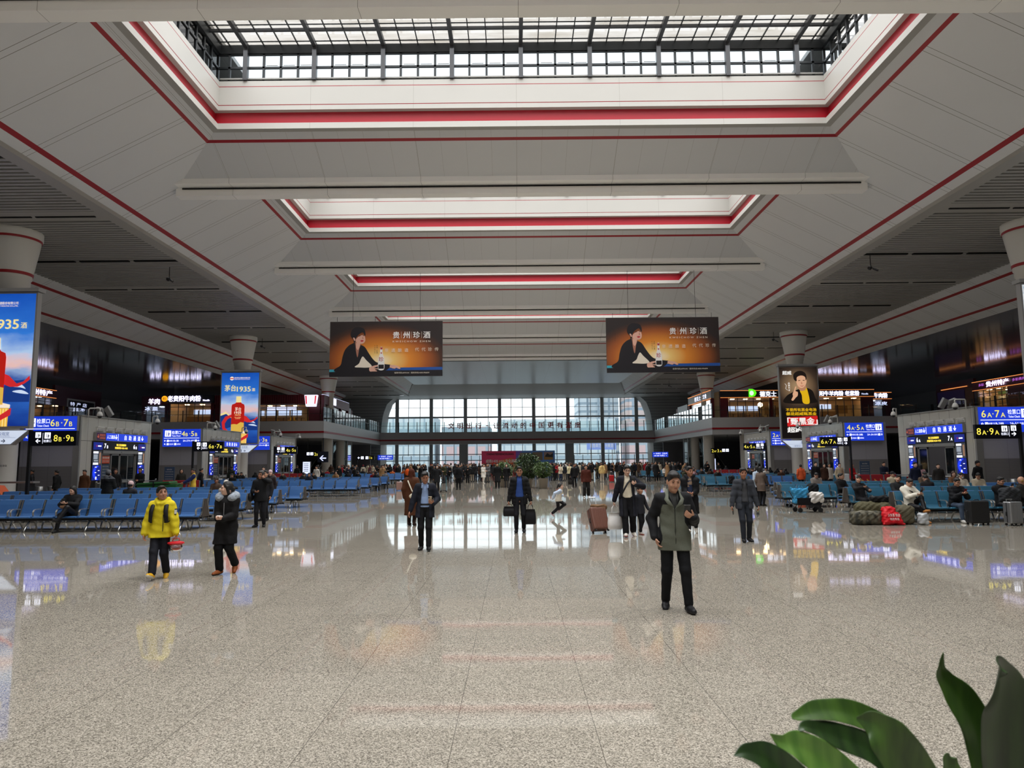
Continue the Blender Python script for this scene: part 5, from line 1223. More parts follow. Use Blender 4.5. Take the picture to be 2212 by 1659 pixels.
def person(label, loc, rz=0.0, H=1.72, pose=None, jacket=None, trousers='#17181c', shoes=('#121214', '#1a1a1c'), hair=('short', 'k'), skin='a', q=1.0, shirt=None, extras=None,
           group=None, name='person', child=False, jkw=None, head_k=1.0, tag_it=True, face=True):
    """one body mesh with clothing children; q = voxel coarseness (1 fine)"""
    ps = dict(pel=(0, 0, .92), lean=0, twist=0, fa=(-.10, 0, .08, 0, 8), fb=(.10, 0, .08, 0, -8), ha=None, hb=None, da=None, db=None, na=None, nb=None, curl_a=22, curl_b=22, head=(0, 0, 0), side=0, knee=(0, -1, 0), pole_a=(-.5, 1, 0), pole_b=(.5, 1, 0))
    ps.update(pose or {}); sc = H / 1.72
    P = V3(*ps['pel']); Rsp = rotz(math.radians(ps['twist'])) @ roty(math.radians(ps['side'])) @ rotx(math.radians(ps['lean']))
    fwd = Rsp @ V3(0, -1, 0); lat = Rsp @ V3(1, 0, 0); up = Rsp @ V3(0, 0, 1)
    wst, chest, neck = P + up * .16, P + up * .36, P + up * .51
    sw = ps.get('sw', .165); sha, shb = P + up * .462 - lat * sw, P + up * .462 + lat * sw
    hipa, hipb = P - V3(.09, 0, .02), P + V3(.09, 0, -.02)
    fa, fb = V3(*ps['fa'][:3]), V3(*ps['fb'][:3])
    kna, fa = ik(hipa, fa, .42, .42, ps.get('knee_a', ps['knee'])); knb, fb = ik(hipb, fb, .42, .42, ps.get('knee_b', ps['knee']))
    ha = V3(*ps['ha']) if ps['ha'] is not None else sha + V3(-.06, -.02, -.53); hb = V3(*ps['hb']) if ps['hb'] is not None else shb + V3(.06, -.02, -.53)
    ela, ha = ik(sha, ha, .29, .26, ps['pole_a']); elb, hb = ik(shb, hb, .29, .26, ps['pole_b'])
    hy, hp, hr = [math.radians(x) for x in ps['head']]
    Rh = rotz(hy) @ rotx(hp) @ roty(hr); hk = head_k * (1.28 if child else 1.05)
    hc = neck + up * .035 + V3(0, -.005, 0) + Rh @ V3(0, -.012, .135) * (hk ** .8)
    h = lambda x, y, z: hc + Rh @ (V3(x, y, z) * hk)
    hb_ = .0075 * q
    # ---- body
    B = Sdf(hb_)
    B.ell(h(0, .012, .02), V3(.074, .093, .099) * hk, Rh, .01); B.ell(h(0, -.028, -.04), V3(.060, .066, .078) * hk, Rh, .035)
    B.ell(h(0, -.064, -.094), V3(.026, .024, .02) * hk, Rh, .03); B.cone(h(0, -.088, .014), h(0, -.108, -.026), .008 * hk, .013 * hk, .012)
    for s in (-1, 1):
        B.ell(h(s * .032, -.084, .034), V3(.024, .014, .009) * hk, Rh, .012); B.ell(h(s * .074, .012, -.012), V3(.012, .022, .033) * hk, Rh, .01)
        B.ell(h(s * .036, -.072, -.03), V3(.022, .018, .02) * hk, Rh, .02); B.ell(h(s * .031, -.099, .012), V3(.017, .014, .009) * hk, Rh, .01, 'sub')
        B.ell(h(s * .012, -.102, -.027), V3(.008, .008, .007) * hk, Rh, .006)
    B.ell(h(0, -.089, -.058), V3(.023, .010, .009) * hk, Rh, .008)
    B.cone(h(0, .018, -.05), neck - up * .02, .05 * hk ** .5, .058, .03)
    fl = (fwd, .62)
    B.cone(P - V3(0, 0, .03), wst, .125, .115, .04, fl); B.cone(wst, chest, .115, .135, .04, fl); B.cone(sha + lat * .02, shb - lat * .02, .05, .05, .05)
    for s_, e_, w_ in ((sha, ela, ha), (shb, elb, hb)): B.cone(s_, e_, .047, .038, .02); B.cone(e_, w_, .038, .026, .015)
    for hp_, k_, f_ in ((hipa, kna, fa), (hipb, knb, fb)):
        B.cone(hp_, k_, .078, .05, .03); B.cone(k_, f_, .05, .034, .02)
    fdir = {}
    for key, f_ in (('a', fa), ('b', fb)):
        pt = math.radians(ps['f' + key][3]); yw = math.radians(ps['f' + key][4]); Rf = rotz(-yw) @ rotx(pt); fdir[key] = Rf
        B.cone(f_ + Rf @ V3(0, .03, -.03), f_ + Rf @ V3(0, -.13, -.045), .03, .028, .02)
    hands = {}
    for key, e_, w_, sg in (('a', ela, ha, 1), ('b', elb, hb, -1)):
        d = nrm(ps['d' + key]) if ps['d' + key] is not None else nrm(w_ - e_); n0 = ps['n' + key] if ps['n' + key] is not None else (sg, -.15, 0)
        n_ = np.asarray(n0, float); n_ = nrm(n_ - (n_ @ d) * d); l_ = sg * np.cross(d, n_); cu = math.radians(ps['curl_' + key]); ks = .8 if child else 1.0
        B.cone(w_, w_ + d * .075 * ks, .027 * ks, .039 * ks, .012, (n_, .42))
        for i, (off, ln) in enumerate(((.029, .072), (.010, .08), (-.010, .074), (-.028, .058))):
            p0 = w_ + (d * .085 + l_ * off) * ks; ang = 0.0
            for j, fr in enumerate((.45, .3, .25)):
                ang += cu * (.7 if j == 0 else 1.0) * (1 + .07 * i); dr = d * math.cos(ang) + n_ * math.sin(ang); p1 = p0 + dr * ln * fr * ks
                B.cone(p0, p1, (.0098 - .0008 * j) * ks, (.0094 - .0011 * j) * ks, .006); p0 = p1
        p0 = w_ + (d * .022 + l_ * .026) * ks; dr = nrm(d * .75 + l_ * .62 + n_ * .25); p1 = p0 + dr * .042 * ks; B.cone(p0, p1, .0135 * ks, .0115 * ks, .01)
        dr = nrm(dr + n_ * math.sin(cu) * .8 + d * .2); B.cone(p1, p1 + dr * .034 * ks, .011 * ks, .009 * ks, .006)
        hands[key] = (w_ + d * .095 * ks + n_ * .028 * ks, d, n_, l_)
    v, f = B.mesh(0.0 if q <= 1.2 else .1)
    root = make_mesh(name, v * sc, f, [SKIN[skin]]); root.location = loc; root.rotation_euler = (0, 0, rz)
    S = sc
    def part(nm, sd, mats, zone=None, adapt=0.0):
        vv, ff = sd.mesh(adapt if q <= 1.2 else max(adapt, .1)); z2 = (lambda c: zone(c / S)) if zone else None
        return make_mesh(nm, vv * S, ff, mats, root, z2)
    if face and q <= 1.7:
        e = MB()
        for s in (-1, 1): e.ball(tuple(h(s * .031, -.088, .010) * S), tuple(V3(.012, .008, .0045) * hk * S), 6)
        e.build('eyes', M_eye, root, True)
        e = MB()
        for s in (-1, 1):
            a, b = h(s * .016, -.099, .034) * S, h(s * .048, -.088, .037) * S; e.tube([tuple(a), tuple((a + b) / 2 + Rh @ V3(0, -.003, .005)), tuple(b)], [.0035, .0045, .002], 5)
        e.build('eyebrows', HAIR[hair[1]] if hair[1] in HAIR else HAIR['k'], root, True)
        e = MB(); e.ball(tuple(h(0, -.0985, -.058) * S), tuple(V3(.02, .0045, .0055) * hk * S), 6); e.build('lips', M_lip, root, True)
    # ---- hair
    st, hcx = hair
    hd = Sdf(.009 * max(1, q * .8)); hm = HAIR[hcx] if hcx in HAIR else cloth(hcx)
    if st in ('beanie', 'cap', 'hood'):
        hd.ell(h(0, .016, .042), V3(.088, .106, .102) * hk, Rh, .01); hd.ell(h(0, -.07, -.05), V3(.09, .10, .092) * hk, Rh, .012, 'sub'); hd.ell(h(0, .03, -.14), V3(.14, .14, .10) * hk, Rh, .012, 'sub')
        if st == 'cap': hd.cone(h(0, -.08, .055), h(0, -.15, .048), .055 * hk, .05 * hk, .01, (Rh @ V3(0, 0, 1), .18))
        part('hat', hd, [hm])
        hd = Sdf(.009 * max(1, q * .8)); hd.ell(h(0, .03, -.01), V3(.078, .085, .075) * hk, Rh, .01); hd.ell(h(0, -.07, -.03), V3(.10, .085, .10) * hk, Rh, .01, 'sub'); part('hair', hd, [HAIR['k']])
    elif st != 'bald':
        hd.ell(h(0, .018, .034), V3(.0805, .099, .099) * hk, Rh, .01)
        if st in ('short', 'crop', 'bob'): hd.ell(h(-.014, -.052, .098), V3(.056, .046, .028) * hk, Rh, .02)
        if st in ('long', 'pony', 'bun', 'bob'):
            for s in (-1, 1): hd.cone(h(s * .068, .0, .03), h(s * .072, .02, -.09 if st != 'pony' else -.03), .03 * hk, .025 * hk, .02)
        if st == 'long':
            hd.cone(h(0, .07, .02), h(0, .075, -.24), .06 * hk, .05 * hk, .03, (Rh @ V3(0, 1, 0), .6))
            for s in (-1, 1): hd.cone(h(s * .07, .02, -.05), h(s * .075, -.03, -.24), .03 * hk, .024 * hk, .02)
        if st == 'bob': hd.cone(h(-.04, .05, -.08), h(.04, .05, -.08), .05, .05, .03)
        if st == 'bun': hd.ell(h(0, .10, -.02), V3(.05, .045, .05) * hk, Rh, .02)
        if st == 'pony': hd.ell(h(0, .085, .05), V3(.03, .03, .03) * hk, Rh, .02); hd.cone(h(0, .10, .05), h(.0, .15, -.08), .03 * hk, .02 * hk, .02)
        fz = {'crop': .0, 'short': -.012}.get(st, -.012)
        hd.ell(h(.006, -.088, -.022 + fz * .5), V3(.083 if st in ('short', 'crop') else .062, .075, .098) * hk, Rh, .012, 'sub'); hd.ell(h(.03, -.105, .05), V3(.03, .03, .04) * hk, Rh, .012, 'sub')
        if st in ('short', 'crop'):
            hd.ell(h(0, .0, -.115), V3(.12, .095, .075) * hk, Rh, .015, 'sub')
            for s in (-1, 1): hd.ell(h(s * .085, .005, -.02), V3(.018, .028, .036) * hk, Rh, .008, 'sub')
        rg = random.random() * 6
        hd.post.append(lambda D, X, Y, Z: D + .0022 * np.sin(95 * X + rg) * np.sin(80 * Y + 60 * Z))
        part('hair', hd, [hm])
    # ---- trousers and shoes
    jk = dict(t=.022, L=.16, puff=0, open=0, collar='stand', sleeve=1.0, w=1.0, hood=None, zone=None, cols=None, flare=.0, wr=1.0)
    jk.update(jkw or {}); hg = (jkw or {}).get('hg', .0105) * max(1.0, q)
    tr = Sdf(hg); tw = jk.get('tw', 0.0)
    tr.ell(P + V3(0, 0, -.0), (.146, .098, .11), None, .03)
    for hp_, k_, f_ in ((hipa, kna, fa), (hipb, knb, fb)):
        g_ = nrm(k_ - f_); tr.cone(hp_, k_, .092 + tw * .4, .070 + tw * .6, .035); tr.cone(k_, f_ + g_ * .03, .068 + tw * .6, .056 + tw, .03)
    ph = random.random() * 6
    tr.post.append(lambda D, X, Y, Z: D + .0028 * np.sin(34 * Z + 9 * X + ph) * np.sin(21 * X + 14 * Y + 12 * Z))
    part('trousers', tr, [cloth(trousers)])
    for key, f_ in (('a', fa), ('b', fb)):
        Rf = fdir[key]; sh = Sdf(.008 * max(1.0, q)); g = lambda x, y, z: f_ + Rf @ V3(x, y, z)
        sh.cone(g(0, .04, -.035), g(0, -.06, -.042), .043, .045, .02); sh.cone(g(0, -.06, -.045), g(0, -.155, -.055), .046, .036, .03); sh.cone(g(0, .01, .0), g(0, .0, .045), .045, .046, .025)
        nz = Rf @ V3(0, 0, 1)
        sh.post.append(lambda D, X, Y, Z, f_=f_, nz=nz: np.maximum(D, -((X - f_[0]) * nz[0] + (Y - f_[1]) * nz[1] + (Z - f_[2]) * nz[2] + .08)))
        part('shoe', sh, [cloth(shoes[0], .5, .05), mat('sole_' + shoes[1].strip('#'), shoes[1], .6)], lambda c, f_=f_, nz=nz: (((c - f_) @ nz) < -.055).astype(int))
    # ---- upper clothing
    tw = jk.get('tw', 0.0)
    def torso(sd, t, L, w=1.0, fl_=None):
        f2 = fl_ or (fwd, .70)
        sd.cone(P, wst, (.145 + t) * w, (.135 + t) * w, .05, f2); sd.cone(wst, chest + up * .02, (.135 + t) * w, (.152 + t) * w, .05, f2)
        for s_, e_ in ((sha, 1), (shb, -1)): sd.cone(s_ + lat * .012 * e_ - up * .005, neck - up * .015, .046 + t * .8, .045 + t * .6, .045)
        sd.cone(sha + lat * .03 - up * .04, shb - lat * .03 - up * .04, .05 + t, .05 + t, .05)
        if L: sd.cone(P, P - V3(0, 0, L) + fwd * jk.get('hemf', 0), (.15 + t) * w, (.155 + t + jk['flare']) * w, .05, f2)
        sd.cone(neck - up * .06, neck - up * .0, .075, .058, .04)
        if L and t > .01 and ps['pel'][2] > .7:
            for hp_, k_ in ((hipa, kna), (hipb, knb)): sd.cone(hp_, hp_ + (k_ - hp_) * min(1.0, (L + .06) / .44), .098 + t * .5, .088 + t * .6 + jk['flare'] * .5 + tw * .4, .06)
    if shirt:
        sd = Sdf(hg); torso(sd, -.004, .06, 1.0)
        sd.cone(neck - up * .03, neck + up * jk.get('neckh', .035), .062, .058, .015)
        sd.post.append(lambda D, X, Y, Z: np.maximum(D + .002 * np.sin(40 * X) * np.sin(31 * Z + 17 * X), P[2] + jk.get('tuck', .015) - Z))
        part('shirt', sd, [cloth(shirt)] + ([cloth(jk['shirt2'])] if 'shirt2' in jk else []), (lambda c: ((c[:, 2] * 17) % 1 > .5).astype(int)) if 'shirt2' in jk else None)
    if jacket:
        sd = Sdf(hg); t = jk['t']; torso(sd, t, jk['L'], jk['w'])
        for s_, e_, w_ in ((sha, ela, ha), (shb, elb, hb)):
            sd.cone(s_, e_, .056 + t * .75, .050 + t * .75, .035); wv = nrm(w_ - e_)
            if jk['sleeve'] > 0: sd.cone(e_, w_ - wv * .005, .050 + t * .75, .038 + t * .55, .02)
        bk = -fwd
        if jk['collar'] == 'stand': sd.cone(neck - up * .02 + bk * .012, neck + up * .045 + bk * .012, .082, .076, .02); sd.cone(neck + up * .0, neck + up * .09, .058, .05, .01, None, 'sub')
        if jk['collar'] == 'hood':
            sd.cone(neck - lat * .09 + bk * .04 + up * .06, neck + lat * .09 + bk * .04 + up * .06, .052, .052, .03); sd.cone(neck + bk * .12 - up * .05, neck + bk * .115 + up * .05, .095, .075, .03)
            for s in (-1, 1): sd.cone(neck + lat * s * .105 + bk * .01 + up * .065, neck + lat * s * .03 + fwd * .115 - up * .01, .046, .038, .025)
            sd.cone(neck + up * .06, neck + up * .2, .064, .10, .012, None, 'sub')
        zc = P[2] - jk['L'] - .01
        pz, pa = (jk['puff'] if jk['puff'] else .09), (.010 if jk['puff'] else 0.0); ph2 = random.random() * 6; wr = jk['wr']
        def post(D, X, Y, Z):
            if jk['open']:
                lx = (X - P[0]) * lat[0] + (Y - P[1]) * lat[1] + (Z - P[2]) * lat[2]; ly = (X - P[0]) * fwd[0] + (Y - P[1]) * fwd[1] + (Z - P[2]) * fwd[2]; lz = (X - P[0]) * up[0] + (Y - P[1]) * up[1] + (Z - P[2]) * up[2]
                wd = jk['open'] * np.clip(1.05 - np.clip(lz - .05, 0, 1) * jk.get('taper', 1.05), .35, 1.2)
                if 'vneck' in jk: wd = np.clip((lz - jk['vneck']) * .55, 0, .09)
                D = np.maximum(D, -np.maximum(np.maximum(np.abs(lx) - wd, .02 - ly), jk.get('open_from', -9) - lz))
            if pa: D = D + pa * (1 - np.abs(np.sin(np.pi * Z / pz)))
            D = D + .0036 * wr * np.sin(23 * X + 31 * Z + ph2) * np.sin(26 * Y - 17 * Z + 11 * X)
            return np.maximum(D, (zc if ps['pel'][2] > .7 else P[2] - .1) - Z)
        sd.post.append(post)
        def armd(c):
            m_ = np.full(len(c), 9.0)
            for a_, b_, r_ in ((sha, ela, .085), (ela, ha, .085), (shb, elb, .085), (elb, hb, .085)):
                d_ = b_ - a_; t_ = np.clip(((c - a_) @ d_) / (d_ @ d_), 0, 1); m_ = np.minimum(m_, np.linalg.norm(c - a_ - t_[:, None] * d_, axis=1) - r_ - t)
            return m_
        info_z = dict(armd=armd, P=P, up=up, fwd=fwd, lat=lat, neck=neck, chest=chest, wst=wst)
        part('jacket', sd, [cloth(c) for c in (jk['cols'] or [jacket])], (lambda c: jk['zone'](c, info_z)) if jk['zone'] else None)
        if jk['collar'] == 'fur':
            fu = Sdf(hg)
            for i in range(9):
                a = math.radians(-128 + 32 * i); pt = neck + lat * .15 * math.sin(a) - fwd * (.10 * math.cos(a) + .0) + up * (.02 + .04 * math.cos(a)); 
                fu.ell(pt, (.086, .076, .074), None, .03)
            fu.post.append(lambda D, X, Y, Z: D + .007 * np.sin(70 * X) * np.sin(65 * Y + 1) * np.sin(75 * Z))
            part('fur_collar', fu, [cloth(jk.get('furc', '#8d949c'), .95, .8)])
    if extras: extras(dict(root=root, h=h, S=S, Rh=Rh, hk=hk, P=P, up=up, fwd=fwd, lat=lat, neck=neck, wst=wst, chest=chest, sha=sha, shb=shb, ha=ha, hb=hb, hands=hands, part=part, hg=hg, kna=kna, knb=knb))
    W = Matrix.Translation(loc) @ Matrix.Rotation(rz, 4, 'Z')
    if tag_it: tag(root, label, 'person', group)
    root_info = dict(root=root, W=W, S=S, hands=hands, ha=ha, hb=hb, chest=chest, neck=neck)
    return root_info

M_phone = mat('phone_body', '#17181b', 0.2); M_phonescr = mat('phone_screen', '#8a97a8', 0.2, emit='#8a97a8', es=.35)
def phone(info, key, label, col=None, ax=(0, -.42, .9), nr=(0, .9, .42)):
    """phone lying in the palm: ax = its long side, nr = the way the screen looks, both in the person's frame"""
    c, d, n, l = info['hands'][key]; S = info['S']; ax = nrm(ax); nr = nrm(np.asarray(nr, float) - (np.asarray(nr) @ ax) * ax); sx = np.cross(ax, nr)
    c = np.asarray(c) * S + ax * .035 + nr * .006; Mx = Matrix((tuple(sx), tuple(ax), tuple(nr))).transposed().to_4x4(); Mx.translation = Vector(c)
    b = MB(); b.M = info['W'] @ Mx; b.box(-.038, .038, -.08, .08, -.005, .005, 0); b.box(-.034, .034, -.075, .075, .005, .0055, 1); b.box(.008, .032, .04, .072, -.008, -.005, 2)
    pos = (info['W'] @ Mx).translation
    o = b.build('phone', [col or M_phone, M_phonescr, M_black]); me = o.data
    for v in me.vertices: v.co -= pos
    o.location = pos; tag(o, label, 'phone'); return o

def hang_bag(info, key, label, w_, h, d, col, name='handbag', strap=.16, tilt=0.0, zone=None):
    """bag hanging from the fingers: body and two handles"""
    c = info['W'] @ Vector(np.asarray(info['hands'][key][0]) * info['S'])
    r = empty(name, (c.x, c.y, c.z), info['root'].rotation_euler.z + tilt, label, 'bag'); m = cloth(col, .5, .1)
    b = MB(); sec = []
    for i, (z, kx, ky) in enumerate(((-strap, .82, .25), (-strap - h * .25, .95, .7), (-strap - h * .6, 1.0, 1.0), (-strap - h * .92, .98, .95), (-strap - h, .88, .75))):
        sec.append([b.P((w_ / 2 * kx * math.copysign(abs(math.cos(t)) ** .5, math.cos(t)), d / 2 * ky * math.copysign(abs(math.sin(t)) ** .6, math.sin(t)), z)) for t in [j * math.pi / 10 + .01 for j in range(20)]])
    for p, q_ in zip(sec, sec[1:]):
        for j in range(20): b.F((p[j], p[(j + 1) % 20], q_[(j + 1) % 20], q_[j]))
    b.F(sec[0]); b.F(sec[-1][::-1]); b.build('bag_body', m, r, True)
    for s in (-1, 1):
        b = MB(); b.tube([(-w_ * .25, s * d * .1, -strap - .02), (-w_ * .2, s * d * .06, -strap * .4), (-.02, 0, .0), (.02, 0, .0), (w_ * .2, s * d * .06, -strap * .4), (w_ * .25, s * d * .1, -strap - .02)], .008, 6); b.build('handle', m, r, True)
    return r
# ------------------------------------------------------------------ passengers near the camera
def Zyoke(c, i): return ((c[:, 2] > 1.31) | (i['armd'](c) < 0)).astype(int)
def Zsleeve(c, i): return (i['armd'](c) < 0).astype(int)
def front_x(c, i): return (c - i['P']) @ i['lat']
def is_front(c, i): return ((c - i['P']) @ i['fwd']) > .03
def collar_flaps(K, col, spread=.07):
    """two open collar leaves at the neck"""
    S = K['S']; n, f, l, u = K['neck'], K['fwd'], K['lat'], K['up']
    for s in (-1, 1):
        b = MB(); p = [n + l * s * .045 + u * .055 - f * .0, n + l * s * .075 + u * .02 + f * .03, n + l * s * (.06 + spread) - u * .07 + f * .115, n + l * s * .03 - u * .10 + f * .135]
        q = [x + f * .022 + u * .006 for x in p]; ids = [b.P(tuple(x * S)) for x in p + q]
        for fc in ((0, 1, 2, 3), (7, 6, 5, 4), (0, 4, 5, 1), (1, 5, 6, 2), (2, 6, 7, 3), (3, 7, 4, 0)): b.F([ids[k] for k in fc])
        b.build('collar', cloth(col), K['root'], True)
def zipper(K, col='#101012', z0=.02, z1=.42, x=0.0, depth=.125):
    S = K['S']; b = MB(); P, u, f, l = K['P'], K['up'], K['fwd'], K['lat']
    pts = [tuple((P + u * (z0 + (z1 - z0) * k / 6) + l * x + f * depth) * S) for k in range(7)]; b.tube(pts, .006, 6); b.build('zipper', mat('zipper_' + col.strip('#'), col, .4), K['root'])
def glasses(K):
    h, S = K['h'], K['S']; b = MB()
    for s in (-1, 1):
        c = [tuple(h(s * .031 + .024 * math.cos(k * math.pi / 6), -.104, .008 + .018 * math.sin(k * math.pi / 6)) * S) for k in range(13)]; b.tube(c, .0022, 5)
        b.tube([tuple(h(s * .055, -.102, .012) * S), tuple(h(s * .08, 0, .01) * S)], .0022, 5)
    b.tube([tuple(h(-.008, -.105, .012) * S), tuple(h(.008, -.105, .012) * S)], .002, 5); b.build('glasses', M_glasses, K['root'])
def strap(K, pts, r, col, nm='strap', flat=2.2):
    S = K['S']; b = MB(); b.tube([tuple(np.asarray(p) * S) for p in pts], r, 6, flat=flat); b.build(nm, cloth(col, .6, .1), K['root'], True)
def diag_strap(K, col, s=1, d=.17):
    n, w_, f, l, u, P = K['neck'], K['wst'], K['fwd'], K['lat'], K['up'], K['P']
    strap(K, [n + l * .09 * s - f * .02 + u * .0, n + l * .08 * s + f * .09 - u * .07, K['chest'] + f * d * .93 + l * .0, w_ + f * d * .9 - l * s * .11, P + f * d * .4 - l * s * .2], .012, col)
def backpack_straps(K, col, ex=0.0):
    for s in (-1, 1):
        n, f, l, u = K['neck'], K['fwd'], K['lat'], K['up']; c = K['chest']
        strap(K, [n + l * s * .11 - f * .10 + u * .02, n + l * s * .12 + f * .02 + u * .03, n + l * s * .125 + f * (.09 + ex * .7) - u * .04, c + l * s * .135 + f * (.13 + ex) - u * .0, K['wst'] + l * s * .15 + f * (.115 + ex), K['wst'] + l * s * .205 - f * .02], .0105, col, flat=3.4)
    b = Sdf(.014); c = K['chest'] - K['fwd'] * .21; b.ell(c - K['up'] * .02, (.15, .09, .2), None, .03); K['part']('backpack', b, [cloth(col)])

# the man nearest the camera
def ex(K):
    S = K['S']; n, f, l, u, P = K['neck'], K['fwd'], K['lat'], K['up'], K['P']
    for s in (-1, 1):
        b = MB(); p = [n + l * s * .055 + u * .075 - f * .02, n + l * s * .062 + u * .05 + f * .045, n + l * s * .075 - u * .05 + f * .118, P + u * .355 + l * s * .012 + f * .152, P + u * .40 + l * s * .095 + f * .155, n + l * s * .125 - u * .055 + f * .075, n + l * s * .105 + u * .02 + f * .0, n + l * s * .085 + u * .07 - f * .04]
        a = [b.P(tuple(x * S)) for x in p]; c = [b.P(tuple((x + f * .02 + u * .004) * S)) for x in p]; k = len(p)
        for fc in ((0, 1, 6, 7), (1, 2, 5, 6), (2, 3, 4, 5)): b.F([c[q] for q in fc]); b.F([a[q] for q in fc[::-1]])
        for q in range(k): b.F((a[q], a[(q + 1) % k], c[(q + 1) % k], c[q]))
        b.build('collar', cloth('#6c7064'), K['root'], True)
    collar_flaps(K, '#3c3d3c', -.02); zipper(K, '#33362f', -.1, .34, 0.0, .128)
i = person('person in a grey-green and black jacket with phone, nearest walker', (2.05, 9.35, 0), math.radians(-3), 1.75,
    dict(ha=(-.245, -.03, .90), da=(.35, -.2, -1), hb=(.20, -.27, 1.16), db=(-.75, -.45, .35), nb=(-.1, .75, .6), curl_b=42, fa=(-.11, .14, .085, 8, 10), fb=(.13, -.16, .08, -4, -10), head=(6, 15, 2), pole_b=(.35, .8, -.8)),
    jacket='#5d6055', trousers='#0d0e11', shoes=('#17171a', '#101012'), hair=('short', 'k'), shirt='#3c3d3c', q=1.0, extras=ex,
    jkw=dict(t=.025, L=.17, collar='none', cols=['#5d6055', '#16171a'], zone=Zyoke, w=1.04, wr=1.6, open=.05, vneck=.335, hg=.0075))
phone(i, 'b', 'black phone in the hand of the grey-green jacket man')
# man in navy jacket and pale blue shirt
def ex(K):
    collar_flaps(K, '#93a9d0', .02); b = MB(); S = K['S']; P = K['P']; b.M = Matrix.Translation(tuple((P + K['up'] * .075) * S)); b.lathe([(.155, -.02), (.158, .02)], n=24, sy=.73, cap=False); b.build('belt', mat('belt_black', '#101012', .3), K['root'], True)
i = person('person in an open navy jacket and pale blue shirt reading a phone', (-1.98, 15.8, 0), math.radians(4), 1.70,
    dict(ha=(-.34, -.08, .80), da=(-.35, -.1, -1), hb=(.20, -.22, 1.02), db=(-.7, -.55, .3), nb=(-.1, .75, .6), curl_b=40, fa=(-.08, .0, .08, 0, 12), fb=(.09, -.2, .085, -8, -6), head=(8, 20, -4)),
    jacket='#181b26', trousers='#0b0c0f', hair=('short', 'k'), shirt='#8fa6cf', skin='b', q=1.1, extras=ex, jkw=dict(t=.026, L=.2, open=.095, collar='none', wr=1.4, flare=.02))
phone(i, 'b', 'phone in the hand of the man in the navy jacket', mat('phone_gold', '#b9a58a', .3))
# man with blue sweater and two black bags
i = person('person with glasses, black puffer and blue sweater carrying two black bags', (.12, 19.4, 0), 0, 1.75,
    dict(ha=(-.29, -.02, .80), hb=(.30, -.02, .80), fa=(-.09, .06, .08, 4, 6), fb=(.11, .14, .10, 14, -4), curl_a=50, curl_b=50, head=(0, 0, 0)), jacket='#101114', trousers='#15161b', shirt='#2c4684', hair=('crop', 'k'), skin='b', q=1.2, extras=glasses,
    jkw=dict(t=.034, L=.17, open=.10, puff=.11, collar='stand', neckh=.06))
hang_bag(i, 'a', 'small black shoulder bag in the left-hand grip of the blue sweater man', .34, .26, .16, '#121215', strap=.06)
hang_bag(i, 'b', 'black soft bag hanging beside the blue sweater man, towards the running girl', .3, .40, .14, '#121216', strap=.14)
# running girl
person('small girl in a cream top with pale blue sleeves running to the right', (1.45, 24.4, 0), math.radians(80), 1.12,
    dict(pel=(0, 0, .93), lean=16, fa=(-.05, .30, .22, 40, 0), fb=(.06, -.02, .42, 50, 0), ha=(-.26, .22, 1.02), hb=(.22, -.26, 1.12), curl_a=40, curl_b=40, head=(-4, -6, 0)), child=True, jacket='#d9d2c4', trousers='#121216', shoes=('#c9a3ad', '#e6e1de'), hair=('pony', 'k'), skin='c', q=1.2,
    jkw=dict(t=.04, L=.08, collar='stand', cols=['#d9d2c4', '#b7c6dc'], zone=Zsleeve, tw=.02))
# man with the long navy coat and cream hoodie
def ex(K):
    glasses(K); diag_strap(K, '#101014', 1, .19)
i = person('person in a long navy coat and cream hoodie with phone, pulling a brown suitcase', (2.85, 18.25, 0), math.radians(-6), 1.78,
    dict(ha=(-.33, .06, .82), da=(-.2, .2, -1), hb=(.20, -.27, 1.25), db=(-.7, -.4, .5), nb=(-.1, .75, .5), curl_b=40, curl_a=60, fa=(-.06, -.16, .085, -6, 4), fb=(.13, .12, .11, 18, -20), head=(8, 14, 0), pole_b=(.8, .6, -.3)),
    jacket='#15161f', trousers='#0e0e12', shoes=('#d6cfc6', '#a8322c'), hair=('short', 'k'), shirt='#d8cdb8', q=1.15, skin='c', extras=ex, jkw=dict(t=.032, L=.42, open=.115, collar='none', flare=.02, tw=.02, neckh=.07))
phone(i, 'b', 'black phone in the hand of the cream hoodie man')
info_hoodie = i
hang_bag(i, 'a', 'white carrier bag with red print hanging from the cream hoodie man', .38, .42, .2, '#d9d7d6', strap=.2, tilt=.4)
# child half hidden behind him
person('child in a dark jacket half hidden behind the long navy coat', (3.25, 18.75, 0), math.radians(30), 1.2, dict(fa=(-.08, -.1, .08, 0, 0), fb=(.09, .14, .1, 15, 0), hb=(.32, -.1, .9)), child=True, jacket='#24252c', trousers='#15161a', shoes=('#b9b0a8', '#a8322c'), q=1.4)
# man in long black down coat behind the nearest walker
def ex(K): pass
person('person in a long black down coat and striped sweater, hands joined, white shoes', (4.58, 18.8, 0), math.radians(-14), 1.72,
    dict(ha=(-.03, -.25, 1.05), hb=(.05, -.26, 1.04), da=(.8, -.5, -.2), db=(-.8, -.5, -.2), na=(0, .3, 1), nb=(0, .3, 1), curl_a=45, curl_b=45, fa=(-.05, -.32, .09, -16, 0), fb=(.12, .26, .14, 30, -10), head=(28, 4, 0)),
    jacket='#0f1013', trousers='#0d0d10', shoes=('#d4cfc6', '#c9c4bb'), hair=('crop', 'k'), shirt='#26304a', q=1.25, skin='b', extras=ex, jkw=dict(t=.036, L=.40, open=.075, collar='hood', puff=.12, shirt2='#8a7460'))
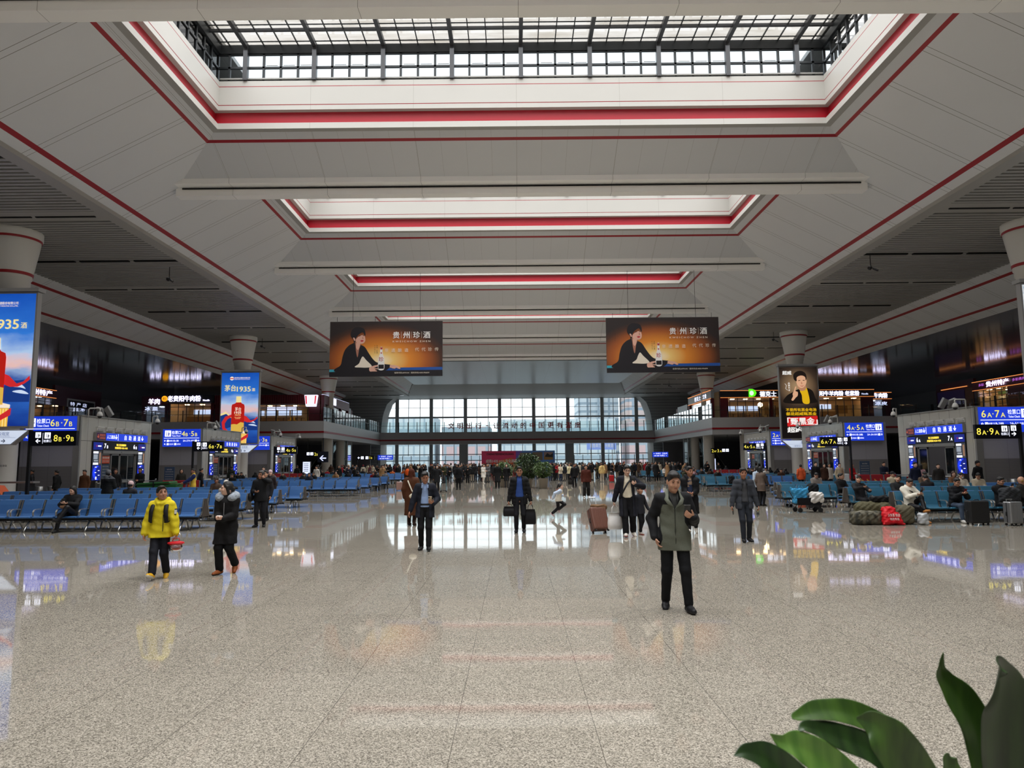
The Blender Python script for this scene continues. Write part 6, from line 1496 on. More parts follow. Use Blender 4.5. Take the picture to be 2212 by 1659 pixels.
# man in dark grey down jacket
i = person('person in a dark grey down jacket holding a water bottle', (5.36, 16.85, 0), math.radians(-4), 1.70,
    dict(ha=(-.31, -.06, .80), hb=(.31, -.05, .80), curl_a=40, curl_b=45, fa=(-.07, -.12, .08, -4, 6), fb=(.10, .08, .085, 6, -16), head=(-2, 8, 0)), jacket='#33363d', trousers='#22262e', shoes=('#131316', '#0e0e10'), hair=('crop', 'k'), shirt='#3f4044', q=1.15, skin='b',
    extras=lambda K: collar_flaps(K, '#3f4044', .01), jkw=dict(t=.034, L=.14, open=.075, collar='none', puff=.15, wr=1.3))
phone(i, 'a', 'dark phone held low by the dark grey down jacket man', ax=(0, -.2, -1), nr=(1, 0, 0))
c = i['W'] @ Vector(np.asarray(i['hands']['b'][0]) * i['S'])
b = MB(); b.lathe([(.012, .0), (.014, -.03), (.03, -.07), (.032, -.19), (.028, -.21)], n=14); o = b.build('bottle_body', mat_glass('bottle_plastic', (.8, .86, .88), .1), None, True); r = empty('water_bottle', (c.x, c.y, c.z + .03), 0, 'clear water bottle in the hand of the dark grey down jacket man', 'bottle'); adopt(o, r)
b = MB(); b.lathe([(.033, -.10), (.033, -.15)], n=14, cap=False); b.build('paper_label', mat('label_dark', '#3a3c44', .5), r, True); b = MB(); b.lathe([(.014, .012), (.014, -.012)], n=12); b.build('cap', M_white_p, r)
# boy in yellow
def ex(K):
    backpack_straps(K, '#141417', .05); zipper(K, '#1a1a1c', -.02, .30, .085, .150)
    b = MB(); S = K['S']; p = K['shb'] + (K['hb'] - K['shb']) * .22 + K['lat'] * .085 + K['fwd'] * .03; b.M = Matrix.Translation(tuple(p * S)); b.box(-.012, .012, -.035, .035, -.05, .05, 0); b.box(-.014, .014, -.037, .0, -.035, .035, 1); b.build('sleeve_badge', [M_black, M_white_p], K['root'])
i = person('boy in a bright yellow hooded jacket with black backpack straps, looking to his side', (-6.0, 12.2, 0), math.radians(6), 1.50,
    dict(ha=(-.27, -.10, .86), hb=(.30, -.06, .85), da=(.1, -.3, -1), curl_b=55, fa=(-.02, -.30, .10, -22, 4), fb=(.09, .12, .10, 16, -14), head=(34, -6, -4)), head_k=1.13, jacket='#cdb91f', trousers='#14151d', shoes=('#d8a524', '#d8d4c8'), hair=('crop', 'k'), skin='b', q=1.0, extras=ex,
    jkw=dict(t=.052, L=.13, collar='hood', wr=2.2, w=1.04, tw=.014))
c = i['W'] @ Vector(np.asarray(i['hands']['b'][0]) * i['S'])
r = empty('plastic_box', (c.x + .02, c.y, c.z), .2, 'clear box with a red lid and handle in the yellow jacket boy\'s hand', 'box'); ml = mat('lid_red', '#c4232c', .35)
b = MB(); b.tube([(-.05, 0, -.05), (-.05, 0, .0), (0, 0, .015), (.05, 0, .0), (.05, 0, -.05)], .008, 6); b.build('handle', ml, r, True)
b = MB(); b.lathe([(.06, -.045), (.13, -.06), (.135, -.08), (.12, -.09)], n=4 * 6, sy=.75); b.build('lid', ml, r); b = MB(); b.lathe([(.11, -.09), (.10, -.2), (.05, -.205)], n=24, sy=.75); b.build('clear_tub', mat_glass('tub_plastic', (.85, .6, .58), .1), r, True); b = MB(); b.lathe([(.095, -.16), (.09, -.2)], n=24, sy=.72); b.build('contents', mat('contents_orange', '#c4532c', .5), r)
# woman with fur collar
i = person('person in a black coat with a grey fur collar, beside the boy', (-5.05, 12.6, 0), math.radians(-4), 1.58,
    dict(ha=(-.035, -.29, 1.05), hb=(.055, -.29, 1.05), da=(.85, -.5, 0), db=(-.85, -.5, 0), na=(.2, .3, 1), nb=(-.2, .3, 1), curl_a=50, curl_b=50, fa=(-.08, -.06, .085, 0, 14), fb=(.10, .20, .16, 34, -14), head=(-58, 2, 0), sw=.155), jacket='#100f11', trousers='#0c0c0e', shoes=('#8a4a22', '#2c1c12'), hair=('bun', 'k'), skin='c', q=1.0, shirt='#7d6d64',
    extras=lambda K: zipper(K, '#8a8a8c', .16, .42, 0, .135), jkw=dict(t=.036, L=.34, collar='fur', puff=.0, shirt2='#54474c', tw=.018, wr=1.6, furc='#8b929b', neckh=.07))
c = i['W'] @ Vector(((np.asarray(i['hands']['a'][0]) + np.asarray(i['hands']['b'][0])) / 2) * i['S'])
b = MB(); b.ball((0, 0, .02), (.06, .03, .018), 7); o = b.build('paper_tissue', mat('tissue', '#d9d3cf', .8), None, True); o.location = c; tag(o, 'white paper tissue in the hands of the fur collar woman', 'tissue')
# man on the phone by the benches
i = person('person in black talking on a phone beside the front left benches', (-7.7, 21.7, 0), math.radians(10), 1.68,
    dict(ha=(-.12, -.25, 1.08), da=(.7, -.6, .1), na=(.1, .4, 1), hb=(.11, -.10, 1.46), db=(-.35, -.2, .9), nb=(-.8, .5, 0), curl_b=40, fa=(-.11, 0, .08, 0, 24), fb=(.11, .08, .08, 0, -4), head=(-24, 6, 8), pole_b=(1, -.2, -.6)), jacket='#121316', trousers='#14151b', hair=('crop', 'g'), skin='b', q=1.25, jkw=dict(t=.03, L=.12, collar='stand'),
    extras=lambda K: (strap(K, [K['sha'] - K['fwd'] * .02 + K['up'] * .06, K['sha'] - K['lat'] * .06 + K['fwd'] * .05, K['P'] - K['lat'] * .26 + K['up'] * .1], .009, '#101012'), K['part']('shoulder_bag', Sdf(.014).ell(K['P'] - K['lat'] * .29 + K['up'] * .0, (.09, .17, .15), None, .02), [cloth('#101012')])))
phone(i, 'b', 'phone at the ear of the man beside the front left benches', ax=(.1, -.3, .9), nr=(-1, .2, 0))
# woman in long brown coat, seen from behind
def ex(K):
    n, f, l, u, P = K['neck'], K['fwd'], K['lat'], K['up'], K['P']
    strap(K, [n + l * .10 - f * .0 + u * .02, n + l * .07 - f * .13 - u * .08, K['wst'] - f * .18 - l * .06, P - f * .17 - l * .16], .009, '#cfc6b4'); K['part']('shoulder_bag', Sdf(.014).ell(P - f * .21 - l * .12 - u * .02, (.13, .06, .085), None, .02), [cloth('#d6cdb8', .5)])
person('person in a long brown coat seen from behind, with a cream shoulder bag', (-3.15, 21.8, 0), math.radians(172), 1.70, dict(fa=(-.09, 0, .08, 0, 0), fb=(.10, -.12, .08, 0, 0)), jacket='#4b2a17', trousers='#2a1a12', shoes=('#2a1a12', '#1a120c'), hair=('long', '#4a2417'), q=1.3, face=False, extras=ex, jkw=dict(t=.035, L=.60, collar='stand', flare=.03))
# walkers further off
person('person in a rust puffer jacket and baggy dark trousers walking towards the camera', (3.75, 37.8, 0), 0, 1.68, dict(fa=(-.11, -.08, .08, 0, 6), fb=(.13, .1, .1, 10, -6)), jacket='#4a1f15', trousers='#1c1a18', shoes=('#d8d6d2', '#c9c6c0'), hair=('short', 'k'), q=1.7, jkw=dict(t=.045, L=.10, puff=.1, tw=.035, collar='stand'))
i = person('person in black jacket and trousers walking with a dark bag, behind the rust puffer', (4.3, 51.8, 0), math.radians(-8), 1.72, dict(ha=(-.30, -.05, .8), fa=(-.09, -.12, .08, 0, 0), fb=(.10, .12, .1, 10, 0), head=(30, 0, 0)), jacket='#131316', trousers='#0e0e11', q=1.9, skin='b')
hang_bag(i, 'a', 'dark shopping bag beside the black jacket walker', .36, .42, .16, '#23211f', strap=.12)
person('taller person in a long black coat, left of the potted plants', (-1.25, 51.2, 0), 0, 1.80, dict(fa=(-.1, 0, .08, 0, 0), fb=(.1, -.1, .08, 0, 0)), jacket='#0f0f11', trousers='#0d0d0f', q=1.9, jkw=dict(t=.035, L=.5, flare=.03))
person('person in a long black quilted coat and grey trousers, left of the potted plants', (-.62, 52.8, 0), 0, 1.72, dict(fa=(-.09, 0, .08, 0, 0), fb=(.1, -.1, .08, 0, 0)), jacket='#121214', trousers='#4a4a4d', hair=('long', 'k'), skin='c', q=1.9, jkw=dict(t=.035, L=.42, puff=.12))
person('person all in white with a white shawl, in the middle of the hall', (-2.75, 62.2, 0), math.radians(40), 1.68, dict(fa=(-.08, -.1, .08, 0, 0), fb=(.09, .1, .08, 0, 0), ha=(-.05, -.25, 1.1)), jacket='#dcd8d0', trousers='#d8d3ca', shoes=('#d8d3ca', '#c9c4bb'), hair=('long', 'k'), skin='c', q=1.9, jkw=dict(t=.03, L=.35, flare=.04))
i = person('person in a fluffy pale yellow jacket seen from behind, with a red suitcase', (7.85, 64.5, 0), math.radians(170), 1.66, dict(fa=(-.1, 0, .08, 0, 0), fb=(.1, 0, .08, 0, 0)), jacket='#d2b478', trousers='#c4b8a4', shoes=('#c9c0b4', '#a89f94'), hair=('long', 'r'), q=1.9, face=False, jkw=dict(t=.06, L=.12, collar='hood', wr=2.5))
person('person in a pale cream jacket and blue jeans, right of the potted plants', (4.3, 67.5, 0), math.radians(10), 1.64, dict(fa=(-.08, 0, .08, 0, 0), fb=(.09, 0, .08, 0, 0), ha=(-.02, -.28, 1.2), hb=(.06, -.28, 1.2)), jacket='#cfc6b2', trousers='#27324a', hair=('long', 'k'), skin='c', q=1.9)
person('person in a cream jacket and black trousers, beside the blue jeans', (5.1, 67.0, 0), math.radians(-8), 1.66, dict(fa=(-.08, 0, .08, 0, 0), fb=(.09, 0, .08, 0, 0), ha=(-.05, -.25, 1.3), hb=(.06, -.25, 1.3)), jacket='#d6cda8', trousers='#15161a', hair=('long', 'k'), skin='c', q=1.9)
person('person in a grey cropped jacket and black trousers, just right of the potted plants', (2.6, 67.0, 0), math.radians(4), 1.68, dict(fa=(-.08, 0, .08, 0, 0), fb=(.1, -.08, .08, 0, 0)), jacket='#4f4d52', trousers='#131316', hair=('long', 'k'), skin='c', q=1.9)
person('person in a dark coat and face mask pulling a blue trolley', (-5.0, 46.0, 0), math.radians(-5), 1.72, dict(fa=(-.09, 0, .08, 0, 0), fb=(.1, -.1, .08, 0, 0), hb=(.33, -.12, .95)), jacket='#17181b', trousers='#121317', q=1.8, jkw=dict(t=.035, L=.3), extras=lambda K: K['part']('face_mask', Sdf(.01).ell(K['h'](0, -.075, -.045), (.05, .045, .045), None, .01), [mat('mask_blue', '#9fb8c4', .6)]))
person('person from behind with an orange backpack, near the face mask man', (-7.2, 48.2, 0), math.radians(176), 1.68, None, jacket='#3a2c22', trousers='#121216', q=1.8, face=False, extras=lambda K: K['part']('backpack', Sdf(.016).ell(K['chest'] - K['fwd'] * .2, (.17, .11, .23), None, .02), [cloth('#d2541c')]))
person('person from behind with a black backpack, near the face mask man', (-3.9, 49.5, 0), math.radians(185), 1.74, None, jacket='#1b1c20', trousers='#101114', q=1.8, face=False, extras=lambda K: K['part']('backpack', Sdf(.016).ell(K['chest'] - K['fwd'] * .2, (.16, .1, .22), None, .02), [cloth('#131418')]))
i = person('person in a beige quilted coat and black boots standing beside the right benches', (10.15, 29.6, 0), math.radians(120), 1.60, dict(fa=(-.08, 0, .08, 0, 0), fb=(.09, 0, .08, 0, 0), ha=(-.1, -.33, .95)), jacket='#5f5148', trousers='#0e0e11', shoes=('#101012', '#0c0c0e'), hair=('long', 'k'), q=1.4, jkw=dict(t=.035, L=.26, puff=.1, collar='stand'))
person('person in a pale blue jacket behind the beige quilted coat', (10.55, 31.2, 0), math.radians(200), 1.62, None, jacket='#aebccb', trousers='#14151a', hair=('long', 'k'), q=1.6)

# ---- seated passengers
def sit(label, x, y, rz, pose=None, **k):
    d = dict(pel=(0, .03, .53), lean=-4, fa=(-.10, -.44, .08, 0, 6), fb=(.10, -.42, .08, 0, -6), ha=(-.06, -.28, .74), hb=(.08, -.28, .74), da=(.5, -.8, .1), db=(-.5, -.8, .1), na=(0, .3, 1), nb=(0, .3, 1), curl_a=40, curl_b=40, head=(0, 22, 0)); d.update(pose or {})
    k.setdefault('jkw', dict(t=.032, L=.06)); return person(label, (x, y, 0), rz, k.pop('H', 1.70), d, **k)
i = sit('long-haired person in black sitting cross-legged on the front left bench', -12.92, 20.85, math.radians(8), dict(lean=-14, fa=(-.16, -.42, .08, 0, 6), fb=(-.10, -.52, .36, -30, 10), ha=(-.1, -.26, .82), hb=(.04, -.27, .82), head=(-18, 20, 6), knee_b=(.0, -1, .8)), jacket='#111113', trousers='#17171a', hair=('long', 'k'), skin='c', q=1.25, jkw=dict(t=.045, L=.06, puff=.12))
phone(i, 'a', 'phone in the hands of the woman on the front left bench')
b = MB(); b.ball((0, 0, 0), (.12, .06, .06), 8); o = b.build('handbag', cloth('#8a6a52', .6), None, True); o.location = (-12.95, 20.58, .72); tag(o, 'small tan bag on the lap of the woman on the front left bench', 'bag')
i = sit('person in a white jacket and tan boots, front right bench end', 11.88, 21.6, math.radians(10), dict(lean=-10, fa=(.10, -.46, .08, 0, 4), fb=(.02, -.52, .38, -20, 0), ha=(-.02, -.27, .84), hb=(.12, -.27, .84), head=(12, 28, 0), knee_b=(0, -1, .8)), jacket='#d2cdbf', trousers='#121215', shoes=('#a8703a', '#8a5a2c'), hair=('short', 'k'), q=1.2, extras=lambda K: (glasses(K), diag_strap(K, '#15151a', -1, .18)), jkw=dict(t=.042, L=.07, wr=1.8))
phone(i, 'b', 'phone in the hands of the white jacket man')
i = sit('person in a black puffer and jeans sitting behind a black suitcase', 13.21, 21.6, 0, dict(lean=10, ha=(-.03, -.36, .86), hb=(.09, -.36, .86), head=(2, 20, 0)), jacket='#17181c', trousers='#3a4658', shoes=('#b9b6b0', '#9a978f'), hair=('short', 'k'), q=1.2, extras=glasses, jkw=dict(t=.045, L=.06, puff=.11))
phone(i, 'b', 'red phone in the hands of the black puffer man', mat('phone_red', '#7a2024', .3))
i = sit('person in a black coat and glasses, third on the front right bench', 14.6, 21.6, math.radians(6), dict(ha=(.02, -.29, .93), hb=(.14, -.29, .95), da=(.3, -.4, .8), db=(-.3, -.4, .8), na=(.2, .9, 0), nb=(-.2, .9, 0), head=(14, 14, 0)), jacket='#101013', trousers='#121215', hair=('short', 'k'), q=1.2, extras=glasses, jkw=dict(t=.035, L=.06))
phone(i, 'b', 'phone held up by the black coat man with glasses')
sit('bald person in a dark olive jacket with headphones, front right bench', 15.27, 21.6, math.radians(35), dict(head=(40, 6, 0)), jacket='#211f1c', trousers='#141417', hair=('bald', 'k'), skin='a', q=1.25, extras=lambda K: K['part']('headphones', Sdf(.008).ell(K['h'](.08, .01, -.005), (.018, .034, .04), None, .01).ell(K['h'](-.08, .01, -.005), (.018, .034, .04), None, .01), [mat('gold_plastic', '#8a6a2c', .3)]))
sit('person in black asleep at the end of the second right bench', 12.08, 25.1, math.radians(4), dict(lean=-16, head=(-10, 4, 14), ha=(-.05, -.24, .93), hb=(.16, -.28, .80), fa=(-.08, -.5, .08, 0, 0)), jacket='#151518', trousers='#17181c', hair=('short', 'k'), q=1.4)
sit('person in a black leather jacket asleep with head tilted, second right bench', 13.41, 25.1, math.radians(-10), dict(lean=-14, head=(-20, -4, 20)), jacket='#17181a', trousers='#121215', hair=('short', 'k'), q=1.4)
sit('person in black leather looking aside, behind the sleeping man with bread', 12.98, 28.5, math.radians(20), dict(head=(30, 0, 0)), jacket='#131315', trousers='#121215', hair=('short', 'k'), q=1.5, shirt='#b9b6b0')
sit('person in a dark padded jacket bent forward, between the second and third right benches', 15.03, 26.12, math.radians(180), dict(lean=14, head=(0, 25, 0)), jacket='#1c1a1a', trousers='#121215', hair=('short', 'k'), q=1.5, face=False)
sit('person in a pale jacket and face mask, third right bench', 17.75, 28.5, 0, dict(head=(0, 15, 0)), jacket='#c2b8a8', trousers='#1a1a1e', hair=('short', 'k'), q=1.6, extras=lambda K: K['part']('face_mask', Sdf(.01).ell(K['h'](0, -.075, -.045), (.05, .045, .045), None, .01), [mat('mask_blue', '#9fb8c4', .6)]))
sit('person in a dark tan coat looking down, fourth right bench', 18.14, 31.8, 0, dict(head=(10, 30, 0)), jacket='#5a4a3c', trousers='#1a1a1e', hair=('short', 'k'), q=1.7)
sit('person in a cream and black coat looking down, third right bench', 18.4, 28.5, math.radians(-12), dict(head=(-10, 30, 0)), jacket='#a89c88', trousers='#1a1a1e', hair=('short', 'k'), q=1.7)
sit('person in a cap and cream jacket, hand on face, fourth right bench', 16.75, 31.8, 0, dict(head=(10, 10, 0), ha=(.02, -.2, 1.0)), jacket='#b0a58e', trousers='#2a2a2e', hair=('cap', '#1c1c20'), q=1.7)
sit('person in a patterned jacket looking down, fourth right bench near the aisle', 13.36, 31.8, 0, dict(head=(0, 30, 0)), jacket='#77706a', trousers='#1a1a1e', hair=('short', 'k'), q=1.7)
sit('person with long hair in a brown coat on the fourth right bench', 19.47, 31.8, 0, dict(head=(-15, 12, 0)), jacket='#6a4a34', trousers='#1a1a1e', hair=('long', 'r'), skin='c', q=1.7)
sit('person in a brown jacket and flat cap facing the camera, fourth left bench', -12.92, 30.9, 0, dict(head=(0, 0, 0)), jacket='#4a3a30', trousers='#1a1a1e', hair=('cap', '#3a322c'), skin='b', q=1.6)
sit('person in a pale pink cap seen from behind, second left bench', -13.58, 25.32, math.radians(180), dict(head=(0, 10, 0)), jacket='#2a2a30', trousers='#1a1a1e', hair=('cap', '#d2b4b4'), q=1.5, face=False)
sit('person in a white hooded coat seen from behind, second left bench near the aisle', -10.2, 25.32, math.radians(180), dict(head=(0, 6, 0)), jacket='#c9c2b4', trousers='#1a1a1e', hair=('hood', '#c9c2b4'), q=1.5, face=False, jkw=dict(t=.045, L=.06, collar='hood'))
person('person in a pink beanie and dark coat standing behind the man on the phone', (-10.15, 29.65, 0), math.radians(10), 1.62, None, jacket='#241c1c', trousers='#15151a', hair=('beanie', '#c9aeb4'), skin='c', q=1.5)
person('person in a dark jacket standing close behind the man on the phone', (-8.4, 24.1, 0), math.radians(-10), 1.66, None, jacket='#1d1e23', trousers='#15151a', hair=('short', 'k'), q=1.5)
person('person in a grey beanie and black ribbed puffer seen from behind, left benches', (-15.0, 26.35, 0), math.radians(180), 1.70, dict(ha=(-.1, -.3, 1.1), hb=(.1, -.3, 1.1)), jacket='#101215', trousers='#101114', hair=('beanie', '#5a5b5f'), q=1.4, face=False, jkw=dict(t=.05, L=.12, puff=.085, collar='hood', cols=['#101215', '#44464b'], zone=lambda c, i: (c[:, 2] > 1.40).astype(int)))
def ex(K):
    for s in (-1, 1): strap(K, [K['neck'] + K['lat'] * s * .09 + K['fwd'] * .05 + K['up'] * .01, K['chest'] + K['lat'] * s * .09 + K['fwd'] * .15, K['P'] + K['lat'] * s * .09 + K['fwd'] * .14], .016, '#b9bcb8', 'reflective_band')
person('cleaner in a yellow safety vest over navy, pushing the green wheeled bin', (-15.45, 34.35, 0), math.radians(-60), 1.68, dict(ha=(-.2, -.42, 1.05), hb=(.1, -.42, 1.05), head=(20, 0, 0)), jacket='#1a2448', trousers='#1a2140', hair=('short', 'k'), skin='b', q=1.5, extras=ex, jkw=dict(t=.03, L=.14, cols=['#c9a83c', '#1c2a5a'], zone=Zsleeve))
for a in [('person in a brown jacket and pale trousers before the nearest left gate', -20.6, 34.2, 0, 1.66, '#4f311c', '#a8a296', 'short'), ('person in a dark jacket leaning at the nearest left gate door', -19.9, 35.6, 20, 1.70, '#141518', '#121215', 'short'), ('person in a black jacket with phone, nearest left gate door', -19.1, 36.4, 0, 1.72, '#0f1013', '#101013', 'short'),
          ('person in a dark olive coat at the far side of the nearest left gate', -18.3, 39.2, 30, 1.64, '#26241f', '#141416', 'long'), ('person in a black coat with a tan bag near the green bin', -17.4, 39.6, 140, 1.66, '#121215', '#141416', 'short'), ('person in a black jacket standing alone left of the second gate', -15.2, 43.2, 0, 1.70, '#17181b', '#141416', 'short'),
          ('person in black bent over the counter, leftmost of the three by the orange machines', -23.8, 33.4, 60, 1.70, '#101013', '#101013', 'short'), ('person in black in the middle of the three by the orange machines', -23.0, 34.0, -60, 1.72, '#121215', '#101013', 'short'), ('person in black, rightmost of the three by the orange machines', -22.0, 34.3, -90, 1.66, '#0f1012', '#101013', 'short'),
          ('person in a black padded coat and fur hat before the nearest right gate wall', 21.5, 33.3, 15, 1.74, '#101013', '#101013', 'beanie'), ('person in a navy jacket before the nearest right gate door', 19.0, 34.0, 0, 1.70, '#141a30', '#141416', 'short'), ('person in a pink jacket and pale trousers before the nearest right gate', 19.7, 34.8, 180, 1.60, '#b08a90', '#a8a098', 'long'),
          ('person in dark clothes with a bright blue carrier bag before the nearest right gate', 20.2, 34.2, -20, 1.62, '#23201f', '#141416', 'short'), ('person in a bright red coat holding up a phone, second right gate', 19.9, 42.3, 30, 1.60, '#b0161e', '#141416', 'long'), ('person in a navy coat looking down between the right gates', 20.6, 40.0, 0, 1.70, '#141a2c', '#141416', 'short'),
          ('person in a cream parka and face mask near the second right gate', 19.3, 42.6, 0, 1.64, '#b9aa90', '#26262a', 'short'), ('person in white with long dark hair near the second right gate', 18.85, 43.0, 10, 1.62, '#c9c4be', '#26262a', 'long'), ('person in a brown coat near the second right gate', 18.3, 42.4, 0, 1.62, '#3a2418', '#26262a', 'long'),
          ('person in a black coat with a bag before the second right gate post', 17.6, 41.9, 0, 1.72, '#0f0f12', '#121215', 'short'), ('person in an orange top beside the black coat, second right gate', 17.0, 42.6, 170, 1.58, '#c2532c', '#141416', 'short'), ('person in a dark green parka seen from behind before the second left gate', -19.2, 48.4, 180, 1.74, '#1f241c', '#141416', 'short'), ('person in black with a black backpack left of the third left gate', -18.9, 62.0, 180, 1.72, '#0f1012', '#101013', 'short')]:
    lab, x, y, rz, H, jc, tc, hr = a
    person(lab, (x, y, 0), math.radians(rz), H, dict(ha=(-.06, -.27, 1.1), hb=(.08, -.27, 1.1)) if 'phone' in lab or 'down' in lab else None, jacket=jc, trousers=tc, hair=(hr, 'k' if hr != 'beanie' else '#17161a'), q=1.8, face=False, skin=random.choice('abc'))
# four hands-in-pocket passengers sitting in the middle blocks
SEATED = [('#b9b2a4', 'short'), ('#15161a', 'short'), ('#c9c4bb', 'long'), ('#2a3a5a', 'short'), ('#c4701c', 'short'), ('#6a2a2c', 'long'), ('#3a3c40', 'cap')]
# ------------------------------------------------------------------ luggage, bins, rails, plants
def suitcase(label, x, y, rz, w_, h, d, col, rough=.35, metal=0.0, lean=0.0, ribs=7, handle=.0, soft=False, z=0.0):
    r = empty('suitcase', (x, y, z), rz, label, 'suitcase'); r.rotation_euler = (lean, 0, rz); m = mat('case_' + col.strip('#'), col, rough, metal)
    b = MB(); b.box(-w_ / 2, w_ / 2, -d / 2, d / 2, .06, h); b.build('shell', m, r, bevel=.035, seg=3)
    if ribs:
        for i in range(ribs):
            x_ = -w_ / 2 + w_ * (i + 1) / (ribs + 1); b = MB(); b.box(x_ - .012, x_ + .012, -d / 2 - .008, d / 2 + .008, .1, h - .05); b.build('rib', m, r, bevel=.006)
    b = MB(); b.box(-w_ / 2 - .004, w_ / 2 + .004, -.012, .012, .08, h - .02); b.build('zip_band', M_black, r, bevel=.004)
    b = MB(); b.tube([(-.07, 0, h - .01), (-.06, 0, h + .03), (.06, 0, h + .03), (.07, 0, h - .01)], .012, 6); b.build('carry_handle', M_black, r, True)
    b = MB(); b.tube([(-d / 2 * 0 - w_ / 2 - .005, 0, h * .4), (-w_ / 2 - .03, 0, h * .43), (-w_ / 2 - .03, 0, h * .57), (-w_ / 2 - .005, 0, h * .6)], .011, 6); b.build('side_handle', M_black, r, True)
    if handle:
        b = MB(); [b.tube([(s * .09, d / 2 - .03, h - .05), (s * .09, d / 2 - .03, h + handle)], .009, 6) for s in (-1, 1)]; b.tube([(-.10, d / 2 - .03, h + handle), (.10, d / 2 - .03, h + handle)], .016, 6); b.build('pull_handle', M_chrome, r)
    for sx in (-1, 1):
        for sy in (-1, 1):
            b = MB(); cx_, cy_ = sx * (w_ / 2 - .05), sy * (d / 2 - .04); b.M = Matrix.Translation((cx_, cy_, .03)) @ Matrix.Rotation(math.pi / 2, 4, 'Y'); b.lathe([(.012, -.02), (.03, -.018), (.03, .018), (.012, .02)], n=14); b.M = None; b.box(cx_ - .012, cx_ + .012, cy_ - .02, cy_ + .02, .03, .08); b.build('wheel', M_black, r)
    return r
def lump(name, label, cat, x, y, z, r3, col, rz=0.0, rough=.75, amp=.03, k=2, extra=None, seed=0, h=.013, shape='bag'):
    """soft bag: a rounded block slumped where it rests, with folds"""
    sd = Sdf(h); R = rotz(rz); a, c, d = r3
    if shape == 'bag':
        sd.box(V3(0, 0, d), V3(a, c, d * 1.0), R, min(r3) * .62, .03)
        for i in range(k):
            t = seed + i * 2.3; sd.ell(V3(a * .5 * math.cos(t), c * .35 * math.sin(t), d * (1.05 + .12 * math.sin(t * 2))), V3(a * .5, c * .6, d * .95), R, .06)
    elif shape == 'sack':
        Rt = R @ rotx(math.radians(-14)); sd.box(V3(0, .02, d * .62), V3(a, c, d * .62), Rt, .08, .05); sd.box(V3(-.02, .05, d * 1.35), V3(a * .72, c * .66, d * .5), Rt, .07, .12); sd.cone(R @ V3(-a * .6, .08, d * 1.82), R @ V3(a * .55, .08, d * 1.78), .05, .045, .08)
        for s_ in (-1, 1): sd.cone(R @ V3(s_ * a * .8, -c * .5, .06), R @ V3(s_ * a * 1.12, -c * .9, .035), .07, .02, .06)
    elif shape == 'tote':
        sd.box(V3(0, 0, d), V3(a * .95, c, d), R, .05, .02); sd.box(V3(0, 0, d * 1.75), V3(a * 1.1, c * .8, d * .3), R, .04, .08); sd.box(V3(0, 0, d * 2.1), V3(a * .95, c * .55, d * .2), R, .03, .02, 'sub')
        for s_ in (-1, 1): sd.cone(R @ V3(s_ * a, 0, d * 1.8), R @ V3(s_ * a * 1.25, 0, d * 2.25), .06, .02, .06)
    sd.post.append(lambda D, X, Y, Z: np.maximum(D + amp * .45 * np.sin(14 * X + 9 * Z + seed) * np.sin(13 * Y + 8 * Z) + amp * .42 * np.sin(31 * X - 24 * Z + 2 * seed) * np.sin(22 * Y + 15 * Z + seed) + amp * .2 * np.abs(np.sin(40 * Z + 30 * X * np.sin(seed))), -Z))
    v, f = sd.mesh(); m = col if not isinstance(col, str) else cloth(col, rough, .5)
    o = make_mesh(name, v, f, [m]); o.location = (x, y, z); tag(o, label, cat)
    if extra: extra(o, r3)
    return o
suitcase('rose brown suitcase tilted behind the long navy coat', 2.25, 19.0, math.radians(20), .46, .66, .27, '#6a4438', lean=math.radians(-24), handle=.35, z=.03)
lump('travel_bag', 'tan bag resting on the tilted rose brown suitcase', 'bag', 2.23, 19.28, .56, (.2, .12, .09), '#6d5238', rz=.3)
suitcase('black suitcase standing in front of the seated black puffer man', 13.15, 20.55, 0, .54, .68, .30, '#141416', .5, ribs=0)
suitcase('silver ribbed suitcase standing in front of the front right bench', 14.0, 20.3, math.radians(12), .42, .66, .26, '#9b9c9e', .3, .7, ribs=9, handle=.06)
suitcase('grey suitcase with a black strap at the right edge of the view', 14.6, 20.1, math.radians(-4), .5, .62, .28, '#8a8986', .4, .3, ribs=0)
suitcase('black suitcase behind the wheeled cart, with a dark bag on top', 11.35, 27.4, 0, .5, .62, .28, '#151517', .5, ribs=6)
lump('backpack', 'dark bag lying on top of the black suitcase behind the cart', 'bag', 11.35, 27.4, .63, (.2, .16, .17), '#17181b', seed=1)
suitcase('bright red suitcase beside the fluffy pale yellow jacket', 8.65, 64.2, 0, .42, .62, .26, '#b3131c', ribs=5, handle=.3)
suitcase('pale pink suitcase beside the orange backpack', -7.85, 48.6, math.radians(10), .40, .6, .25, '#b48f86', ribs=5)
lump('duffel_bag', 'large olive duffel bag lying behind the red sack', 'bag', 10.9, 22.0, 0, (.50, .34, .29), '#4e4a34', rz=-.25, seed=2, k=3)
lump('duffel_bag', 'camouflage duffel bag lying left of the red sack', 'bag', 10.2, 20.95, 0, (.44, .25, .19), mat_art('camouflage', [(0, '#1c1d18'), (.4, '#2c2c24'), (.55, '#4a4636'), (1, '#6a6658')], lo=-1.5, hi=1.5, es=0, noise=(2.2, (7, 7, 7)), rough=.8), rz=.1, seed=4)
def rs(o, r3):
    b = MB(); b.text('火车票 快递', 0, .26, .09, 0, 0, wide=.34); b.text('物流专线', 0, .15, .07, 0, 0, wide=.26); t = b.build('printed_text', WH, o); t.location = (0, -r3[1] - .07, .04); t.rotation_euler = (math.radians(-14), 0, 0)
lump('woven_sack', 'bright red sack with white print leaning on the olive bags', 'sack', 10.78, 20.75, 0, (.26, .2, .26), '#c01420', rough=.5, seed=3, extra=rs, shape='sack')
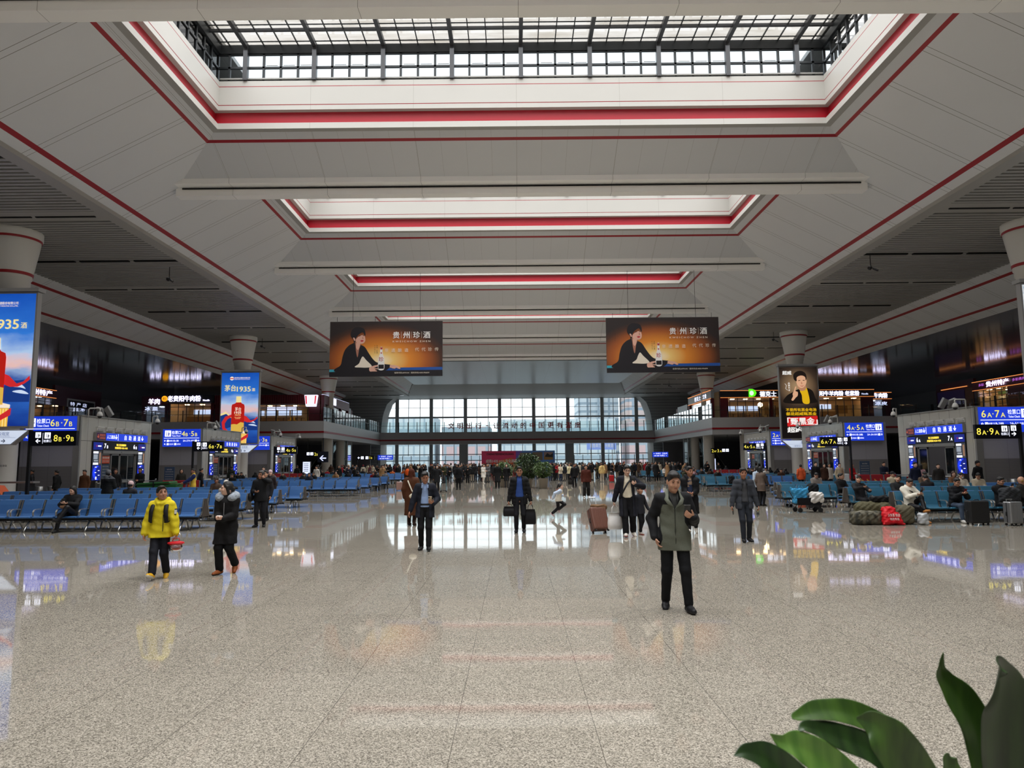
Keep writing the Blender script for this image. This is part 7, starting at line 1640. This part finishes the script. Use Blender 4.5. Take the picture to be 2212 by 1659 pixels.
lump('duffel_bag', 'olive canvas bag standing right of the red sack', 'bag', 11.33, 21.0, 0, (.22, .24, .27), '#55503f', seed=5)
lump('plastic_bag', 'clear plastic bag on the floor beside the front right bench end', 'bag', 11.68, 20.7, 0, (.12, .13, .17), mat('clear_plastic', '#a9adb0', .2, 0, .8), seed=6)
lump('shoulder_bag', 'black shoulder bag lying on top of the olive duffel bag', 'bag', 11.1, 21.95, .56, (.25, .15, .10), '#121214', seed=7)
lump('backpack', 'grey black backpack on the lap of the black coat man with glasses', 'backpack', 14.5, 21.1, .58, (.27, .17, .22), '#2c2e31', seed=8)
def fbag(K): pass
for x, y, l in ((13.1, 43.35, 'black backpack standing on the second seat of the middle right benches'), (15.1, 43.35, 'black backpack standing on a seat further along the middle right benches'), (-12.9, 30.95, 'small dark backpack on the fourth left bench beside the flat cap man')):
    lump('backpack', l, 'backpack', x if x > 0 else x + .75, y, .45, (.17, .13, .24), '#131418', seed=x)
# wagon with a blue bag and a white sack
r = empty('folding_wagon', (10.55, 26.0, 0), 0, 'black folding wagon carrying a blue bag and a white sack', 'wagon')
b = MB(); b.box(-.42, .42, -.24, .24, .26, .30); b.box(-.42, .42, -.25, -.23, .3, .52); b.box(-.42, .42, .23, .25, .3, .52); b.box(-.43, -.41, -.25, .25, .3, .52); b.box(.41, .43, -.25, .25, .3, .52); b.build('canvas_tray', cloth('#131316'), r)
for sx in (-1, 1):
    for sy in (-1, 1):
        b = MB(); b.M = Matrix.Translation((sx * .36, sy * .24, .085)) @ Matrix.Rotation(math.pi / 2, 4, 'X'); b.lathe([(.03, -.025), (.085, -.022), (.085, .022), (.03, .025)], n=18); b.build('wheel', M_black, r)
        b = MB(); b.tube([(sx * .36, sy * .2, .09), (sx * .30, sy * .22, .28)], .014, 6); b.build('wheel_leg', M_black, r)
b = MB(); b.tube([(-.42, 0, .3), (-.6, 0, .7), (-.62, .1, .74), (-.62, -.1, .74)], .014, 6); b.build('pull_bar', M_black, r)
def bb(o, r3):
    for s in (-1, 1):
        b = MB(); b.tube([(-.1, s * .11, r3[2] * 1.7), (-.06, s * .09, r3[2] * 2.45), (.06, s * .09, r3[2] * 2.45), (.1, s * .11, r3[2] * 1.7)], .012, 6); b.build('handle', cloth('#3a8ab4'), o, True)
lump('tote_bag', 'sky blue tote bag on the left end of the folding wagon', 'bag', 10.28, 26.0, .31, (.25, .17, .26), '#3a8fbf', seed=9, extra=bb, shape='tote')
lump('woven_sack', 'round white sack on the right end of the folding wagon', 'sack', 10.82, 25.92, .31, (.25, .22, .2), '#cfcbc6', seed=10, amp=.04)
# push chair frame beside the beige quilted coat
r = empty('push_cart', (10.75, 29.05, 0), 0, 'folded chrome luggage trolley beside the beige quilted coat', 'trolley')
for s in (-1, 1):
    b = MB(); b.tube([(-.1, s * .2, .95), (.05, s * .2, .6), (.3, s * .2, .1)], .013, 6); b.tube([(.1, s * .2, .5), (-.12, s * .2, .08)], .012, 6); b.build('side_frame', M_chrome, r)
    b = MB(); b.M = Matrix.Translation((.3, s * .2, .06)) @ Matrix.Rotation(math.pi / 2, 4, 'X'); b.lathe([(.02, -.02), (.06, -.018), (.06, .018), (.02, .02)], n=14); b.build('wheel', M_black, r)
b = MB(); b.tube([(-.1, -.2, .95), (-.1, .2, .95)], .014, 6); b.tube([(.3, -.2, .1), (.3, .2, .1)], .012, 6); b.build('cross_bar', M_chrome, r)
r = empty('push_cart', (-4.55, 45.6, 0), 0, 'small blue trolley pulled by the man in the face mask', 'trolley')
for s in (-1, 1):
    b = MB(); b.tube([(s * .16, 0, .95), (s * .18, .05, .1)], .014, 6); b.build('side_frame', mat('frame_teal', '#4a98a8', .4), r); b = MB(); b.ball((s * .18, .05, .05), .05, 8); b.build('wheel', M_black, r)
b = MB(); b.box(-.18, .18, -.02, .2, .08, .12); b.build('base_plate', M_black, r)
# green wheeled rubbish bin, tipped over its axle
r = empty('wheeled_bin', (-17.0, 34.5, 0), math.radians(2), 'large green wheeled rubbish bin pushed by the cleaner', 'bin'); mg = mat('bin_green', '#1f5a2a', .45)
b = MB(); b.prism([(-.95, -.4, .30), (.75, -.4, .34), (.85, -.4, 1.0), (-1.05, -.4, .92)], (0, .8, 0)); b.build('body', mg, r, bevel=.04)
b = MB(); b.prism([(-1.1, -.45, .92), (.55, -.45, 1.0), (.5, -.45, 1.1), (-1.0, -.45, 1.02)], (0, .9, 0)); b.build('lid', mg, r, bevel=.03)
b = MB(); b.box(-.25, -.2, -.47, .47, .3, 1.12); b.build('strap', M_black, r)
b = MB(); b.box(-.8, .9, -.42, -.4, .2, .3, 0); [b.box(-.8 + .34 * i, -.63 + .34 * i, -.425, -.42, .2, .3, 1) for i in range(5)]; b.build('reflective_rail', [mat('rail_red', '#b01c20', .5), M_white_p], r)
for sx in (-.6, .6):
    for sy in (-.35, .35):
        b = MB(); b.M = Matrix.Translation((sx, sy, .14)) @ Matrix.Rotation(math.pi / 2, 4, 'X'); b.lathe([(.04, -.04), (.14, -.035), (.14, .035), (.04, .04)], n=18); b.build('wheel', M_black, r)
b = MB(); b.tube([(.85, -.3, .9), (1.15, -.3, 1.0), (1.15, .3, 1.0), (.85, .3, .9)], .02, 6); b.build('push_handle', M_black, r)
# litter bins in pairs by the gate walls
M_steel = mat('brushed_steel', '#9a9b9a', .3, .8)
def litter(label, x, y, col):
    r = empty('litter_bin', (x, y, 0), 0, label, 'bin'); b = MB(); b.lathe([(.19, .0), (.2, .02), (.2, .88), (.18, .9), (.12, .9), (.12, .8)], n=26, cap=False); b.build('steel_body', M_steel, r, True)
    b = MB(); b.lathe([(.203, .15), (.203, .55)], n=26, cap=False); b.build('colour_band', mat('band_' + col.strip('#'), col, .4), r)
    b = MB(); p = [(.06 * math.cos(a), -.208, .38 + .06 * math.sin(a)) for a in (math.pi / 2, math.pi * 7 / 6, math.pi * 11 / 6)]
    for i in range(3): b.tube([p[i], p[(i + 1) % 3]], .008, 4)
    b.build('emblem', M_white_p, r)
litter('steel litter bin with a black band, left of the pair by the left gate wall', -23.0, 34.6, '#17181a'); litter('steel litter bin with a blue band, right of the pair by the left gate wall', -22.4, 34.6, '#1c3f8f')
litter('steel litter bin with a blue band, left of the pair by the right gate wall', 22.9, 33.8, '#1c3f8f'); litter('steel litter bin with a black band, right of the pair by the right gate wall', 23.5, 33.8, '#17181a')
# orange scanners and counter at the left edge
for i, l in enumerate(('orange scanner housing at the left edge of the view', 'orange scanner housing nearest the left gate wall')):
    r = empty('scanner_housing', (-23.7 + 1.25 * i, 30.9, 0), 0, l, 'scanner'); mo = mat('housing_orange', '#c8571c', .45)
    b = MB(); b.box(-.5, .35, -.25, .25, 0, .62); b.build('stand', M_grey_p, r); b = MB(); b.prism([(-.55, -.3, .62), (.55, -.3, .62), (.2, -.3, 1.05), (-.45, -.3, 1.1)], (0, .6, 0)); b.build('hood', mo, r, bevel=.03); b = MB(); b.box(-.2, .1, -.31, -.29, .98, 1.06); b.build('slot', M_black, r); b = MB(); b.box(.15, .45, -.32, -.28, .6, .64); b.build('indicator_light', mat('led_green', '#40e080', .3, emit='#30e070', es=1.5), r)
r = empty('ticket_counter', (-23.0, 31.9, 0), 0, 'grey metal counter behind the orange scanner housings', 'counter'); b = MB(); b.box(-2.2, 1.6, -.15, .3, 1.12, 1.2); b.build('top', M_alu, r)
for x in (-2.0, -.3, 1.4):
    b = MB(); b.box(x - .05, x + .05, -.2, .2, 0, 1.12); b.build('leg', M_benchdk, r)
# drinking fountain sign on the nearest left column, wheelchair sign panel
r = empty('column_sign', (-23.6, 32.5, 1.9), 0, 'small blue accessibility sign on the nearest left column', 'sign'); b = MB(); b.box(-.1, .1, -.02, .03, -.12, .12); b.build('plate', mat('plate_blue', '#1c3d78', .4), r); b = MB(); b.text('无障碍', .28, 0, .1, 0, -.0); b.build('lettering', M_signblk, r)
# queue rails in front of the gates
def rail_run(label, x, y0, y1, n):
    r = empty('queue_rail', (x, y0, 0), 0, label, 'barrier', 'chrome queue rails before the gates')
    for i in range(n + 1):
        b = MB(); y = (y1 - y0) * i / n; b.lathe([(.035, 0), (.035, 1.0), (.045, 1.0), (.045, 1.08)], (0, y, 0), 12); b.build('post', M_steel, r, True)
    b = MB(); b.tube([(0, 0, .98), (0, y1 - y0, .98)], .022, 8); b.build('top_rail', M_steel, r, True)
    b = MB(); b.poly([(0, 0.05, .12), (0, y1 - y0 - .05, .12), (0, y1 - y0 - .05, .9), (0, .05, .9)]); b.build('glass_panel', M_rail, r)
for k in range(3):
    yl, yr = gate_world(-1, k), gate_world(1, k); nm = NUM[k]
    rail_run(f'chrome queue rail before the {nm[0]}B gate door', -20.9, yl + .3, yl + 6.2, 4); rail_run(f'chrome queue rail before the {nm[0]}A gate door', 21.6, yr + .3, yr + 6.2, 4)
# turnstiles between the right gates
for i in range(4):
    for sd_, nm in ((1, 'right'), (-1, 'left')):
        r = empty('turnstile', (sd_ * (18.6 + .75 * i) + .4, 44.3 if sd_ > 0 else 45.6, 0), 0, f'low grey turnstile, {ORDN[i]} of four between the {nm} gates', 'turnstile', 'turnstiles between the gates')
        b = MB(); b.box(-.11, .11, -.5, .5, 0, .98); b.build('housing', M_grey_p, r, bevel=.03); b = MB(); b.box(-.09, .09, -.52, -.3, .985, 1.0); b.build('reader', M_signblk, r); b = MB(); b.lathe([(.05, .98), (.05, 1.25), (.06, 1.26)], (0, .2, 0), 12); b.build('reader_post', M_steel, r)
# standing information boards by the gate doors
for x, y, l in ((-20.6, 42.6, 'slate blue standing notice board right of the nearest left gate'), (21.0, 43.0, 'slate blue standing notice board beyond the nearest right gate')):
    r = empty('notice_board', (x, y, 0), 0, l, 'notice board'); b = MB(); b.box(-.3, .3, -.02, .02, .3, 1.75); b.box(-.3, .3, -.2, .2, 0, .04); b.box(-.03, .03, -.02, .02, 0, .3); b.build('board', M_poster_b, r); b = MB(); [b.text('候车须知' if q == 0 else '请妥善保管随身物品', 0, 1.6 - .14 * q, .08 if q == 0 else .05, 0, -.025, wide=.3 if q == 0 else .48) for q in range(8)]; b.build('lettering', mat('poster_text', '#c9c3bb', .5), r)
# spot lamps / sensors hanging from the louvred ceilings
for i, (u, v, Y) in enumerate([(359, 668, 39.5), (567, 757, 63), (1893, 652, 38.5), (1674, 745, 62), (646, 853, 100), (1445, 842, 100)]):
    c_, s_ = X0, 1; xx_ = (u - 1112) / 1525 * Y * 1.005; sdn = 'left' if xx_ < 0 else 'right'
    r = empty('hanging_sensor', (xx_, Y, 13.05), 0, f'small dark lamp hanging from the {sdn} louvred ceiling, {("nearest", "middle", "nearest", "middle", "farthest", "farthest")[i]} of three', 'lamp', 'small dark lamps under the louvred ceilings')
    b = MB(); b.tube([(0, 0, .08), (0, 0, -.55)], .02, 6); b.tube([(0, 0, -.5), (.12, -.05, -.75)], .02, 6); b.build('stem', M_black, r); b = MB(); b.ball((-.05, 0, -.65), .12, 8); b.tube([(.1, -.05, -.7), (.3, -.2, -.85)], .06, 8); b.build('head', M_black, r)
# ---- potted bushes in the middle of the hall
M_leaf = mat('bush_leaf', '#2c3f1e', .5, vary=(3, .3)); M_leaf2 = mat('bush_leaf_light', '#48602c', .5, vary=(3, .3)); M_pot = mat('pot_stone', '#8f867a', .6); M_stem = mat('stem_brown', '#3c2f22', .8)
def bush(label, x, y, h, rw, n, m, pot=True, pot_h=.62, leaf=.17, seed=0):
    rnd = random.Random(seed); r = empty('potted_bush', (x, y, 0), 0, label, 'potted plant')
    b = MB(); b.lathe([(.24, 0), (.27, .03), (.34, pot_h), (.36, pot_h), (.36, pot_h - .05), (.30, pot_h - .06)], n=24, cap=False); b.lathe([(.01, pot_h - .08), (.31, pot_h - .08)], n=24, cap=False); b.build('pot', M_pot, r, True)
    b = MB()
    for i in range(7):
        a = i * .9; b.tube([(.05 * math.cos(a), .05 * math.sin(a), pot_h - .1), (rw * .3 * math.cos(a), rw * .3 * math.sin(a), (pot_h + h) * .55), (rw * .5 * math.cos(a), rw * .5 * math.sin(a), h * .85)], [.025, .018, .008], 5)
    b.build('stem', M_stem, r)
    b = MB()
    for i in range(n):
        t = rnd.random(); zz = pot_h + .05 + (h - pot_h) * t; rr = rw * (1 - (abs(t - .5) * 1.7) ** 2.2) * math.sqrt(rnd.random()) ; rr = max(rr, .03); a = rnd.random() * 6.283
        p = Vector((rr * math.cos(a), rr * math.sin(a), zz)); d = Vector((math.cos(a), math.sin(a), rnd.uniform(-.3, 1.0))).normalized(); sdv = d.cross(Vector((rnd.uniform(-1, 1), rnd.uniform(-1, 1), 1))).normalized(); L = leaf * rnd.uniform(.6, 1.2); W_ = L * .17
        q = [p, p + d * L * .45 + sdv * W_ + Vector((0, 0, .02)), p + d * L - Vector((0, 0, .05)), p + d * L * .45 - sdv * W_ + Vector((0, 0, .02))]; b.poly(q, 0 if rnd.random() < .75 else 1)
    b.build('foliage', [m, M_leaf2], r)
bush('tallest dark green potted bush, in the middle of the hall', .95, 52.3, 2.35, .95, 2200, M_leaf, seed=1, leaf=.24)
bush('mid green potted bush left of the tallest bush', -.85, 53.8, 1.75, .62, 1100, M_leaf2, seed=2, leaf=.22)
bush('lower leafy bush in a pale stone pot, right of the tallest bush', 2.0, 50.4, 1.75, .62, 1200, M_leaf2, seed=3, pot_h=.72, leaf=.22)

# ---- dragon tree in the near corner: a pot on the floor, stems, long blades
def plant_leaf(pts, wid, m, parent, twist=0.0, fold=.28):
    """pts: centre line, wid: half widths; a keeled, slightly rippled blade"""
    n = 26; P3 = [Vector(p) for p in pts]; k = len(P3); C_ = []; Wd = []
    for i in range(n + 1):
        t = i / n * (k - 1); j = min(int(t), k - 2); f = t - j; a, b_, c_, d_ = P3[max(j - 1, 0)], P3[j], P3[j + 1], P3[min(j + 2, k - 1)]
        C_.append(.5 * ((2 * b_) + (c_ - a) * f + (2 * a - 5 * b_ + 4 * c_ - d_) * f * f + (3 * b_ - a - 3 * c_ + d_) * f ** 3)); Wd.append(wid[j] + (wid[j + 1] - wid[j]) * (3 * f * f - 2 * f ** 3))
    b = MB(); rows_ = []; cols_ = 9
    for i, c in enumerate(C_):
        t_ = (C_[min(i + 1, n)] - C_[max(i - 1, 0)]).normalized(); view = Vector((0, -1, .35)).normalized(); s_ = t_.cross(view).normalized(); s_ = Matrix.Rotation(twist * (i / n + .3), 3, t_) @ s_; nn = s_.cross(t_).normalized(); row = []
        for q in range(cols_):
            u = q / (cols_ - 1) * 2 - 1; rip = .12 * math.sin(i * .9 + u * 2) * abs(u) ** 2
            row.append(b.P(c + s_ * u * Wd[i] + nn * Wd[i] * (fold * (abs(u) ** 1.3 - .3) + rip * .5)))
        rows_.append(row)
    for r0_, r1_ in zip(rows_, rows_[1:]):
        for q in range(cols_ - 1): b.F((r0_[q], r0_[q + 1], r1_[q + 1], r1_[q]))
    o = b.build('leaf', m, parent, True); md = o.modifiers.new('thick', 'SOLIDIFY'); md.thickness = .0012; md2 = o.modifiers.new('sub', 'SUBSURF'); md2.levels = 1; md2.render_levels = 1
    return o
def leaf_material(name, col, col2):
    m = mat(name, col, .32, 0, .5); N = m.node_tree.nodes; L = m.node_tree.links; b_ = N['Principled BSDF']; t = N.new('ShaderNodeTexCoord'); mp = N.new('ShaderNodeMapping'); mp.inputs['Scale'].default_value = (30, 9, 4); n = N.new('ShaderNodeTexNoise'); n.inputs['Scale'].default_value = 1.6; n.inputs['Detail'].default_value = 4
    L.new(t.outputs['Object'], mp.inputs[0]); L.new(mp.outputs[0], n.inputs['Vector']); c = N.new('ShaderNodeValToRGB'); c.color_ramp.elements[0].color = C(col); c.color_ramp.elements[1].color = C(col2); c.color_ramp.elements[0].position = .35; c.color_ramp.elements[1].position = .7; L.new(n.outputs['Fac'], c.inputs[0]); L.new(c.outputs[0], b_.inputs['Base Color']); b_.inputs['Subsurface Weight'].default_value = .08; b_.inputs['Subsurface Radius'].default_value = (.01, .02, .005); return m
LD, LM, LL = leaf_material('leaf_dark', '#1a2c14', '#2a421c'), leaf_material('leaf_mid', '#2c4618', '#436022'), leaf_material('leaf_light', '#44662a', '#5f8038')
r = empty('dragon_plant', (1.02, 1.42, 0), 0, 'large-leaved green pot plant close by in the lower right corner', 'potted plant')
def wp(u, v, Y):
    d = CAM_M @ Vector((u - CX, CY - v, -F_PX)); t = Y / d.y; return Vector((d.x * t, Y, CAM_H + d.z * t)) - Vector(r.location)
px = lambda Y: Y / F_PX * 1.08
for pts, w_, Y, m, tw_ in [
    ([(2180, 1900), (2178, 1760), (2170, 1600), (2166, 1500), (2160, 1440), (2166, 1448)], (20, 34, 62, 52, 20, 8), (1.42, 1.42, 1.40, 1.38, 1.34, 1.29), LD, .1),
    ([(2170, 1860), (2135, 1700), (2118, 1590), (2075, 1510), (2038, 1462), (2034, 1436), (2038, 1410)], (16, 26, 34, 30, 16, 5, 1), (1.47, 1.46, 1.46, 1.46, 1.46, 1.45, 1.44), LM, -.2),
    ([(2050, 1840), (1990, 1680), (1925, 1590), (1850, 1545), (1775, 1535), (1722, 1548), (1713, 1553)], (16, 26, 30, 26, 22, 10, 1), (1.45, 1.42, 1.40, 1.38, 1.36, 1.33, 1.32), LM, .5),
    ([(2040, 1860), (1960, 1700), (1890, 1625), (1810, 1592), (1745, 1570), (1726, 1578)], (16, 26, 28, 26, 12, 2), (1.40, 1.38, 1.36, 1.34, 1.32, 1.31), LD, .4),
    ([(2060, 1860), (2010, 1740), (1965, 1660), (1920, 1595), (1885, 1562), (1850, 1552)], (20, 40, 44, 40, 24, 3), (1.36, 1.32, 1.30, 1.29, 1.30, 1.31), LM, -.3),
    ([(1960, 1880), (1880, 1740), (1800, 1660), (1730, 1615), (1685, 1603), (1664, 1585)], (16, 30, 36, 30, 12, 1), (1.36, 1.33, 1.31, 1.30, 1.29, 1.28), LL, .3),
    ([(1930, 1900), (1820, 1780), (1720, 1690), (1660, 1640), (1615, 1625), (1586, 1632)], (16, 28, 34, 30, 16, 1), (1.30, 1.27, 1.25, 1.24, 1.23, 1.22), LD, .3),
    ([(2110, 1880), (2090, 1760), (2060, 1690), (2050, 1640), (2052, 1632)], (14, 24, 26, 16, 2), (1.40, 1.38, 1.37, 1.37, 1.37), LM, .2),
    ([(2080, 1880), (2030, 1740), (1990, 1665), (1980, 1642), (1978, 1640)], (14, 22, 24, 12, 1), (1.50, 1.48, 1.47, 1.46, 1.46), LD, .2),
    ([(2230, 1880), (2225, 1740), (2215, 1620), (2205, 1540), (2200, 1500)], (16, 26, 30, 20, 2), (1.52, 1.50, 1.48, 1.48, 1.48), LD, .3)]:
    plant_leaf([wp(u, v, y) for (u, v), y in zip(pts, Y)], [q * px(y) for q, y in zip(w_, Y)], m, r, tw_)
b = MB(); b.lathe([(.18, 0), (.20, .03), (.26, .52), (.28, .52), (.28, .47), (.23, .46)], n=28, cap=False); b.lathe([(.01, .44), (.24, .44)], n=28, cap=False); b.build('pot', M_pot, r, True)
for a_ in range(4):
    b = MB(); c_, s_ = math.cos(a_ * 1.6), math.sin(a_ * 1.6); b.tube([(.06 * c_, .06 * s_, .4), (.09 * c_, .07 * s_, .75), (.02 + .05 * c_, .0, 1.06)], .014, 8); b.build('stem', M_stem, r, True)
# ------------------------------------------------------------------ the crowd: simple figures copied part by part
rc = random.Random(11)
def proto(pose, hair, back, jl, puff=0, seated=False, H=1.68):
    p = person('x', (0, -30, 0), 0, H, pose, jacket='#15161a', trousers='#131317', hair=(hair, 'k'), q=2.4, face=False, tag_it=False, jkw=dict(t=.035, L=jl, puff=puff, collar=rc.choice(['stand', 'hood'])))['root']
    for c in kids(p):
        for s_ in c.material_slots: 
            mm = s_.material; s_.link = 'OBJECT'; s_.material = mm
    return p
st_ = dict(ha=(-.08, -.26, 1.1), hb=(.09, -.26, 1.08))
PR = [proto(None, 'short', 0, .14), proto(st_, 'short', 0, .16), proto(dict(fa=(-.1, -.18, .08, -6, 0), fb=(.1, .16, .11, 18, 0)), 'short', 0, .3), proto(st_, 'long', 0, .2), proto(None, 'long', 0, .4), proto(dict(ha=(-.1, -.3, 1.25), head=(20, 10, 0)), 'bun', 0, .12), proto(None, 'beanie', 0, .16, .1), proto(dict(hb=(.16, -.2, 1.3), head=(-25, 0, 0)), 'cap', 0, .12)]
sp_ = dict(pel=(0, .03, .53), lean=-2, fa=(-.10, -.44, .08, 0, 6), fb=(.10, -.42, .08, 0, -6), ha=(-.06, -.28, .74), hb=(.08, -.28, .74), head=(0, 15, 0))
PS = [proto(sp_, 'short', 0, .05), proto({**sp_, 'head': (20, 0, 0)}, 'long', 0, .05), proto({**sp_, 'lean': 8, 'head': (-10, 20, 0)}, 'short', 0, .05)]
COATS = [('black', '#101113', 30), ('charcoal', '#222428', 14), ('navy', '#161c2e', 5), ('brown', '#3c2619', 4), ('cream', '#b8ae9a', 4), ('grey', '#5c5d60', 4), ('olive', '#33341f', 2), ('red', '#8a1620', 2), ('pink', '#98767c', 1), ('white', '#c4bfb8', 3), ('tan', '#8a6a48', 3), ('pale blue', '#8c9fb4', 2), ('orange', '#a04c1c', 1), ('maroon', '#4a1822', 2)]
CW = [c for c in COATS for _ in range(c[2])]
TR = [('black', '#121216'), ('dark blue', '#1c2536'), ('grey', '#45464a'), ('black', '#0e0e11'), ('beige', '#8a8072')]
HN = ['bare-headed', 'bare-headed', 'striding', 'long-haired', 'long-coated', 'hair-tied', 'beanie-wearing', 'cap-wearing']
def crowd_one(protos, i, x, y, rz, where, sc=1.0, group='crowd'):
    k = i % len(protos); o = copy_tree(protos[k]); o.location = (x, y, 0); o.rotation_euler = (0, 0, rz); o.scale = (sc, sc, sc)
    cn, cc, _ = rc.choice(CW); tn, tcc = rc.choice(TR)
    for c in kids(o):
        b = c.name.split('.')[0]
        if b == 'jacket': c.material_slots[0].material = cloth(cc)
        elif b == 'trousers': c.material_slots[0].material = cloth(tcc)
        elif b == 'hat': c.material_slots[0].material = cloth(rc.choice(['#1a1a1d', '#c2b8a8', '#55565a', '#7a2228']))
    hn = HN[k] if protos is PR else ('seated', 'seated long-haired', 'seated, bent')[k]
    face = 'facing away' if abs(math.sin(rz / 2)) > .7 else 'facing the camera' if abs(math.sin(rz / 2)) < .4 else 'side-on'
    tag(o, f'{hn} person, {cn} jacket, {tn} trousers, {face}, {where}', 'person', group)
    return o
TAKEN = [(i_.location.x, i_.location.y) for i_ in bpy.data.objects if i_.name.startswith('person') and i_.parent is None]
BOX = [(bx, by) for bx, by, _ in BENCHES]
def free(x, y, d=.55):
    if any(abs(x - a) < d and abs(y - c_) < d for a, c_ in TAKEN): return False
    if any(bx - .4 < x < bx + 3.0 and by - .9 < y < by + 1.4 for bx, by in BOX): return False
    if abs(y - 112) < 1.0 and -5.5 < x < 8: return False
    return all((x - cx_) ** 2 + (y - cy_) ** 2 > 1.4 for cx_, cy_ in COLS) and not (abs(x) > 19.6 and 60 < y < 72) and not (abs(x) > 20 and y > 84) and abs(x - 8.6) + abs(y - 64.2) > .8
def scatter(n, xr, yr, where, grp):
    k = 0; tries = 0
    while k < n and tries < n * 30:
        tries += 1; x, y = rc.uniform(*xr), rc.uniform(*yr)
        if not free(x, y): continue
        TAKEN.append((x, y)); a = rc.choice([0, 0, math.pi, math.pi, 1.3, -1.3, .5, -.5, 2.6]) + rc.uniform(-.3, .3)
        crowd_one(PR, rc.randrange(8), x, y, a, where, rc.uniform(.94, 1.06), grp); k += 1
scatter(34, (-8.8, -1.2), (63.5, 78), 'left of the plants', 'crowd in the left middle of the hall')
scatter(34, (2.2, 11.5), (68, 80), 'right of the plants', 'crowd in the right middle of the hall')
scatter(60, (-17, 0), (76, 104), 'by the left windows', 'far crowd before the left windows')
scatter(60, (0, 18), (80, 104), 'by the right windows', 'far crowd before the right windows')
scatter(34, (-19.3, -9.5), (74, 84), 'by the left gallery', 'queue by the left gallery')
scatter(30, (10.5, 19.3), (75, 84), 'by the right gallery', 'queue by the right gallery')
scatter(9, (-18.5, -9.8), (54.5, 62), 'behind the left benches', 'people behind the middle left benches')
scatter(10, (11.8, 18.5), (57, 66), 'behind the right benches', 'people behind the middle right benches')
for side, Y, xe, n, nm in ((-1, 45.1, -9.15, 4, 'left'), (-1, 48.4, -9.15, 6, 'left'), (-1, 51.7, -9.15, 9, 'left'), (-1, 64.5, -9.5, 8, 'left'), (-1, 67.9, -9.5, 8, 'left'), (1, 47.2, 11.6, 4, 'right'), (1, 50.5, 11.6, 5, 'right'), (1, 53.8, 11.6, 6, 'right'), (1, 68.5, 12.6, 6, 'right')):
    slots = [(i, j) for i in range(3 if side > 0 else 4) for j in range(4)]; rc.shuffle(slots); blk = 'middle' if Y < 60 else 'far'
    for q, (i, j) in enumerate(slots[:n]):
        x = (xe - BW * (i + 1) + .06 if side < 0 else xe + BW * i) + (j + .5) * SP; back = rc.random() < .45
        crowd_one(PS, rc.randrange(3), x, Y + .61 if back else Y - .38, math.pi if back else 0, f'on the {blk} {nm} benches', 1.0, f'seated on the {blk} {nm} benches')
for p in PR + PS:
    for c in kids(p): bpy.data.objects.remove(c)
    bpy.data.objects.remove(p)
